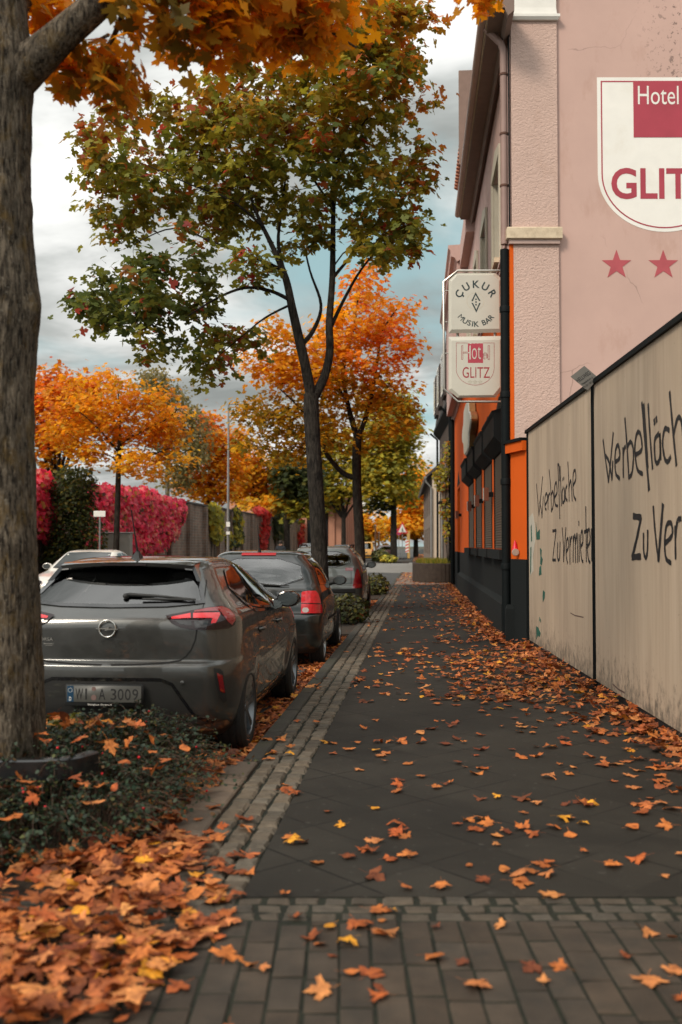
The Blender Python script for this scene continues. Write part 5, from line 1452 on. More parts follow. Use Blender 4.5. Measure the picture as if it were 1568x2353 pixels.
mb = MB(); c.line([(.62, 1.05), (.63, .70), (-.63, .70), (-.62, 1.05)], .010, c.rear, .0025, .05, mb); c.part('tailgate_gap', mb, M_SEAM)
mb = MB(); mb.box((0, .0, .56), (1.45, .04, .09), 0, .02); c.part('bumper_strip', mb, M_PLASTIC)
for sg in (1, -1):
    mb = MB(); mb.tube([V((sg * .55, .7, 1.475)), V((sg * .55, .8, 1.52)), V((sg * .55, 1.9, 1.53)), V((sg * .53, 2.0, 1.48))], .018, 8); c.part('roof_rail', mb, M_PLASTIC)
door_mirror(c, 2.65, 1.04, .80, M_PLASTIC); simple_plate(c, .05, .80); c.add_wheels(M_RIM, 6, 'single'); c.finish()

# ---------------------------------------------------------------- white saloon across the road, facing us
nose = [(.18, .20, .05, .72, .25, .25, 4.35, .74, .25, .25), (.28, .06, .07, .80, .28, .35, 4.42, .80, .25, .3), (.42, .0, .08, .84, .30, .4, 4.45, .83, .25, .3), (.55, .0, .09, .86, .30, .42, 4.46, .85, .25, .3),
 (.66, .03, .09, .868, .30, .42, 4.44, .86, .25, .3), (.73, .10, .10, .868, .32, .45, 4.42, .86, .25, .3), (.79, .30, .12, .865, .34, .5, 4.40, .86, .25, .3), (.86, .75, .14, .862, .34, .5, 4.38, .86, .25, .3), (.925, 1.22, .14, .855, .32, .4, 4.3, .85, .25, .3),
 (.98, 1.34, .14, .83, .28, .34, 3.95, .82, .25, .3), (1.08, 1.52, .13, .785, .24, .3, 3.65, .77, .25, .3), (1.2, 1.74, .12, .715, .22, .28, 3.42, .70, .25, .3), (1.31, 1.95, .11, .65, .2, .26, 3.2, .63, .22, .25), (1.37, 2.12, .11, .60, .2, .24, 3.0, .58, .2, .22), (1.405, 2.38, .11, .48, .18, .2, 2.8, .46, .16, .18), (1.415, 2.6, .08, .3, .12, .14, 2.72, .28, .1, .1)]
bm_ = Car('saloon_car', 'white saloon parked across the road facing us, seen between trunk and hatchback', 'car', (-8.12, 21.6, ROAD), 0.0, nose, {}, M_WHITECAR, (.80, 3.5), .315, .865, 'cars parked on the far side of the road', sill=.25)
c = bm_
c.window('windscreen', [(-.66, .985), (0, .975), (.66, .985), (.53, 1.335), (0, 1.352), (-.53, 1.335)], 'rear', G_DARK, .02)
for ax in ('right', 'left'):
    c.window('front_door_window', [(1.72, .99), (2.45, .985), (2.43, 1.32), (2.2, 1.31)], ax, G_DARK, .02); c.window('rear_door_window', [(2.52, .985), (3.3, .99), (3.1, 1.25), (2.5, 1.33)], ax, G_DARK, .02)
for sg in (1, -1):
    mb = MB(); c.patch(poly_round([(sg * .03, .60), (sg * .26, .61), (sg * .25, .74), (sg * .05, .745)], 2), c.rear, .010, .05, False, mb); c.part('grille', mb, M_GLOSSBLACK)
for sg in (1, -1):
    q = poly_round([(sg * .36, .61), (sg * .74, .64), (sg * .76, .72), (sg * .40, .735)], 1); mb = MB(); c.patch(q, c.rear, .010, .05, False, mb); L_ = c.part('headlight', mb, M_LAMPCLEAR)
    mb = MB(); c.patch(poly_round([(sg * .40, .63), (sg * .52, .63), (sg * .52, .72), (sg * .40, .72)], 2), c.rear, .014, .05, False, mb); c.part('lens', mb, M_LAMPDARK, L_)
mb = MB(); c.patch([(-.55, .30), (.55, .30), (.50, .40), (-.50, .40)], c.rear, .008, .06, False, mb); c.part('lower_grille', mb, M_PLASTIC)
mb = MB(); q = c.hit(c.rear, (0, .775), .006); mb.lathe([(.038, 0), (.038, .006), (.001, .008)], q, V((0, -.6, .8)), 18); c.part('badge', mb, M_CHROME)
mb = MB(); c.line([(-.60, .99), (0, .978), (.5, .985)], .03, c.rear, .012, .05, mb); c.part('wiper', mb, M_PLASTIC)
simple_plate(c, -.02, .50); door_mirror(c, 1.75, 1.0, .80, M_WHITECAR); c.add_wheels(M_RIM, 5, 'single'); c.finish()

# ---------------------------------------------------------------- distant vehicles
def far_car(name, label, loc, rz, levels, m, H, belt, W, wheels, lamps=M_LAMPRED, group=None):
    c = Car(name, label, 'van' if 'van' in name else 'car', loc, rz, levels, {}, m, wheels, .31, W / 2 - .01, group, sill=.28)
    top = H - .12; k = W / 2
    c.window('rear_window', [(-k * .72, belt + .06), (k * .72, belt + .06), (k * .66, top), (-k * .66, top)], 'rear', G_DARK, .03)
    for ax in ('right', 'left'):
        c.window('side_window', [(.55, belt + .06), (1.7, belt + .05), (1.7, top - .03), (.75, top - .04)], ax, G_DARK, .03); c.window('side_window', [(1.8, belt + .05), (2.7, belt + .05), (2.2, top - .04), (1.8, top - .03)], ax, G_DARK, .03)
    for sg in (1, -1):
        mb = MB(); c.patch([(sg * (k - .20), .72), (sg * (k - .05), .72), (sg * (k - .07), belt + .02), (sg * (k - .20), belt + .02)], c.rear, .01, .05, False, mb); c.part('tail_lamp', mb, lamps)
    mb = MB(); mb.box((0, .0, .48), (W * .9, .08, .16), 0, .03); c.part('bumper', mb, M_PLASTIC)
    simple_plate(c, -.03, .80); c.add_wheels(M_RIM, 5, 'single'); c.finish(); return c
vw, vl = 1.78, 4.3
van_lv = [(.2, .12, .03, .8, .12, .15, 4.2, .7, .25, .25), (.35, .02, .03, .87, .13, .15, 4.3, .78, .3, .4), (.6, .0, .03, .89, .14, .15, 4.3, .8, .3, .45), (.85, .02, .03, .89, .14, .15, 4.1, .8, .3, .4), (1.05, .05, .03, .88, .14, .15, 3.5, .78, .3, .3), (1.2, .08, .03, .86, .14, .15, 3.3, .76, .28, .26), (1.5, .15, .03, .80, .14, .15, 2.95, .70, .24, .22), (1.7, .20, .03, .74, .14, .15, 2.6, .62, .22, .2), (1.79, .27, .03, .66, .14, .15, 2.4, .55, .2, .2), (1.82, .5, .03, .4, .1, .1, 2.1, .3, .1, .1)]
v = P(838, 1290, 96)
far_car('van', 'small yellow van driving away far down the street', (v.x, v.y, ROAD), -.02, van_lv, M_YELLOW, 1.82, 1.08, 1.78, (.75, 3.4))
v = P(884, 1287, 94)
far_car('hatchback_car', 'dark car with red rear lamps parked behind the clipped bushes far down the street', (v.x, v.y, ROAD), 0, hatch_levels(1.5, 1.75, 4.1, 1.02, .1, .32, .6), M_MAROON, 1.5, 1.02, 1.75, (.75, 3.2))
v = P(717, 1290, 52)
far_car('hatchback_car', 'dark blue car across the road half hidden behind the maple trunk', (v.x, v.y, ROAD), 0, hatch_levels(1.62, 1.75, 4.1, 1.05, .1, .32, .6), M_BLACKCAR, 1.62, 1.05, 1.75, (.75, 3.2), group='cars parked on the far side of the road')
v = P(783, 1290, 86)
far_car('hatchback_car', 'dark car far across the road seen between the two trunks', (v.x, v.y, ROAD), 0, hatch_levels(1.55, 1.75, 4.1, 1.05, .1, .32, .6), M_BLACKCAR, 1.55, 1.05, 1.75, (.75, 3.2), group='cars parked on the far side of the road')
# ================================================================== trees
def leaf_mat(name, trans=.35, rough=.55):
    m, nt, b = nodes(name); out = nt.nodes['Material Output']
    at = nt.nodes.new('ShaderNodeAttribute'); at.attribute_name = 'tint'
    nt.links.new(at.outputs['Color'], b.inputs['Base Color']); b.inputs['Roughness'].default_value = rough; b.inputs['Specular IOR Level'].default_value = .25
    if trans:
        tl = nt.nodes.new('ShaderNodeBsdfTranslucent'); mx = nt.nodes.new('ShaderNodeMixShader'); mx.inputs[0].default_value = trans
        nt.links.new(mix(nt, 1.0, at.outputs['Color'], (1.25, 1.12, .8), 'MULTIPLY'), tl.inputs[0])
        nt.links.new(b.outputs[0], mx.inputs[1]); nt.links.new(tl.outputs[0], mx.inputs[2]); nt.links.new(mx.outputs[0], out.inputs['Surface'])
    return m
M_LEAF = leaf_mat('tree leaf', .55)
M_LITTER = leaf_mat('fallen leaf', .12, .6)
def mottle(m):
    nt = m.node_tree; at = [n for n in nt.nodes if n.type == 'ATTRIBUTE'][0]; b = [n for n in nt.nodes if n.type == 'BSDF_PRINCIPLED'][0]
    ge = nt.nodes.new('ShaderNodeNewGeometry')
    f = ramp(nt, noise(nt, ge.outputs['Position'], 42, 4, .6), [(.40, (1.12, 1.1, 1.0)), (.54, (.95, .92, .9)), (.66, (.48, .38, .36))])
    g = ramp(nt, noise(nt, ge.outputs['Position'], 16, 2, .5), [(.35, (.72, .70, .7)), (.65, (1.22, 1.25, 1.2))])
    nt.links.new(mix(nt, 1.0, mix(nt, 1.0, at.outputs['Color'], f, 'MULTIPLY'), g, 'MULTIPLY'), b.inputs['Base Color'])
mottle(M_LITTER)
M_SHRUB = leaf_mat('shrub leaf', .15, .45)

def bark(name, c0, c1, lichen=None, fine=1.0):
    m, nt, b = nodes(name); co = coords(nt, (1, 1, .22))
    rid = noise(nt, co, 34 * fine, 5, .65, .4)
    c = ramp(nt, rid, [(.36, c0), (.60, c1)])
    pt = ramp(nt, noise(nt, coords(nt), 5 * fine, 5, .6), [(.35, (.55, .55, .55)), (.65, (1.15, 1.15, 1.15))]); c = mix(nt, 1, c, pt, 'MULTIPLY')
    if lichen:
        f = ramp(nt, noise(nt, coords(nt, (1, 1, .6)), 10, 6, .7), [(.52, (0, 0, 0)), (.66, (1, 1, 1))]); c = mix(nt, math_(nt, 'MULTIPLY', f, .55), c, lichen)
        f = ramp(nt, noise(nt, coords(nt), 60, 3, .6), [(.58, (0, 0, 0)), (.68, (1, 1, 1))]); c = mix(nt, math_(nt, 'MULTIPLY', f, .45), c, (.21, .19, .155))
    nt.links.new(c, b.inputs['Base Color']); b.inputs['Roughness'].default_value = .9; b.inputs['Specular IOR Level'].default_value = .15
    bump(nt, b, rid, 1.0, .035 / fine); return m
M_BARKBIG = bark('furrowed maple bark', (.018, .0145, .011), (.165, .135, .100), (.13, .08, .02), 1.5)
M_BARK = bark('dark maple bark', (.012, .010, .009), (.050, .042, .034))
M_BARKPALE = bark('pale birch bark', (.12, .11, .10), (.36, .33, .29))

def smooth_path(pts, k=4):
    """Catmull-Rom through (point, radius)"""
    out = []
    n = len(pts)
    for i in range(n - 1):
        q = [pts[max(i - 1, 0)], pts[i], pts[i + 1], pts[min(i + 2, n - 1)]]
        for j in range(k):
            t = j / k
            c = (-.5 * t + t * t - .5 * t ** 3, 1 - 2.5 * t * t + 1.5 * t ** 3, .5 * t + 2 * t * t - 1.5 * t ** 3, -.5 * t * t + .5 * t ** 3)
            out.append((sum((q[m][0] * c[m] for m in range(4)), V((0, 0, 0))), q[1][1] + (q[2][1] - q[1][1]) * t))
    out.append(pts[-1]); return out

def tree(name, label, base, limbs, blobs, nclus, nleaf, size, pal, seed, spread=.32, template=None, bark_m=None, group=None, droop=.5, twig=.010, cat='tree', trunk_n=14, flat=.9, weights=None, trunk_jit=.0, extra=None):
    """limbs: [[(point, radius)...]]; blobs: [(centre, (rx, ry, rz), palette-index)]; leaves hang in clusters joined to the limbs by twigs"""
    rng = np.random.default_rng(seed); rr = random.Random(seed)
    t = thing(name, label, cat, base, 0, group)
    mb = MB(); nodes_, rads = [], []
    for li, l in enumerate(limbs):
        sp = smooth_path(l, 5)
        if li == 0 and trunk_jit:
            from mathutils import noise as mn
            sp2 = smooth_path(l, 26); rings = []
            for i, (p, r) in enumerate(sp2):
                ring_ = []
                for k in range(110):
                    a = 2 * pi * k / 110; w = V((cos(a) * 9.5, sin(a) * 9.5, p.z * 3.2)); wob = mn.noise(V((cos(a) * 2, sin(a) * 2, p.z * 1.1))) * .05
                    rid = abs(mn.noise(w + V((0, 0, 1.5 * mn.noise(w * .6))))) ; fine = mn.noise(V((cos(a) * 26, sin(a) * 26, p.z * 11)))
                    kn = sum(h_ * math.exp(-((p.z - z_) / .07) ** 2 - ((a - a_ + pi) % (2 * pi) - pi) ** 2 / .09) for z_, a_, h_ in ((2.68, -.15, .16), (2.05, -1.3, .10), (1.45, -.7, .08), (3.3, -1.0, .12)))
                    ring_.append(p + V((cos(a), sin(a), 0)) * r * (1 + wob + kn + trunk_jit * (2.2 * (rid - .25) + .7 * fine)))
                rings.append(ring_)
            mb.loft(rings)
        else: mb.tube([p for p, r in sp], [r for p, r in sp], trunk_n if li == 0 else 8, True, 0, rr)
        if li > 0 or len(limbs) == 1:
            for p, r in sp[2:]: nodes_.append(p); rads.append(r)
        else:
            for p, r in sp[len(sp) // 2:]: nodes_.append(p); rads.append(r)
    vol = np.array([b[1][0] * b[1][1] * b[1][2] for b in blobs]) ** .72
    if weights is not None: vol = vol * np.array(weights)
    idx = rng.choice(len(blobs), nclus, p=vol / vol.sum())
    cl = []
    for i in idx:
        d = rng.normal(size=3); d /= np.linalg.norm(d); d *= rng.uniform(.15, 1) ** .45
        c, r = blobs[i][0], blobs[i][1]
        cl.append((V((c.x + d[0] * r[0], c.y + d[1] * r[1], c.z + d[2] * r[2])), blobs[i][2] if len(blobs[i]) > 2 else 0))
    NA = np.array([tuple(p) for p in nodes_]); RA = list(rads)
    order = sorted(range(len(cl)), key=lambda i: np.min(((NA - np.array(cl[i][0])) ** 2).sum(1)))
    twm = mb
    for i in order:
        p = np.array(cl[i][0]); d2 = ((NA - p) ** 2).sum(1) + np.maximum(0, NA[:, 2] - p[2]) ** 2 * 1.5
        j = int(np.argmin(d2)); a = V(NA[j]); b_ = V(p); L_ = (b_ - a).length
        if L_ < .05: continue
        bend = V((rr.uniform(-.12, .12), rr.uniform(-.12, .12), rr.uniform(-.02, .16))) * L_
        r0 = min(RA[j] * .7, twig * (1 + L_ * .9)); pts = [a, a.lerp(b_, .35) + bend, a.lerp(b_, .7) + bend * .8, b_]
        twm.tube(pts, [r0, r0 * .75, r0 * .5, r0 * .3], 5, False)
        NA = np.concatenate([NA, np.array([tuple(q) for q in pts[1:]])]); RA += [r0 * .75, r0 * .5, r0 * .35]
    mb.build('trunk', bark_m or M_BARK, t, world=True, smooth=60)
    tv, tf = flat_template(template or MAPLE_MID, .14)
    C = np.array([tuple(c[0]) for c in cl]); ki = np.array([c[1] for c in cl])
    C = np.repeat(C, nleaf, 0); ki = np.repeat(ki, nleaf); n = len(C)
    off = rng.normal(size=(n, 3)) * spread * np.array([1, 1, .62]); pos = C + off
    yaw = rng.uniform(0, 2 * pi, n); tilt = np.abs(rng.normal(.35, .35, n)) * flat + droop * rng.uniform(.1, .9, n); az = np.arctan2(off[:, 1], off[:, 0]) + rng.normal(0, .8, n)
    R = rot_matrices(yaw, tilt, az); sz = size * rng.uniform(.62, 1.25, n)
    col = np.zeros((n, 3))
    clump = np.repeat(rng.uniform(.80, 1.22, len(cl)), nleaf)
    for k in range(len(pal)):
        m_ = ki == k
        if m_.any(): col[m_] = palette(pal[k], int(m_.sum()), rng)
    # leaves of one twig share much of their colour
    ck = np.zeros((len(cl), 3)); k0 = np.array([c[1] for c in cl])
    for k in range(len(pal)):
        m_ = k0 == k
        if m_.any(): ck[m_] = palette(pal[k], int(m_.sum()), rng)
    own = rng.random(n) < .5; col[own] = np.repeat(ck, nleaf, 0)[own]
    col = np.clip(col * clump[:, None], 0, 1)
    leaf_mesh('crown', [(tv, tf, pos, R, sz, col)], M_LEAF, t)
    return t

def PB(u, v, z, ru, rv, rd, k=0):
    """crown lump given by where the photo shows it, at distance z"""
    return (P(u, v, z), (ru * z / FOC, rd, rv * z / FOC), k)

OR_BRIGHT = [(4, (.66, .28, .012)), (3, (.72, .36, .018)), (1.5, (.60, .20, .012)), (1, (.46, .27, .02))]
OR_RED = [(4, (.66, .21, .018)), (3, (.70, .28, .018)), (1.5, (.62, .12, .025)), (1, (.6, .30, .03))]
OLIVE = [(5, (.205, .21, .034)), (4, (.30, .26, .034)), (2, (.125, .15, .034)), (1.0, (.30, .18, .025)), (.35, (.38, .10, .03)), (.2, (.40, .06, .05))]
OLIVE_OR = [(4, (.27, .26, .032)), (3, (.34, .24, .026)), (2, (.44, .22, .024)), (.8, (.46, .12, .03)), (2.5, (.15, .17, .032))]
OLIVE_RED = [(4, (.24, .23, .034)), (1.3, (.36, .09, .035)), (1.6, (.40, .20, .03)), (2, (.22, .16, .03))]
DKGREEN = [(5, (.050, .066, .026)), (3, (.080, .092, .026)), (1, (.15, .13, .025))]
BROWNOR = [(4, (.46, .25, .014)), (3, (.58, .31, .016)), (3, (.30, .20, .018)), (2, (.20, .16, .02))]
YELGREEN = [(4, (.33, .30, .045)), (3, (.46, .38, .045)), (2, (.20, .21, .05)), (1.4, (.58, .40, .035))]  # brightened: sunshine on the far linden is put into these leaf colours
BIRCH = [(4, (.22, .19, .085)), (3, (.30, .24, .10)), (2, (.15, .14, .06))]
YELLOW = [(4, (.80, .46, .03)), (3, (.78, .36, .02)), (2, (.62, .42, .05))]

# the big trunk in the left foreground, its limb and the canopy hanging into the top of the picture
z1 = 5.3
c1 = P(0, 1847, z1); base1 = V((c1.x, c1.y, -.05))
def T1(u, v, dz=0): return P(u, v, z1 + dz)
trunk_px = [(2, 1870, 0.242), (2, 1700, 0.217), (-1, 1400, 0.211), (-6, 1150, 0.195), (-8, 950, 0.185), (-6, 850, 0.188), (2, 720, 0.197), (2, 680, 0.199), (-6, 560, 0.186), (-10, 400, 0.179), (-6, 250, 0.182), (0, 150, 0.190), (-2, 60, 0.157), (-8, -60, 0.138), (-30, -300, 0.114), (-40, -620, 0.067), (-60, -900, 0.028)]
limb1 = [[(T1(u, v), r) for u, v, r in trunk_px],
 [(T1(20, 190), .13), (T1(78, 140, -.05), .105), (T1(150, 75, -.1), .085), (T1(245, -10, -.1), .076), (T1(360, -140, 0), .065), (T1(480, -330, .2), .05), (T1(620, -560, .3), .03)],
 [(T1(300, -70, 0), .024), (T1(285, 20, -.05), .017), (T1(258, 90, .1), .014), (T1(215, 150, .2), .008), (T1(190, 178, .2), .005)],
 [(T1(400, -190, .1), .03), (T1(520, -80, .3), .02), (T1(600, 10, .5), .014), (T1(700, 40, .6), .010), (T1(820, 110, .7), .006)],
 [(T1(250, 80, .1), .010), (T1(200, 105, .2), .007), (T1(150, 125, .2), .005), (T1(118, 150, .2), .003)],
 [(T1(640, -500, .3), .03), (T1(860, -380, .8), .022), (T1(1010, -180, 1.0), .014), (T1(1110, -20, 1.2), .007)],
 [(T1(-5, 60), .10), (T1(70, -40, .4), .06), (T1(140, -180, .8), .04), (T1(260, -420, 1.2), .02)]]
b1 = [PB(105, 40, 5.7, 42, 40, .25, 0), PB(275, 60, 5.2, 20, 60, .15, 0), PB(200, 155, 5.5, 78, 28, .2, 1), PB(250, 195, 5.5, 55, 24, .2, 1), PB(160, 180, 5.5, 30, 26, .2, 1), PB(300, 150, 5.2, 20, 40, .15, 1),
 PB(330, 8, 5.2, 61.6, 51, .3, 2), PB(420, 38, 5.4, 61.6, 46.75, .4, 2), PB(385, 68, 5.2, 28.16, 20.4, .2, 2), PB(500, 13, 5.4, 56.32, 51, .4, 0), PB(505, 73, 5.4, 52.8, 20.4, .3, 0), PB(600, 38, 5.6, 44, 38.25, .4, 0), PB(590, 78, 5.6, 31.68, 18.7, .3, 0),
 PB(670, 13, 5.8, 61.6, 52.7, .4, 0), PB(725, 48, 5.8, 52.8, 42.5, .4, 0), PB(660, 78, 5.8, 52.8, 18.7, .3, 0), PB(760, -2, 6.0, 26.4, 42.5, .4, 0), PB(770, 73, 5.9, 17.6, 25.5, .2, 0),
 PB(1110, -12, 6.3, 40, 24, .2, 0), PB(1122, 16, 6.3, 24, 14, .12, 0),
 PB(450, -120, 5.5, 330, 90, .8, 0), PB(800, -110, 5.9, 200, 90, .7, 0), PB(60, -150, 5.8, 160, 90, .8, 0), PB(300, -420, 5.6, 500, 200, 1.4, 0), PB(860, -360, 6.2, 240, 110, .9, 0), PB(-250, -200, 5.4, 200, 300, 1.2, 0)]
tree('maple_tree', 'thick furrowed maple trunk in the left foreground with orange leaves hanging overhead', base1, limb1, b1, 330, 9, .086,
     [[(5, (.72, .30, .010)), (3, (.66, .24, .010)), (2, (.54, .25, .014)), (1, (.32, .20, .02))], [(4, (.64, .25, .018)), (3, (.50, .24, .018)), (2, (.30, .19, .022)), (1, (.70, .30, .02))], [(4, (.26, .145, .014)), (3, (.42, .19, .014)), (2, (.15, .11, .018)), (2, (.54, .20, .012))]],
     5, spread=.085, template=MAPLE_FINE, bark_m=M_BARKBIG, twig=.0045, trunk_n=40, droop=.9, flat=1.0, trunk_jit=.042,
     weights=[1.3, 1, 1.5, 1.3, 1.2, .8, 1.6, 1.6, 1.2, 1.8, 1.4, 1.6, 1.2, 2.2, 2.0, 1.4, 1.4, 1.0, .8, .5, .28, .25, .2, .12, .1, .25])
# knots on the trunk
# maple standing behind the second car
z2 = 17.5
def T2(u, v, dz=0.0): return P(u, v, z2 + dz)
c2 = T2(736, 1430); base2 = V((c2.x, c2.y, -.03))
limb2 = [[(T2(737, 1440), .17), (T2(735, 1290), .150), (T2(728, 1150), .138), (T2(721, 1040), .135), (T2(716, 950), .140), (T2(716, 905), .13)],
 [(T2(716, 915), .10), (T2(704, 850, -.1), .09), (T2(688, 780, -.1), .085), (T2(672, 710, -.2), .075), (T2(657, 640, -.2), .062), (T2(628, 570, -.3), .045), (T2(590, 490, -.4), .03), (T2(560, 400, -.4), .018)],
 [(T2(720, 915), .10), (T2(744, 870, .1), .085), (T2(758, 810, .2), .075), (T2(757, 740, .2), .068), (T2(764, 640, .3), .058), (T2(766, 500, .3), .046), (T2(768, 350, .3), .032), (T2(766, 200, .3), .018), (T2(764, 90, .3), .01)],
 [(T2(668, 690, -.2), .04), (T2(620, 668, -.4), .032), (T2(560, 662, -.6), .026), (T2(490, 690, -.8), .018), (T2(420, 735, -.9), .010)],
 [(T2(657, 640, -.2), .04), (T2(640, 560, 0), .032), (T2(648, 480, .1), .022), (T2(660, 380, .2), .014)],
 [(T2(650, 620, -.2), .035), (T2(580, 590, -.5), .028), (T2(500, 560, -.8), .020), (T2(400, 525, -1.0), .014), (T2(310, 560, -1.1), .008)],
 [(T2(605, 520, -.4), .028), (T2(530, 460, -.8), .020), (T2(440, 425, -1.0), .014), (T2(340, 380, -1.1), .008)],
 [(T2(757, 760, .2), .04), (T2(790, 690, .6), .030), (T2(830, 620, .9), .022), (T2(880, 560, 1.0), .012)],
 [(T2(764, 640, .3), .035), (T2(830, 560, .8), .024), (T2(890, 480, 1.0), .016), (T2(940, 400, 1.0), .009)],
 [(T2(766, 480, .3), .03), (T2(700, 380, .6), .02), (T2(640, 290, .8), .012)], [(T2(768, 380, .3), .028), (T2(830, 290, .0), .018), (T2(890, 220, -.2), .010)],
 [(T2(686, 800, -.1), .05), (T2(720, 760, .5), .04), (T2(738, 700, .9), .03), (T2(712, 620, 1.2), .02), (T2(690, 520, 1.3), .012)],
 [(T2(668, 700, -.2), .024), (T2(610, 730, -.2), .018), (T2(560, 770, -.2), .012), (T2(500, 820, -.2), .007)]]
b2 = []
for u, v, ru, rv, k in ((250, 375, 80, 55, 3), (330, 310, 100, 75, 3), (270, 500, 80, 50, 0), (310, 680, 115, 60, 4), (365, 745, 95, 52, 4), (230, 730, 48, 46, 4), (430, 600, 110, 50, 4), (400, 690, 90, 40, 4), (260, 690, 60, 50, 4), (480, 430, 140, 100, 0), (560, 310, 140, 100, 3), (480, 265, 70, 55, 3),
     (610, 170, 110, 95, 3), (720, 250, 140, 120, 1), (830, 150, 110, 120, 1), (900, 90, 85, 85, 2), (940, 220, 68, 75, 2), (880, 340, 100, 85, 0), (965, 385, 42, 42, 2), (900, 460, 75, 52, 0), (890, 540, 75, 40, 0), (935, 545, 34, 28, 0), (700, 420, 140, 85, 0), (545, 490, 70, 40, 0),
     (480, 845, 40, 24, 0), (540, 790, 60, 30, 0), (760, 30, 150, 60, 1), (840, 500, 60, 50, 0), (720, 545, 90, 34, 0), (600, 610, 60, 34, 0), (860, 590, 50, 30, 0), (330, 430, 100, 40, 0), (980, 30, 22, 30, 2), (860, -80, 130, 80, 1), (600, 60, 80, 60, 1), (330, 800, 40, 28, 0)):
    b2.append(PB(u, v, z2 + RNG.uniform(-.9, .9), ru, rv, .75 + ru / 160, k))
tree('maple_tree', 'tall olive green maple with some orange leaves standing between the second and third parked cars', base2, limb2, b2, 720, 21, .122, [OLIVE, OLIVE_OR, [(3, (.38, .21, .024)), (2.5, (.48, .16, .025)), (3, (.15, .16, .028)), (2, (.26, .20, .026))], OLIVE_RED, [(5, (.11, .135, .034)), (4, (.17, .18, .034)), (2, (.07, .095, .028)), (.6, (.30, .12, .03)), (.5, (.34, .06, .05))]], 21, spread=.165, group=None, twig=.009, droop=.75)
# orange maple behind it
z3 = 29.0
def T3(u, v, dz=0.0): return P(u, v, z3 + dz)
c3 = T3(828, 1365); base3 = V((c3.x, c3.y, -.03))
limb3 = [[(T3(829, 1375), .18), (T3(827, 1250), .15), (T3(821, 1130), .135), (T3(820, 1050), .14), (T3(822, 1000), .12)],
 [(T3(820, 1100), .09), (T3(786, 1085), .075), (T3(752, 1045, -.3), .065), (T3(738, 1010, -.4), .05), (T3(700, 950, -.6), .03), (T3(640, 890, -.8), .014)],
 [(T3(822, 1010), .10), (T3(800, 930, .2), .07), (T3(790, 850, .3), .05), (T3(812, 760, .4), .035), (T3(828, 650, .4), .014)], [(T3(822, 1010), .09), (T3(850, 930, .2), .06), (T3(866, 840, .2), .045), (T3(880, 760, .2), .03), (T3(920, 700, .2), .012)],
 [(T3(800, 930, .2), .05), (T3(770, 880), .035), (T3(720, 850, -.3), .02), (T3(640, 820, -.4), .010)]]
b3 = [PB(u, v, z3 + RNG.uniform(-1, 1), ru, rv, .9 + ru / 110, k) for u, v, ru, rv, k in ((830, 660, 42, 50, 1), (870, 730, 70, 60, 1), (920, 710, 36, 45, 1), (800, 760, 70, 55, 0), (700, 850, 100, 60, 0), (620, 835, 66, 45, 0), (600, 955, 62, 42, 2), (680, 980, 110, 45, 2), (790, 900, 120, 70, 2), (880, 880, 70, 60, 0), (900, 960, 55, 42, 2), (925, 800, 38, 52, 1), (640, 770, 48, 30, 0), (650, 1040, 80, 30, 2), (790, 1010, 110, 32, 2), (570, 1015, 30, 22, 2), (760, 800, 60, 50, 0), (820, 830, 60, 50, 1))]
tree('maple_tree', 'bright orange maple standing behind the olive green one along the kerb', base3, limb3, b3, 420, 24, .125, [OR_BRIGHT, OR_RED, BROWNOR], 33, spread=.26, twig=.010)
# row further down the kerb
def far_tree(name, label, u, vbase, z, tr, fork_v, blobs, ncl, nl, size, pal, seed, spread, template=LEAF_ROUGH, bark_m=None, group=None, droop=.5, lean=0, hgt=0.0, branch=1):
    c = P(u, vbase, z); base = V((c.x, c.y, hgt))
    bl = [PB(a, b, z + RNG.uniform(-1, 1) * .02 * z, ru, rv, max(.6, ru * z / FOC * .8), k) for a, b, ru, rv, k in blobs]
    top = P(u + lean, fork_v, z); limbs = [[(base, tr), (base.lerp(top, .5), tr * .85), (top, tr * .75)]]
    if branch:
        for b_ in bl[:9]:
            m = top.lerp(b_[0], .5) + V((0, 0, .03 * z / 10)); limbs.append([(top - V((0, 0, .2)), tr * .5), (m, tr * .3), (b_[0], tr * .1)])
    return tree(name, label, base, limbs, bl, ncl, nl, size, pal, seed, spread=spread, template=template, bark_m=bark_m, group=group, droop=droop, twig=.012, trunk_n=10)
far_tree('linden_tree', 'tall yellowish green linden far down the right kerb, behind the triangular sign', 905, 1292, 88, .34, 1130, [(890, 940, 55, 48, 0), (930, 960, 34, 60, 0), (870, 1020, 56, 60, 0), (925, 1060, 42, 60, 0), (890, 1110, 60, 44, 0), (860, 1080, 40, 60, 0), (905, 1000, 50, 70, 0), (940, 1130, 26, 28, 0), (870, 1160, 30, 18, 1)], 430, 20, .36, [YELGREEN, DKGREEN], 41, .62)
far_tree('maple_tree', 'glowing orange tree at the far end of the right pavement, behind the linden', 956, 1300, 118, .35, 1230, [(955, 1140, 26, 44, 0), (945, 1190, 34, 30, 0), (968, 1180, 18, 44, 0), (930, 1210, 40, 18, 0), (955, 1215, 30, 18, 1), (965, 1110, 12, 18, 0), (952, 1105, 22, 24, 0), (962, 1078, 12, 18, 0), (938, 1140, 22, 22, 0)], 260, 16, .52, [YELLOW, OR_BRIGHT], 42, .7)
far_tree('linden_tree', 'loose yellowish green tree across the road seen between the two maple trunks', 790, 1290, 104, .3, 1190, [(770, 1040, 60, 50, 0), (830, 1060, 40, 60, 0), (790, 1110, 70, 40, 0), (735, 1090, 44, 50, 0), (690, 1080, 50, 44, 1), (760, 1150, 26, 24, 0), (845, 1130, 20, 30, 0)], 240, 16, .46, [YELGREEN, DKGREEN], 43, .66)
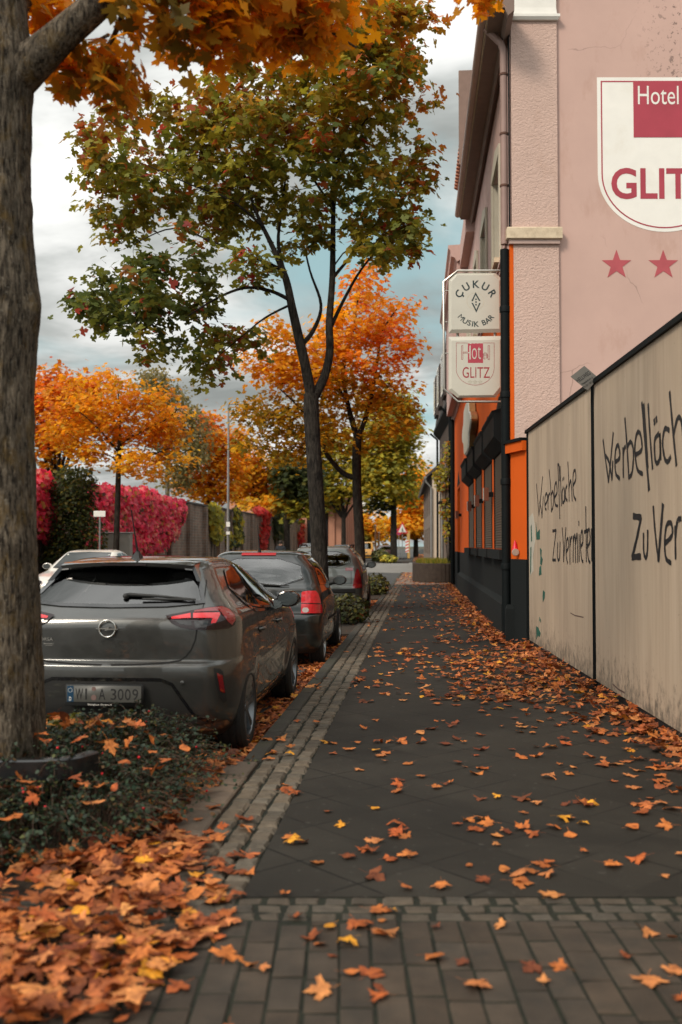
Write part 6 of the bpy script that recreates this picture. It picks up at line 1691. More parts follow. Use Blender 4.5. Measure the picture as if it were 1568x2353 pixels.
far_tree('linden_tree', 'dark green tree behind the brick wall, left of the maple trunk', 660, 1292, 82, .3, 1190, [(670, 1100, 40, 40, 0), (695, 1110, 40, 50, 0), (650, 1075, 34, 26, 1), (660, 1155, 36, 22, 1), (690, 1170, 30, 22, 1)], 190, 16, .40, [DKGREEN, YELGREEN], 44, .55)
far_tree('oak_tree', 'low yellow bushy tree closing the far end of the street', 850, 1292, 165, .4, 1250, [(830, 1215, 44, 26, 0), (870, 1220, 36, 24, 1), (800, 1225, 34, 22, 0), (850, 1195, 30, 20, 1), (760, 1215, 40, 26, 0)], 130, 14, .75, [YELGREEN, YELLOW], 45, 1.0)
# left side: young maple on the pavement, trees beyond the wall
z6 = 33.5
def T6(u, v, dz=0.0): return P(u, v, z6 + dz)
c6 = T6(264, 1352); base6 = V((c6.x, c6.y, 0))
limb6 = [[(T6(264, 1352), .115), (T6(268, 1240), .100), (T6(271, 1140), .095), (T6(274, 1040), .08), (T6(277, 1000), .065)], [(T6(272, 1085), .055), (T6(310, 1058, .2), .04), (T6(350, 1045, .4), .028), (T6(390, 1030, .5), .014)], [(T6(275, 1020), .05), (T6(330, 990, -.2), .035), (T6(380, 965, -.4), .022), (T6(410, 940, -.5), .012)],
 [(T6(277, 1000), .05), (T6(275, 940), .035), (T6(270, 880), .015)], [(T6(274, 1040), .045), (T6(240, 1000, -.4), .03), (T6(200, 960, -.6), .018), (T6(160, 930, -.6), .01)], [(T6(270, 1070), .035), (T6(258, 1050, .3), .02), (T6(220, 1040, .6), .012)]]
b6 = [PB(u, v, z6 + RNG.uniform(-1, 1), ru, rv, .7 + ru / 70, k) for u, v, ru, rv, k in ((200, 950, 60, 50, 0), (260, 910, 60, 40, 0), (320, 920, 50, 42, 0), (370, 960, 50, 50, 0), (300, 980, 80, 50, 0), (180, 1010, 50, 40, 1), (230, 1040, 60, 34, 1), (350, 1030, 60, 40, 0), (400, 1000, 34, 40, 0), (300, 1060, 60, 22, 1), (340, 1085, 50, 18, 1), (140, 990, 34, 40, 0), (240, 872, 18, 26, 0), (175, 890, 18, 26, 0), (322, 876, 20, 24, 0), (372, 905, 18, 26, 0), (418, 945, 20, 24, 0), (120, 930, 16, 30, 2), (415, 1050, 26, 16, 1))]
tree('maple_tree', 'young orange maple with a slim dark trunk on the opposite pavement before the crimson creeper', base6, limb6, b6, 340, 19, .125, [OR_BRIGHT, YELLOW, OR_RED], 51, spread=.24, twig=.010)
far_tree('maple_tree', 'red orange maple beyond the wall at the far left edge, left of the young maple', 130, 1292, 48, .2, 1130, [(120, 880, 30, 44, 0), (150, 930, 40, 50, 0), (185, 900, 34, 42, 0), (100, 960, 30, 60, 0), (140, 1000, 50, 40, 0), (200, 960, 34, 44, 1), (110, 1040, 40, 40, 1), (215, 900, 18, 24, 0), (60, 940, 50, 70, 0)], 300, 18, .22, [OR_RED, OR_BRIGHT], 52, .42, droop=.4)
far_tree('birch_tree', 'drooping pale birch beyond the wall, right of the young orange maple', 385, 1292, 66, .18, 1060, [(360, 900, 40, 44, 0), (400, 930, 40, 56, 0), (440, 960, 26, 50, 0), (380, 1000, 40, 60, 0), (430, 1040, 44, 56, 0), (350, 870, 24, 22, 0), (455, 1000, 20, 60, 0), (410, 1100, 44, 34, 0)], 260, 20, .22, [BIRCH], 53, .42, LEAF_SIMPLE, M_BARKPALE, droop=1.2)
far_tree('maple_tree', 'orange maple beyond the wall just left of the lamp post', 480, 1292, 70, .22, 1130, [(480, 980, 30, 34, 1), (500, 1030, 36, 44, 0), (460, 1090, 50, 36, 0), (520, 1080, 40, 44, 0), (540, 1010, 20, 24, 0), (440, 1120, 40, 20, 0), (500, 1130, 50, 20, 0)], 240, 18, .28, [OR_BRIGHT, OR_RED], 54, .5)
far_tree('maple_tree', 'orange maple beyond the wall just right of the lamp post', 590, 1292, 84, .24, 1140, [(560, 1060, 40, 34, 0), (600, 1100, 48, 40, 0), (570, 1130, 50, 24, 0), (630, 1140, 34, 24, 1), (545, 1040, 24, 24, 0), (600, 1160, 40, 14, 1)], 240, 18, .34, [OR_BRIGHT, YELLOW], 55, .6)

# ================================================================== opposite side: wall, creeper, furniture
M_OLDBRICK, nt_, b_ = nodes('old soot stained brick')
bt = nt_.nodes.new('ShaderNodeTexBrick'); bt.inputs['Scale'].default_value = 1.0
mpv = coords(nt_, (1, 1, 1), (pi / 2, 0, 0)); tc_ = nt_.nodes.new('ShaderNodeTexCoord'); sx_ = nt_.nodes.new('ShaderNodeSeparateXYZ'); nt_.links.new(tc_.outputs['Object'], sx_.inputs[0])
cb_ = nt_.nodes.new('ShaderNodeCombineXYZ'); nt_.links.new(math_(nt_, 'ADD', sx_.outputs['Y'], sx_.outputs['X']), cb_.inputs[0]); nt_.links.new(sx_.outputs['Z'], cb_.inputs[1]); nt_.links.new(cb_.outputs[0], bt.inputs['Vector'])
for k, v_ in (('Color1', (.34, .20, .14, 1)), ('Color2', (.22, .15, .115, 1)), ('Mortar', (.30, .26, .21, 1))): bt.inputs[k].default_value = v_
bt.inputs['Brick Width'].default_value = .5; bt.inputs['Row Height'].default_value = .16; bt.inputs['Mortar Size'].default_value = .018
soot = ramp(nt_, noise(nt_, coords(nt_, (1, 1, .35)), .7, 5, .6), [(.40, (1, 1, 1)), (.68, (.36, .34, .33))])
nt_.links.new(mix(nt_, 1, bt.outputs['Color'], soot, 'MULTIPLY'), b_.inputs['Base Color']); b_.inputs['Roughness'].default_value = .9
WX = -13.2
wl = thing('brick_wall', 'long old brick wall with piers running along the opposite pavement', 'wall', (WX, 60, 0))
mb = MB(); mb.hexa([V((WX - .3, 14, 0)), V((WX, 14, 0)), V((WX, 108, 0)), V((WX - .3, 108, 0))], [V((WX - .3, 14, 3.75)), V((WX, 14, 3.75)), V((WX, 108, 3.75)), V((WX - .3, 108, 3.75))]); mb.build('wall', M_OLDBRICK, wl, world=True)
mb = MB(); mb.hexa([V((WX - .38, 14, 3.752)), V((WX + .08, 14, 3.752)), V((WX + .08, 108, 3.752)), V((WX - .38, 108, 3.752))], [V((WX - .38, 14, 3.86)), V((WX + .08, 14, 3.86)), V((WX + .08, 108, 3.86)), V((WX - .38, 108, 3.86))]); mb.build('coping', M_DARKTILE, wl, world=True)
for k, y in enumerate(np.arange(18, 106, 4.1)):
    mb = MB(); mb.box((WX + .10, y, 1.85), (.20, .55, 3.7)); mb.build('pier', M_OLDBRICK, wl, world=True)

def leafy(name, label, cat, base, boxes, n, size, pal, seed, template=LEAF_SIMPLE, normal=None, stems=None, group=None, m=None, hang=1.3, vary=.0):
    rng = np.random.default_rng(seed); t = thing(name, label, cat, base, 0, group)
    w = np.array([abs(b[1][0] * b[1][1] * b[1][2]) ** .75 for b in boxes]); idx = rng.choice(len(boxes), n, p=w / w.sum())
    c = np.array([tuple(boxes[i][0]) for i in idx]); r = np.array([boxes[i][1] for i in idx]); d = rng.normal(size=(n, 3)); d /= np.linalg.norm(d, axis=1)[:, None]; d *= (rng.uniform(.25, 1, n) ** .4)[:, None]
    pos = c + d * r; pos[:, 2] = np.maximum(pos[:, 2], .02)
    yaw = rng.uniform(0, 2 * pi, n)
    if normal is None: az = np.arctan2(d[:, 1], d[:, 0]) + rng.normal(0, .6, n); tilt = rng.uniform(.2, hang, n)
    else: az = np.full(n, atan2(normal[1], normal[0])) + rng.normal(0, .5, n); tilt = rng.uniform(.75, hang, n)
    col = palette(pal, n, rng, .3)
    tv, tf = flat_template(template, .12)
    if stems: 
        mb = MB()
        for pts, r0 in stems: mb.tube(pts, [r0 * (1 - .6 * i / (len(pts) - 1)) for i in range(len(pts))], 6)
        mb.build('stem', M_BARK, t, world=True)
    leaf_mesh('foliage', [(tv, tf, pos, rot_matrices(yaw, tilt, az), size * rng.uniform(.6, 1.3, n), col)], m or M_LEAF, t); return t
CRIM = [(5, (.80, .065, .15)), (4, (.86, .15, .22)), (2, (.52, .025, .07)), (1.5, (.80, .32, .26)), (1.0, (.5, .24, .06)), (.6, (.10, .05, .03))]
def on_wall(u, v): return on_plane(u, v, V((WX + .25, 0, 0)), V((1, 0, 0)))
def ivy(label, px, n, seed, pal=CRIM, size=.26, thick=.30, cat='creeper'):
    bx = []
    for u, v, ru, rv in px:
        c = on_wall(u, v); e = on_wall(u + ru, v); f = on_wall(u, v - rv); bx.append((c, (thick, abs(e.y - c.y), abs(f.z - c.z))))
    b = on_wall(px[0][0], 1252); st = [([V((WX + .12, c[0].y, .0)), V((WX + .14, c[0].y + .2, c[0].z * .6)), V((WX + .15, c[0].y, c[0].z))], .03) for c in bx[:4]]
    return leafy('creeper', label, cat, V((WX + .2, b.y, 0)), bx, n, size, pal, seed, MAPLE_MID, (1, -.45), st, 'creepers on the brick wall', hang=1.7)
ivy('broad crimson creeper smothering the wall behind the young orange maple', [(240, 1150, 40, 40), (290, 1150, 50, 36), (340, 1160, 46, 40), (390, 1180, 34, 40), (300, 1210, 80, 44), (240, 1220, 40, 36), (380, 1220, 34, 30), (210, 1240, 22, 24), (330, 1250, 60, 26), (415, 1175, 10, 30)], 8000, 61, size=.17)
ivy('crimson creeper beside the left tree trunk, left of the dark evergreen', [(100, 1120, 22, 40), (110, 1170, 24, 44), (120, 1220, 20, 40), (80, 1170, 40, 70)], 1800, 62, size=.17)
ivy('narrow scarlet creeper hanging from the wall top right of the lamp post', [(612, 1185, 8, 14), (610, 1210, 7, 30), (606, 1240, 5, 30), (604, 1175, 16, 7)], 520, 63, [(5, (.66, .06, .06)), (3, (.60, .10, .08)), (1, (.4, .03, .03))], .34)
ivy('scarlet creeper patch furthest along the wall, left of the maple trunk', [(697, 1215, 5, 26), (692, 1235, 4, 20), (703, 1230, 4, 24)], 320, 64, [(5, (.60, .07, .06)), (3, (.5, .14, .06))], .40)
ivy('olive green creeper hanging left of the lamp post', [(497, 1190, 14, 28), (500, 1225, 10, 24), (490, 1170, 10, 12)], 420, 65, YELGREEN, .30)
ivy('thin olive creeper hanging just right of the lamp post', [(545, 1200, 8, 36), (548, 1235, 9, 22), (530, 1240, 5, 20)], 360, 66, DKGREEN + YELGREEN, .32)
ivy('dark green creeper bulging over the wall top beside the walking person', [(645, 1205, 14, 26), (650, 1190, 16, 22), (640, 1230, 8, 20)], 460, 67, DKGREEN, .38, .6)
bc = P(165, 1352, 34.5)
leafy('evergreen_shrub', 'big round dark evergreen between two crimson creepers', 'shrub', V((bc.x, bc.y, 0)), [(P(165, 1130, 34.5), (.95, .8, .95)), (P(160, 1190, 34.5), (1.0, .9, 1.2)), (P(180, 1240, 34.5), (1.1, .9, 1.0)), (P(190, 1110, 35), (.6, .6, .6)), (P(150, 1290, 34.5), (1.0, .9, .9))], 7000, .115, DKGREEN + [(.7, (.20, .17, .03))], 68, LEAF_SIMPLE, None, [([V((bc.x, bc.y, 0)), V((bc.x, bc.y, 1.6)), V((bc.x + .1, bc.y, 3.0))], .07)])

M_GALV = mat('galvanised steel', (.26, .26, .25), .5, metal=.5, var=.15)
lp = P(524, 1330, 46); t = thing('lamp_post', 'tall grey lamp post with short arm across the road', 'lamp post', (lp.x, lp.y, 0))
top = P(525, 928, 46)
mb = MB(); mb.tube([(lp.x, lp.y, 0), (lp.x, lp.y, 1.2)], .085, 12); mb.tube([(lp.x, lp.y, 1.2), (lp.x, lp.y, top.z)], [.065, .045], 12); mb.build('pole', M_GALV, t, world=True, smooth=40)
mb = MB(); mb.tube([(lp.x, lp.y, top.z - .02), (lp.x + .35, lp.y, top.z + .0)], .03, 8); mb.build('arm', M_GALV, t, world=True)
mb = MB(); mb.box((lp.x + .55, lp.y, top.z - .01), (.55, .22, .10), 0, .03); mb.build('lamp_head', M_GALV, t, world=True)
for v_, h_ in ((1205, .22), (1225, .14)):
    mb = MB(); mb.box((lp.x + .02, lp.y - .09, P(524, v_, 46).z), (.17, .01, h_)); mb.build('sticker', M_WHITE, t, world=True)
sp_ = P(229, 1330, 30); t = thing('street_sign', 'small blank white sign on a slim post before the evergreen', 'sign', (sp_.x, sp_.y, 0)); tp = P(229, 1181, 30)
mb = MB(); mb.tube([(sp_.x, sp_.y, 0), (sp_.x, sp_.y, tp.z + .05)], .03, 8); mb.build('post', M_GALV, t, world=True)
mb = MB(); mb.box((sp_.x, sp_.y - .04, tp.z), (.36, .02, .18), 0, .008); mb.build('board', M_WHITE, t, world=True)
cb0 = P(270, 1330, 36.5); t = thing('electric_cabinet', 'grey distribution cabinet behind the young maple trunk', 'cabinet', (cb0.x, cb0.y, 0)); tz = P(270, 1226, 36.5).z
mb = MB(); mb.box((cb0.x, cb0.y, tz / 2), (1.02, .35, tz), 0, .02); mb.build('housing', mat('pale grey cabinet', (.36, .37, .34), .6, var=.1), t, world=True)
mb = MB(); mb.box((cb0.x, cb0.y, tz + .02), (1.08, .42, .05), 0, .015); mb.build('lid', M_GALV, t, world=True)
mb = MB(); mb.box((cb0.x, cb0.y - .178, tz * .5), (.012, .006, tz * .9)); mb.build('door_gap', M_SEAM, t, world=True)

# ================================================================== buildings further on
def bx(mb, x0, x1, y0, y1, z0, z1, rz=0.0, o=None):
    R = Matrix.Rotation(rz, 3, 'Z'); o = V(o) if o else V((0, 0, 0))
    f = lambda x, y, z: o + R @ V((x, y, z))
    mb.hexa([f(x0, y0, z0), f(x1, y0, z0), f(x1, y1, z0), f(x0, y1, z0)], [f(x0, y0, z1), f(x1, y0, z1), f(x1, y1, z1), f(x0, y1, z1)])
M_GREYW = plaster('grey brown render', (.20, .16, .135))
M_DKBRICK = plaster('dark brown brickwork', (.075, .055, .045), stains=True)
hb = thing('brick_house', 'dark brown house with steep tiled mansard roof and cornice beyond the hotel', 'building', (1.12, 38.2, 0), radians(2.3)); hbl = lambda: MB()
def house_part(root, name, boxes, m, parent=None, smooth=None):
    mb = MB()
    for b in boxes: bx(mb, *b)
    return mb.build(name, m, parent or root, smooth=smooth)
house_part(hb, 'wall', [(0, 9, 0, 9.4, 0, 6.5)], M_DKBRICK)
mb = MB(); mb.loft([[V((x, y, z)) for x, z in ((.0, 6.42), (-.18, 6.60), (-.28, 6.72), (-.28, 6.86), (.3, 6.9))] for y in (-.2, 9.6)]); mb.build('cornice', M_DARKMETAL, hb)
mb = MB(); mb.loft([[V((x, y, z)) for x, z in ((-.22, 6.84), (.35, 11.6), (4.5, 12.6), (8.5, 11.6), (9.4, 6.84))] for y in (-.15, 9.55)]); mb.build('roof', M_DARKTILE, hb)
for y in (1.6, 4.7, 7.6):
    house_part(hb, 'dormer', [(-.30, 1.4, y - .75, y + .75, 7.3, 9.1)], M_DARKTILE); w = house_part(hb, 'window', [(-.33, -.305, y - .5, y + .5, 7.5, 8.9)], M_WINGLASS)
    house_part(hb, 'frame', [(-.345, -.332, y - .56, y - .5, 7.4, 9.0), (-.345, -.332, y + .5, y + .56, 7.4, 9.0), (-.345, -.332, y - .5, y + .5, 8.9, 9.0), (-.345, -.332, y - .5, y + .5, 7.4, 7.5)], M_WHITE, w)
    for z in (3.9, .9):
        w = house_part(hb, 'window', [(-.012, .05, y - .5, y + .5, z, z + 1.8)], M_WINGLASS)
        house_part(hb, 'frame', [(-.05, -.013, y - .62, y - .5, z - .1, z + 1.9), (-.05, -.013, y + .5, y + .62, z - .1, z + 1.9), (-.05, -.013, y - .5, y + .5, z + 1.8, z + 1.9), (-.05, -.013, y - .5, y + .5, z - .1, z)], M_GREYW, w)
for y in (.2, 9.1): 
    mb = MB(); mb.tube([(-.12, y, 0), (-.12, y, 6.4), (-.45, y, 6.7)], .05, 8); mb.build('downpipe', M_DARKMETAL, hb)
ch = thing('cream_house', 'low cream rendered house with bare sunlit gable beyond the dark brick house', 'building', (P(994, 1290, 52).x, P(994, 1290, 52).y, 0), radians(1.2))
M_CREAMW = plaster('cream render', (.62, .52, .41)); M_GREYW = plaster('grey brown render', (.20, .16, .135))
mb = MB(); mb.poly([V((0, 0, 0)), V((7, 0, 0)), V((7, 0, 5.2)), V((3.5, 0, 8.2)), V((0, 0, 5.2))]); mb.build('gable_wall', M_CREAMW, ch)
mb = MB(); bx(mb, .005, 7, .01, 22, 0, 5.2); mb.build('wall', M_GREYW, ch)
mb = MB(); mb.loft([[V((x, y, z)) for x, z in ((-.35, 5.05), (3.5, 8.45), (7.4, 5.05), (7.4, 4.9), (3.5, 8.25), (-.35, 4.9))] for y in (-.25, 22.2)]); mb.build('roof', M_DARKTILE, ch)
mb = MB(); mb.tube([(-.36, -.3, 4.95), (-.36, 22.2, 4.95)], .07, 8); mb.tube([(-.36, -.1, 4.93), (-.3, -.1, 4.7), (-.05, -.1, 4.4), (-.05, -.1, 0)], .05, 8); mb.build('gutter', M_GALV, ch)
for y in (2.5, 6, 10, 14, 18):
    for z in (.9, 3.2):
        w = house_part(ch, 'window', [(-.012, .03, y - .5, y + .5, z, z + 1.5)], M_WINGLASS)
        house_part(ch, 'frame', [(-.03, -.013, y - .56, y - .5, z - .05, z + 1.55), (-.03, -.013, y + .5, y + .56, z - .05, z + 1.55), (-.03, -.013, y - .5, y + .5, z + 1.5, z + 1.56)], M_GREYW, w)
house_part(ch, 'plinth', [(-.03, 7, -.03, 0.0, 0, .6)], M_GREYW)
# little porch with tiled cap, white post, planter, weedy creeper
pp = P(1034, 1310, 38.6); t = thing('porch_canopy', 'small beige canopy with reddish tiled cap beyond the hotel pipe', 'canopy', (pp.x, pp.y, 0))
z0, z1_ = P(1030, 1152, 38.6).z, P(1030, 1127, 38.6).z
x0 = P(1015, 1150, 38.6).x; x1 = 1.10
mb = MB(); bx(mb, x0, x1, pp.y - .3, pp.y + 1.2, z0, z1_); mb.build('fascia', mat('beige board', (.34, .27, .215), .7, var=.1), t, world=True)
mb = MB(); mb.loft([[V((x0 - .12, pp.y - .45, z1_ + .01)), V((x1, pp.y - .45, z1_ + .01)), V((x1, pp.y + 1.3, z1_ + .01)), V((x0 - .12, pp.y + 1.3, z1_ + .01))], [V((x0 + .35, pp.y - .1, z1_ + .42)), V((x1, pp.y - .1, z1_ + .42)), V((x1, pp.y + 1.0, z1_ + .42)), V((x0 + .35, pp.y + 1.0, z1_ + .42))]]); mb.build('roof', M_TILE, t, world=True)
mb = MB(); bx(mb, x0 - .1, x1, pp.y - .44, pp.y + 1.28, z0 - .06, z0 - .005); mb.build('rim', M_DARKMETAL, t, world=True)
for sx in (0.04, .55):
    mb = MB(); mb.tube([(x0 + sx, pp.y + 1.1, 0), (x0 + sx, pp.y + 1.1, z0 - .06)], .045, 8); mb.build('post', M_WHITE if sx > .3 else M_GALV, t, world=True)
pq = P(1036, 1325, 38.6); wp = thing('white_post', 'slim white post with box standing in the planter', 'post', (pq.x, pq.y, .6))
mb = MB(); mb.tube([(pq.x, pq.y, .6), (pq.x, pq.y, 2.8)], .05, 10); mb.build('pole', M_WHITE, wp, world=True)
mb = MB(); mb.box((pq.x, pq.y, 2.0), (.16, .14, .30), 0, .02); mb.build('meter_box', M_WHITE, wp, world=True)
ctr = V((.55, 39.6, 0)); plt = thing('planter', 'low round planter of upright dark palisades filled with grass', 'planter', ctr)
for k in range(38):
    a = radians(200) + radians(190) * k / 37 - radians(100); a = pi / 2 + radians(20) + 2 * pi * .86 * k / 37
    p = ctr + V((.92 * cos(a), 1.8 * sin(a), 0))
    if p.x > 1.05: continue
    mb = MB(); mb.box((p.x, p.y, .36 + .006 * (k % 3)), (.18, .20, .72), a, .02); mb.build('palisade', mat('dark palisade concrete', (.045, .032, .024), .85, var=.3, bmp=.3), plt, world=True)
mb = MB(); mb.poly([ctr + V((.88 * cos(a), 1.72 * sin(a), .66)) for a in np.linspace(0, 2 * pi, 33)[:-1]]); mb.build('soil', M_SOIL, plt, world=True)
rng = np.random.default_rng(77); n = 3200; a = rng.uniform(0, 2 * pi, n); r = np.sqrt(rng.random(n)); pos = np.stack([ctr.x + .86 * r * np.cos(a), ctr.y + 1.68 * r * np.sin(a), np.full(n, .67)], 1)
tv = np.array([(-.06, 0, 0), (.06, 0, 0), (.02, .1, 1.0)], float); o = leaf_mesh('grass_tuft', [(tv, [(0, 1, 2)], pos, rot_matrices(rng.uniform(0, 6.28, n), rng.uniform(0, .6, n), rng.uniform(0, 6.28, n)), rng.uniform(.10, .30, n), palette([(4, (.30, .26, .04)), (3, (.16, .20, .03)), (1, (.42, .30, .05))], n, rng))], M_LEAF, plt); o['kind'] = 'stuff'
w = P(1026, 1200, 38.0)
leafy('climbing_plant', 'straggly yellowing climber growing up from the planter beside the porch canopy', 'plant', V((w.x, w.y, .62)), [(P(1022, 1080, 38.0), (.32, .3, .5)), (P(1030, 1040, 38.0), (.25, .3, .5)), (P(1015, 1110, 38.0), (.3, .3, .35)), (P(1026, 1170, 38.0), (.3, .3, .45)), (P(1028, 1220, 38.0), (.22, .25, .5)), (P(1005, 1095, 38.0), (.22, .2, .2))], 620, .13, YELGREEN + [(2, (.46, .17, .03))], 71, LEAF_SIMPLE, None, [([V((w.x + .05, w.y, .3)), V((w.x + .12, w.y, 1.6)), V((w.x - .05, w.y, 3.0)), V((w.x + .1, w.y, 4.6))], .03), ([V((w.x + .1, w.y, .3)), V((w.x - .02, w.y, 1.5)), V((w.x + .15, w.y, 2.8))], .02)])

# factory and white block across the road, far
q = P(795, 1290, 112); fa = thing('factory_building', 'salmon brick building with pilasters far across the road behind the trunk', 'building', (q.x - .2, q.y - 6, 0))
M_SALMON = plaster('salmon brickwork', (.50, .25, .17))
zt_ = P(770, 1128, 112).z
house_part(fa, 'wall', [(-12, 0, 0, 26, 0, zt_)], M_SALMON)
for k in range(9): house_part(fa, 'pilaster', [(.001, .22, k * 3.1, k * 3.1 + .7, 0, zt_ - .1)], M_SALMON)
for k in range(5): house_part(fa, 'front_pilaster', [(-1.1 - k * 1.5, -.5 - k * 1.5, -.2, -.001, 0, zt_ - .1)], M_SALMON)
for k in range(8): house_part(fa, 'window', [(.002, .02, k * 3.1 + 1.2, k * 3.1 + 2.6, 1.4, zt_ - 1.5)], M_WINGLASS)
for k in range(4): house_part(fa, 'front_window', [(-1.95 - k * 1.5, -1.2 - k * 1.5, -.02, -.002, 1.2, zt_ - 1.3)], M_WINGLASS)
house_part(fa, 'parapet', [(-12.1, .3, -.25, 26.1, zt_ + .001, zt_ + .3)], M_DARKTILE)
q = P(812, 1290, 175); wb = thing('white_building', 'pale flat roofed block far down the street between the trunks', 'building', (q.x, q.y, 0)); zt_ = P(812, 1150, 175).z
house_part(wb, 'wall', [(-9, 2.2, 0, 12, 0, zt_)], mat('white render', (.75, .73, .69), .8, var=.04))
for k in range(3):
    for z in (1.5, 4.6, 7.6): house_part(wb, 'window', [(-6 + k * 3, -4.6 + k * 3, -.03, .02, z, z + 1.4)], M_WINGLASS)
house_part(wb, 'roof_edge', [(-9.2, 2.4, -.2, 12.2, zt_ + .001, zt_ + .25)], M_DARKTILE)

# ================================================================== street furniture far right
q = P(925, 1286, 97); t = thing('road_works_sign', 'red bordered triangular road works sign on a thin post', 'sign', (q.x, q.y, 0))
zc, zt2 = P(925, 1226, 97).z, P(925, 1198, 97).z; yS = q.y - .05
mb = MB(); mb.tube([(q.x, q.y, 0), (q.x, q.y, zt2 - .1)], .035, 8); mb.build('post', M_GALV, t, world=True)
mb = MB(); mb.box((q.x, q.y, .06), (.7, .4, .12), 0, .02); mb.build('foot', M_BLACK, t, world=True)
def tri(k, y): return [V((q.x + a * .58 * k, y, zc + (zt2 - zc) / 3 + b * (zt2 - zc) / 3 * k)) for a, b in ((-1, -1), (1, -1), (0, 2))]
mb = MB(); mb.hexa(tri(1, yS), tri(1, yS - .03)); br = mb.build('board', mat('signal red', (.60, .04, .04), .4, var=.03), t, world=True)
mb = MB(); mb.poly(tri(.70, yS - .034)); mb.build('white_field', M_WHITE, br, world=True)
mb = MB(); f = lambda a, b: V((q.x + a, yS - .038, zc + .22 + b))
mb.poly([f(-.05, .30), f(.02, .36), f(.08, .30), f(.02, .24)]); mb.poly([f(-.06, .22), f(.05, .24), f(.10, .02), f(-.02, .0)]); mb.poly([f(-.02, .02), f(.03, .02), f(-.06, -.16), f(-.12, -.16)]); mb.poly([f(.05, .02), f(.10, .02), f(.14, -.16), f(.08, -.16)]); mb.poly([f(.12, -.16), f(.30, -.16), f(.22, -.02)])
mb.build('pictogram', M_BLACK, br, world=True)
q = P(917, 1286, 101); t = thing('no_parking_sign', 'round blue and red no parking sign half hidden behind the linden trunk', 'sign', (q.x, q.y, 0)); zz = P(917, 1222, 101).z
mb = MB(); mb.tube([(q.x, q.y, 0), (q.x, q.y, zz + .35)], .035, 8); mb.build('post', M_GALV, t, world=True)
mb = MB(); mb.lathe([(.001, 0), (.34, 0), (.34, .02), (.001, .02)], (q.x, q.y - .04, zz), (0, -1, 0), 24); bd = mb.build('board', mat('signal red', (.6, .04, .04)), t, world=True)
mb = MB(); mb.lathe([(.001, 0), (.27, 0), (.27, .006), (.001, .006)], (q.x, q.y - .061, zz), (0, -1, 0), 24); mb.build('blue_field', mat('sign blue', (.02, .05, .25), .4, var=.03), bd, world=True)
mb = MB(); a = V((q.x, q.y - .069, zz)); mb.poly([a + V((-.21, 0, .16)), a + V((-.16, 0, .21)), a + V((.21, 0, -.16)), a + V((.16, 0, -.21))]); mb.poly([a + V((.21, -.002, .16)), a + V((.16, -.002, .21)), a + V((-.21, -.002, -.16)), a + V((-.16, -.002, -.21))]); mb.build('cross', mat('signal red', (.6, .04, .04)), bd, world=True)
q = P(936, 1290, 99); t = thing('road_barrier', 'red and white striped barrier board leaning behind the road works sign', 'barrier', (q.x, q.y, 0))
za, zb_ = P(936, 1270, 99).z, P(936, 1241, 99).z
mb = MB(); mb.box((q.x, q.y, (za + zb_) / 2), (.34, .05, zb_ - za), 0, .01); mb.build('board', M_WHITE, t, world=True)
mb = MB()
for k in range(4):
    z = za + (zb_ - za) * (k + .1) / 4; mb.poly([V((q.x - .168, q.y - .028, z)), V((q.x + .168, q.y - .028, z + .12)), V((q.x + .168, q.y - .028, z + .24)), V((q.x - .168, q.y - .028, z + .12))])
mb.build('stripe', mat('signal red', (.6, .04, .04)), t, world=True)
mb = MB(); mb.box((q.x, q.y, .05), (.8, .4, .10), 0, .02); mb.tube([(q.x, q.y + .04, .05), (q.x, q.y + .04, za + .1)], .03, 6); mb.build('foot', M_BLACK, t, world=True)
q = P(939, 1290, 103); t = thing('timber_post', 'ochre timber post behind the striped barrier', 'post', (q.x, q.y, 0)); zz = P(939, 1222, 103).z
mb = MB(); mb.box((q.x, q.y, zz / 2), (.30, .30, zz), 0, .02); mb.build('shaft', mat('ochre timber', (.50, .30, .09), .7, var=.15), t, world=True); mb = MB(); mb.box((q.x, q.y, zz + .04), (.36, .36, .07), 0, .02); mb.build('cap', mat('ochre timber', (.50, .30, .09)), t, world=True)
for k, (u, v0, nm) in enumerate(((863, 1208, 'slim timber pole left of the dark car at the far crossing'), (871, 1224, 'shorter timber pole right beside the slim pole at the far crossing'))):
    q = P(u, 1290, 125); t = thing('timber_pole', nm, 'post', (q.x, q.y, 0), group='timber poles at the far crossing'); mb = MB(); mb.tube([(q.x, q.y, 0), (q.x, q.y, P(u, v0, 125).z)], .14, 8); mb.build('shaft', mat('brown timber', (.30, .17, .08), .8), t, world=True); mb = MB(); mb.lathe([(.14, 0), (.16, .02), (.05, .10), (.001, .11)], (q.x, q.y, P(u, v0, 125).z), (0, 0, 1), 8); mb.build('cap', M_GALV, t, world=True)
q = P(981, 1288, 84); t = thing('wheelie_bin', 'dark wheeled rubbish bin on the far right pavement beside the cream house', 'bin', (q.x, q.y, 0)); M_BIN = mat('dark green bin plastic', (.012, .022, .02), .5)
mb = MB(); mb.loft([[V((q.x + a * k, q.y + b * k, z)) for a, b in ((-.26, -.3), (.26, -.3), (.26, .3), (-.26, .3))] for z, k in ((.06, .78), (.95, 1.0), (.97, 1.06), (1.0, 1.06))]); mb.build('bin_body', M_BIN, t, world=True)
mb = MB(); mb.loft([[V((q.x + a * k, q.y + b * k, z)) for a, b in ((-.28, -.33), (.28, -.33), (.28, .33), (-.28, .33))] for z, k in ((1.002, 1.0), (1.05, 1.0), (1.11, .7))]); mb.build('lid', M_BIN, t, world=True)
for sx in (-.2, .2):
    mb = MB(); mb.lathe([(.02, -.03), (.1, -.03), (.1, .03), (.02, .03)], (q.x + sx, q.y + .26, .1), (1, 0, 0), 14, True); mb.build('wheel', M_BLACK, t, world=True)
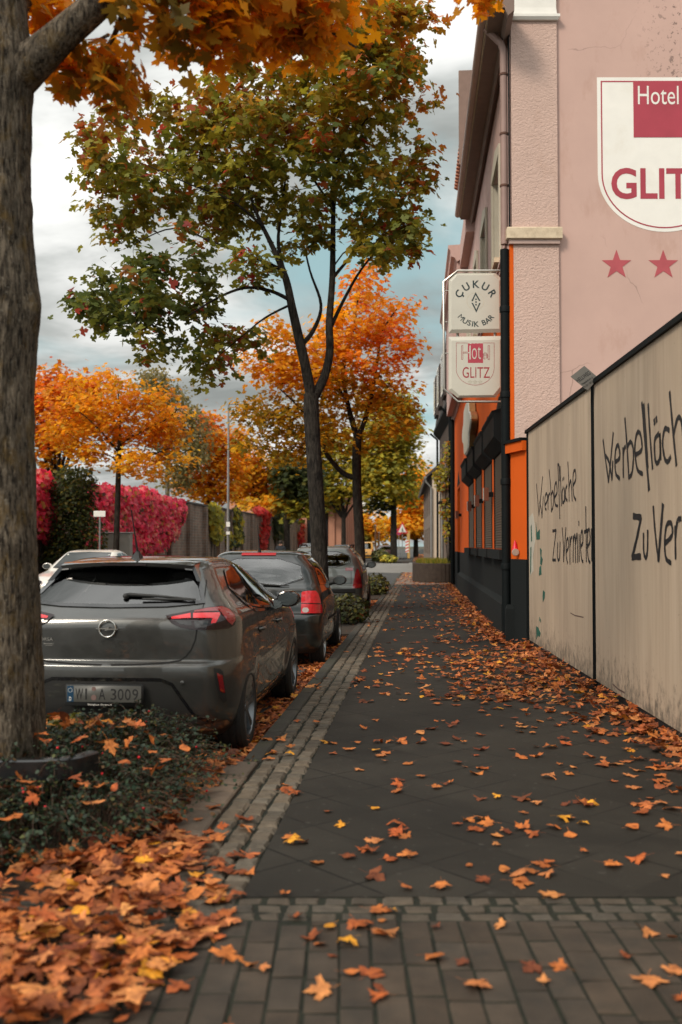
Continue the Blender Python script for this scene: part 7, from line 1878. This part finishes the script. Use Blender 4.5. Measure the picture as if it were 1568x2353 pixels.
GREENS = [(4, (.05, .06, .02)), (3, (.09, .09, .025)), (2, (.15, .13, .03))]
def bush(label, u, v, z, rx, rz_, n, size, seed, pal=GREENS, ry=None):
    c = P(u, v, z); c.z = max(rz_ * .75, .1)
    return leafy('shrub', label, 'shrub', V((c.x, c.y, 0)), [(c, (rx, ry or rx, rz_)), (c + V((rx * .5, 0, -.1 * rz_)), (rx * .6, rx * .6, rz_ * .8)), (c + V((-rx * .5, .2, 0)), (rx * .6, rx * .6, rz_ * .85))], n, size, pal, seed, LEAF_SIMPLE, None, [([V((c.x, c.y, -.02)), V((c.x + .1 * k, c.y, rz_)), V((c.x + .3 * k, c.y, rz_ * 1.4))], .02) for k in (-1, 0, 1)], m=M_SHRUB)
bush('loose green shrub at the foot of the orange maple, behind the third car', 862, 1345, 29.0, .42, .36, 700, .09, 81)
bush('low green shrub in the tree pit between the second and third cars', 800, 1388, 18.4, .40, .32, 700, .07, 82)
bush('tall dark clipped shrub at the foot of the far linden', 874, 1290, 86, .80, .62, 700, .22, 83)
bush('rounded low yellowish shrub in front of the clipped one', 893, 1290, 83.5, .75, .36, 500, .18, 84, YELGREEN)
# person walking away on the far side
q = P(645, 1330, 50); rootp = thing('person', 'person in dark jacket walking away along the far side of the road', 'person', (q.x, q.y, ROAD))
def skin_body():
    J = {'pel': (0, 0, .93, .15), 'waist': (0, .01, 1.08, .145), 'chest': (0, .02, 1.30, .175), 'neck': (0, .02, 1.47, .065), 'head': (0, .035, 1.60, .085), 'crown': (0, .03, 1.71, .075),
         'sl': (-.19, .02, 1.40, .075), 'el': (-.25, -.02, 1.13, .052), 'wl': (-.25, .07, .88, .036), 'hl': (-.25, .10, .79, .04), 'sr': (.19, .02, 1.40, .075), 'er': (.25, -.06, 1.13, .052), 'wr': (.26, -.05, .88, .036), 'hr': (.26, -.04, .79, .04),
         'hipl': (-.10, .0, .86, .10), 'kl': (-.10, .12, .48, .065), 'al': (-.10, .08, .08, .045), 'tl': (-.10, .24, .035, .04), 'hipr': (.10, .0, .86, .10), 'kr': (.10, -.05, .48, .065), 'ar': (.10, -.25, .13, .045), 'tr': (.10, -.14, .035, .04)}
    E = [('pel', 'waist'), ('waist', 'chest'), ('chest', 'neck'), ('neck', 'head'), ('head', 'crown'), ('chest', 'sl'), ('sl', 'el'), ('el', 'wl'), ('wl', 'hl'), ('chest', 'sr'), ('sr', 'er'), ('er', 'wr'), ('wr', 'hr'), ('pel', 'hipl'), ('hipl', 'kl'), ('kl', 'al'), ('al', 'tl'), ('pel', 'hipr'), ('hipr', 'kr'), ('kr', 'ar'), ('ar', 'tr')]
    ks = list(J); me = bpy.data.meshes.new('body'); me.from_pydata([J[k][:3] for k in ks], [(ks.index(a), ks.index(b)) for a, b in E], [])
    o = bpy.data.objects.new('body', me); COL.objects.link(o); md = o.modifiers.new('s', 'SKIN'); sv = me.skin_vertices[0].data
    for i, k in enumerate(ks): sv[i].radius = (J[k][3],) * 2; sv[i].use_root = (k == 'pel')
    o.modifiers.new('d', 'SUBSURF').levels = 2
    dg = bpy.context.evaluated_depsgraph_get(); new = bpy.data.meshes.new_from_object(o.evaluated_get(dg)); bpy.data.objects.remove(o); return new
bmesh_ = skin_body()
for m in (mat('dark jacket cloth', (.018, .022, .028), .9), mat('skin', (.42, .24, .17), .6), mat('dark trousers', (.02, .02, .025), .9)): bmesh_.materials.append(m)
for p in bmesh_.polygons: p.material_index = 1 if p.center.z > 1.49 or p.center.z < .84 and abs(p.center.x) > .2 else 2 if p.center.z < .86 else 0; p.use_smooth = True
link('body', bmesh_, rootp)
mb = MB(); mb.sphere((0, .0, 1.66), .105, 14, 9, (.92, 1.0, 1.0)); mb.build('hair', mat('dark hair', (.03, .022, .016), .8), rootp, smooth=True)
# ================================================================== foreground shrubs, tree guard rail, leaves
rail = thing('tree_guard', 'low black steel guard rail bent round the foot of the big trunk', 'guard rail', (base1.x, base1.y, 0))
mb = MB(); c = V((base1.x, base1.y, 0)); rings = []
path = [P(-420, 1740, 4.92), P(-200, 1740, 4.92), P(20, 1740, 4.92), P(100, 1740, 4.93), P(165, 1738, 4.98), P(215, 1735, 5.12)]
for p in path: p.z = .33
sp = smooth_path([(p, 0) for p in path], 6)
for i, (p, _) in enumerate(sp):
    d = (sp[min(i + 1, len(sp) - 1)][0] - sp[max(i - 1, 0)][0]).normalized(); s = V((d.y, -d.x, 0)); e = .034; b = .008
    rings.append([p + s * x + V((0, 0, z)) for x, z in ((-e, -.05), (e, -.05), (e, .05 - b), (e - b, .05), (-e + b, .05), (-e, .05 - b))])
mb.loft(rings); mb.build('rail', mat('glossy black steel', (.012, .013, .014), .22, var=.3, vscale=20, spec=.6), rail, world=True, smooth=30)
for p in (path[1], path[3], path[4]):
    mb = MB(); mb.box((p.x, p.y, .138), (.05, .05, .276)); mb.build('post', M_DARKMETAL, rail, world=True)

# cotoneaster: many arching twigs, small dark leaves, red berries
rng = np.random.default_rng(91); rr = random.Random(91)
def shrub(name, label, centres, ntw, per, size, pal, template, seed, berries=0, up=.55, group=None):
    rng = np.random.default_rng(seed); rr = random.Random(seed)
    c0 = centres[0][0]; t = thing(name, label, 'shrub', V((c0.x, c0.y, -.02)), 0, group)
    mb = MB(); pos, az, tl = [], [], []; tips = []
    w = [c[1] * c[2] * c[3] for c in centres]
    for k in range(ntw):
        c, rx, ry, h = rr.choices(centres, w)[0]
        a = rr.uniform(0, 2 * pi); r = sqrt(rr.random()); p0 = c + V((rx * r * cos(a), ry * r * sin(a), 0)); prof = (1 - r ** 2.4)
        ht = h * (.35 + .65 * prof) * rr.uniform(.75, 1.12); d = V((cos(a) * r + rr.uniform(-.4, .4), sin(a) * r + rr.uniform(-.4, .4), 0)) * rr.uniform(.08, .26)
        pts = [V((p0.x, p0.y, max(0, ht - .22))) - d * .5, p0 + d * .2 + V((0, 0, ht * .92)), p0 + d * .7 + V((0, 0, ht)), p0 + d * 1.25 + V((0, 0, ht * .96 - .02))]
        sp = [p for p, _ in smooth_path([(p, 0) for p in pts], 3)]
        mb.tube(sp, [.0028 - .0018 * i / len(sp) for i in range(len(sp))], 4, False)
        for j in range(per):
            q = rr.random() ** .8 * (len(sp) - 1); i = int(q); f = q - i; p = sp[i].lerp(sp[min(i + 1, len(sp) - 1)], f)
            pos.append((p.x + rr.gauss(0, .012), p.y + rr.gauss(0, .012), max(.0, p.z + rr.gauss(0, .010)))); az.append(rr.uniform(0, 2 * pi)); tl.append(abs(rr.gauss(.5, .5)))
        tips.append(sp[rr.randrange(len(sp) // 2, len(sp))])
    mb.build('twig', mat('reddish twig', (.06, .035, .022), .8), t, world=True)
    pos = np.array(pos); n = len(pos)
    col = palette(pal, n, rng, .3)
    tv, tf = flat_template(template, .2)
    leaf_mesh('foliage', [(tv, tf, pos, rot_matrices(rng.uniform(0, 6.28, n), np.array(tl), np.array(az)), size * rng.uniform(.6, 1.35, n), col)], M_SHRUB, t)
    for k in range(berries):
        p = tips[rr.randrange(len(tips))]
        mb = MB(); mb.sphere(p + V((rr.gauss(0, .02), rr.gauss(0, .02), rr.uniform(.0, .02))), .0065 * rr.uniform(.85, 1.2), 8, 6); mb.build('berry', M_BERRY, t, world=True, smooth=True)
    return t
M_BERRY = mat('red berry', (.52, .006, .014), .25, var=.1, spec=.5)
G = lambda u, v, h=0.0: EYE + ray(u, v)[0] * ((h - EYE.z) / ray(u, v)[0].z)
COTO = [(5, (.022, .040, .022)), (4, (.036, .056, .030)), (2, (.014, .026, .015)), (1.5, (.075, .078, .026)), (.6, (.12, .06, .02))]
shrub('cotoneaster_shrub', 'low dark cotoneaster with red berries and caught leaves in the foreground tree pit', [(V((-2.05, 5.15, 0)), .78, .82, .40), (V((-1.85, 5.7, 0)), .52, .62, .42), (V((-2.6, 5.0, 0)), .7, .8, .36), (V((-1.75, 4.75, 0)), .42, .45, .30), (V((-1.72, 6.05, 0)), .36, .36, .42), (V((-2.3, 4.55, 0)), .6, .45, .27)], 1500, 17, .021, COTO, LEAF_SIMPLE, 91, berries=80)
shrub('rose_shrub', 'taller yellowing shrub with round olive leaves growing behind the big trunk', [(V((-2.35, 6.05, 0)), .42, .30, .35), (V((-2.05, 6.15, 0)), .34, .26, .31)], 150, 16, .055, [(4, (.10, .095, .018)), (3, (.16, .13, .025)), (2, (.07, .075, .02)), (1, (.25, .17, .03))], outline_leaf([(0, 0), (.32, .15), (.46, .45), (.34, .8), (0, 1)]), 92)

# ---- fallen leaves
rl = random.Random(5)
SHAPES = [curled_template(MAPLE_FINE, rl, a) for a in (.20, .30, .42, .55, .65, .35, .75, .48)] + [curled_template(LEAF_SIMPLE, rl, a) for a in (.4, .7)] + [curled_template(MAPLE_MID, rl, a) for a in (.45, .8)]
FALL = [((5, (.48, .150, .040)), (4, (.56, .22, .075)), (3, (.38, .095, .026)), (2, (.24, .06, .022)), (1.2, (.62, .27, .025)), (1, (.16, .045, .02))),]
FALLP = list(FALL[0])
BROWNP = [(4, (.30, .085, .030)), (4, (.42, .13, .045)), (3, (.20, .055, .022)), (2, (.50, .18, .06)), (1, (.12, .038, .018)), (.8, (.55, .22, .035))]
def inframe(p):
    d = V(p) - EYE; fw0 = -d.x * sin(TH) + d.y * cos(TH); rt = d.x * cos(TH) + d.y * sin(TH)
    if fw0 < .5: return None
    fw = fw0 * cos(PITCH) + d.z * sin(PITCH); up = d.z * cos(PITCH) - fw0 * sin(PITCH)
    u = CU + FOC * rt / fw; v = CV - FOC * up / fw
    return (u, v, fw0) if -20 < u < 1588 and 0 < v < 2370 else None
for q_ in SHAPES: q_[0][:, 2] *= .62
class Litter:
    def __init__(s): s.items = []           # (pos, yaw, tilt, az, size, colour, shape, zone)
    def put(s, p, tilt, pal, zone, size=None, rng=random):
        s.items.append((tuple(p), rng.uniform(0, 2 * pi), abs(rng.gauss(0, tilt)), rng.uniform(0, 2 * pi), (size or rng.uniform(.050, .088)), pal, rng.randrange(len(SHAPES)), zone))
lit = Litter()
# scattered over the pavement
def scatter(x0, x1, y0, y1, n, zone, z=.004, tilt=.16, ok=lambda x, y: True, pal=FALLP, size=None):
    k = 0
    for _ in range(n * 6):
        if k >= n: break
        x, y = rl.uniform(x0, x1), rl.uniform(y0, y1)
        if ok(x, y): lit.put((x, y, z), tilt, pal, zone, size, rl); k += 1
def camz(x, y): return -x * sin(TH) + y * cos(TH)
def wall_x(y):                               # face of hoarding / hotel at this distance
    if y < F0.y: return F0.x + (y - F0.y) * HD.x / HD.y
    return (A0 + FD * (y - A0.y)).x - .12
def patchy(x, y, s=1.3): 
    return .5 + .5 * sin(x * 2.1 * s + 1.3 * sin(y * s * .9)) * cos(y * 1.3 * s + 1.7 * sin(x * s))
def clumped(n, x0, x1, y0, y1, zone, ok, pal=FALLP):
    """loose groups of one to four leaves"""
    k = 0
    while k < n:
        x, y = rl.uniform(x0, x1), rl.uniform(y0, y1)
        for _ in range(rl.choice((1, 1, 1, 2, 2, 3, 4))):
            px_, py_ = x + rl.gauss(0, .13), y + rl.gauss(0, .13)
            if ok(px_, py_): lit.put((px_, py_, .004 + rl.random() * .012), .20, pal, zone, rl.choice((rl.uniform(.03, .055), rl.uniform(.055, .082), rl.uniform(.055, .082))), rl)
            k += 1
clumped(84, -1.0, 1.9, 2.5, 3.95, 'brick', lambda x, y: camz(x, y) < 3.84)
clumped(150, -.72, 1.8, 4.1, 7.2, 'flags', lambda x, y: camz(x, y) > 3.9 and -.75 < x < wall_x(y))
clumped(290, -.72, 1.6, 7.2, 14, 'flags', lambda x, y: -.75 < x < wall_x(y))
clumped(420, -.72, 1.2, 14, 36, 'flags', lambda x, y: -.75 < x < wall_x(y))
clumped(26, -1.3, -.72, 3.9, 8, 'setts', lambda x, y: True); clumped(50, -1.2, -.75, 8, 36, 'setts', lambda x, y: True)
# drift along hoarding and hotel foot
def drift(n, y0, y1, width, zone, heap=.05):
    for _ in range(n):
        y = rl.uniform(y0, y1); d = min(rl.expovariate(1 / (width * .42)), width * 1.5) + .03
        w = wall_x(y); dens = .35 + .65 * (.5 + .5 * sin(y * 1.1 + .6) * sin(y * .47 + 1))
        if rl.random() > dens and d > .25: continue
        z = .006 + rl.random() * heap * max(0, 1 - d / (width * 1.1))
        lit.put((w - d, y, z), .42 if d < width * .6 else .22, BROWNP if rl.random() < .75 else FALLP, zone, rl.uniform(.045, .085), rl)
drift(330, 5.6, 8.5, .50, 'drift', .06); drift(620, 8.0, 14.6, .85, 'drift', .09); drift(1000, 14.6, 26, .62, 'drift', .11); drift(600, 26, 36, .45, 'drift', .06)
for _ in range(420):
    y = rl.uniform(9.2, 13.2); lit.put((rl.gauss(.80, .42), y, .006 + rl.random() * .03), .26, FALLP if rl.random() < .6 else BROWNP, 'drift', rl.uniform(.045, .08), rl)
# gutter and under the cars
for _ in range(2300):
    y = 6.5 + 29 * rl.random() ** 1.5; d = rl.expovariate(1 / .20)
    if d > 1.6: continue
    lit.put((-1.225 - d, y, ROAD + .006 + rl.random() * .05 * max(0, 1 - d / .5)), .35, BROWNP if rl.random() < .5 else FALLP, 'gutter', rl.uniform(.045, .085), rl)
for _ in range(500): lit.put((rl.uniform(-3.2, -1.25), rl.uniform(10.7, 12.3) if rl.random() < .5 else rl.uniform(15.4, 21), ROAD + .01 + rl.random() * .03), .35, BROWNP, 'gutter', None, rl)
# heap at the lower left, over paving and pit edge
HEAP = [(-40, 1985), (300, 1960), (430, 1890), (520, 1900), (590, 1960), (560, 2040), (520, 2120), (430, 2210), (330, 2290), (260, 2420), (-60, 2420)]
def in_poly(u, v, poly):
    c = False
    for i in range(len(poly)):
        (x1, y1), (x0, y0) = poly[i], poly[i - 1]
        if (y1 > v) != (y0 > v) and u < (x0 - x1) * (v - y1) / (y0 - y1) + x1: c = not c
    return c
k = 0
while k < 880:
    x, y = rl.uniform(-2.9, -.45), rl.uniform(2.4, 5.0); f = inframe((x, y, 0))
    u, v = (f[0], f[1]) if f else (None, None)
    if f is None:
        if rl.random() < .25 and camz(x, y) < 4.6 and x < -1.2: lit.put((x, y, .01 + rl.random() * .05), .4, FALLP, 'heap', None, rl); k += 1
        continue
    if in_poly(u, v, HEAP):
        edge = min(1, max(0, (560 - u) / 260)); 
        if rl.random() < (.15 + .85 * edge) * (.35 + .65 * patchy(x * 2.2, y * 2.2)): lit.put((x, y, .006 + rl.random() * .07 * edge), .15 + .22 * edge, FALLP if rl.random() < .5 else BROWNP, 'heap', rl.uniform(.050, .092), rl); k += 1
clumped(40, -1.4, -.1, 2.5, 4.2, 'brick', lambda x, y: camz(x, y) < 4.0)
# leaves caught in the shrub, around the pit edge
for _ in range(120):
    a, r = rl.uniform(0, 2 * pi), sqrt(rl.random()); x, y = -2.0 + .75 * r * cos(a), 5.25 + .95 * r * sin(a); lit.put((x, y, .30 + .14 * (1 - r * r) + rl.uniform(-.04, .05) - (.08 if y < 4.8 else 0)), .7, FALLP + [(2, (.62, .22, .02))], 'shrub', rl.uniform(.045, .08), rl)
for _ in range(170): lit.put((rl.gauss(-1.42, .10), rl.uniform(4.2, 6.6), .01 + rl.random() * .05), .5, BROWNP, 'heap', None, rl)
# paving beyond, opposite gutter
for _ in range(700): lit.put((rl.uniform(-1.1, 1.1), rl.uniform(35.5, 52), .008), .2, BROWNP if rl.random() < .5 else FALLP, 'far', rl.uniform(.06, .10), rl)
for _ in range(700): lit.put((rl.uniform(-1.0, 1.0), rl.uniform(84, 150), .01), .2, FALLP, 'far', rl.uniform(.10, .18), rl)

ZONES = {'brick': ('orange maple leaf lying flat on the foreground brick paving', 'loose leaves on the brick paving'),
 'flags': ('orange maple leaf lying loose on the dark pavement flags', 'loose leaves on the dark pavement flags'),
 'setts': ('orange maple leaf lying on the strip of granite setts', 'loose leaves on the sett strip'),
 'heap': ('maple leaf on top of the dense leaf heap before the shrub', 'leaves on top of the foreground heap'),
 'shrub': ('yellow or orange maple leaf caught in the dark cotoneaster', 'leaves caught in the cotoneaster'),
 'drift': ('brown orange maple leaf at the top of the drift along the hoarding', 'leaves on top of the hoarding drift')}
rest, cand = [], []
for it in lit.items:
    f = inframe(it[0])
    ok = f is not None and it[7] in ZONES and 10 < f[0] < 1560 and f[1] < 2345
    if ok and it[7] == 'heap' and it[0][2] < .042: ok = False
    if ok and it[7] == 'drift' and (it[0][2] < .03 or f[2] > 12): ok = False
    if ok and it[7] == 'shrub' and not (1640 < f[1] < 2000): ok = False
    (cand if ok else rest).append((f[2] if f else 99, it))
cand.sort(key=lambda c: c[0])
quota = {'brick': 60, 'flags': 105, 'setts': 16, 'heap': 70, 'shrub': 34, 'drift': 22}
chosen = []
for d, it in cand:
    if quota[it[7]] > 0: quota[it[7]] -= 1; chosen.append(it)
    else: rest.append((d, it))
prng = np.random.default_rng(8); LM = {}
for it in chosen:
    pos, yaw, tilt, az, size, pal, shp, zone = it
    ci = prng.integers(0, 7); key = (shp, ci, 'b' if pal is BROWNP else 'f')
    if key not in LM:
        tv, tf = SHAPES[shp]; me = bpy.data.meshes.new('fallen_leaf'); me.from_pydata([tuple(p) for p in tv], [], tf); me.materials.append(M_LITTER)
        c = palette(pal, 1, prng, .15)[0]; at = me.attributes.new('tint', 'FLOAT_COLOR', 'FACE'); at.data.foreach_set('color', [q for _ in tf for q in (*c, 1.0)])
        LM[key] = me
    o = bpy.data.objects.new('fallen_leaf', LM[key]); COL.objects.link(o)
    R = rot_matrices(np.array([yaw]), np.array([tilt]), np.array([az]))[0]
    o.location = pos; o.rotation_euler = Matrix(R.tolist()).to_euler(); o.scale = (size,) * 3
    lab, grp = ZONES[zone]; tag(o, lab, 'leaf', grp)
bt_ = {}
for d, it in rest: bt_.setdefault(it[6], []).append(it)
batches = []
for shp, its in bt_.items():
    tv, tf = SHAPES[shp]; n = len(its)
    col = np.concatenate([palette(i[5], 1, prng, .2) for i in its])
    batches.append((tv, tf, np.array([i[0] for i in its]), rot_matrices(np.array([i[1] for i in its]), np.array([i[2] for i in its]), np.array([i[3] for i in its])), np.array([i[4] for i in its]), col))
o = leaf_mesh('leaf_litter', batches, M_LITTER); tag(o, 'litter of brown and orange leaves drifted along walls, kerb and pavement', None, None, 'stuff')
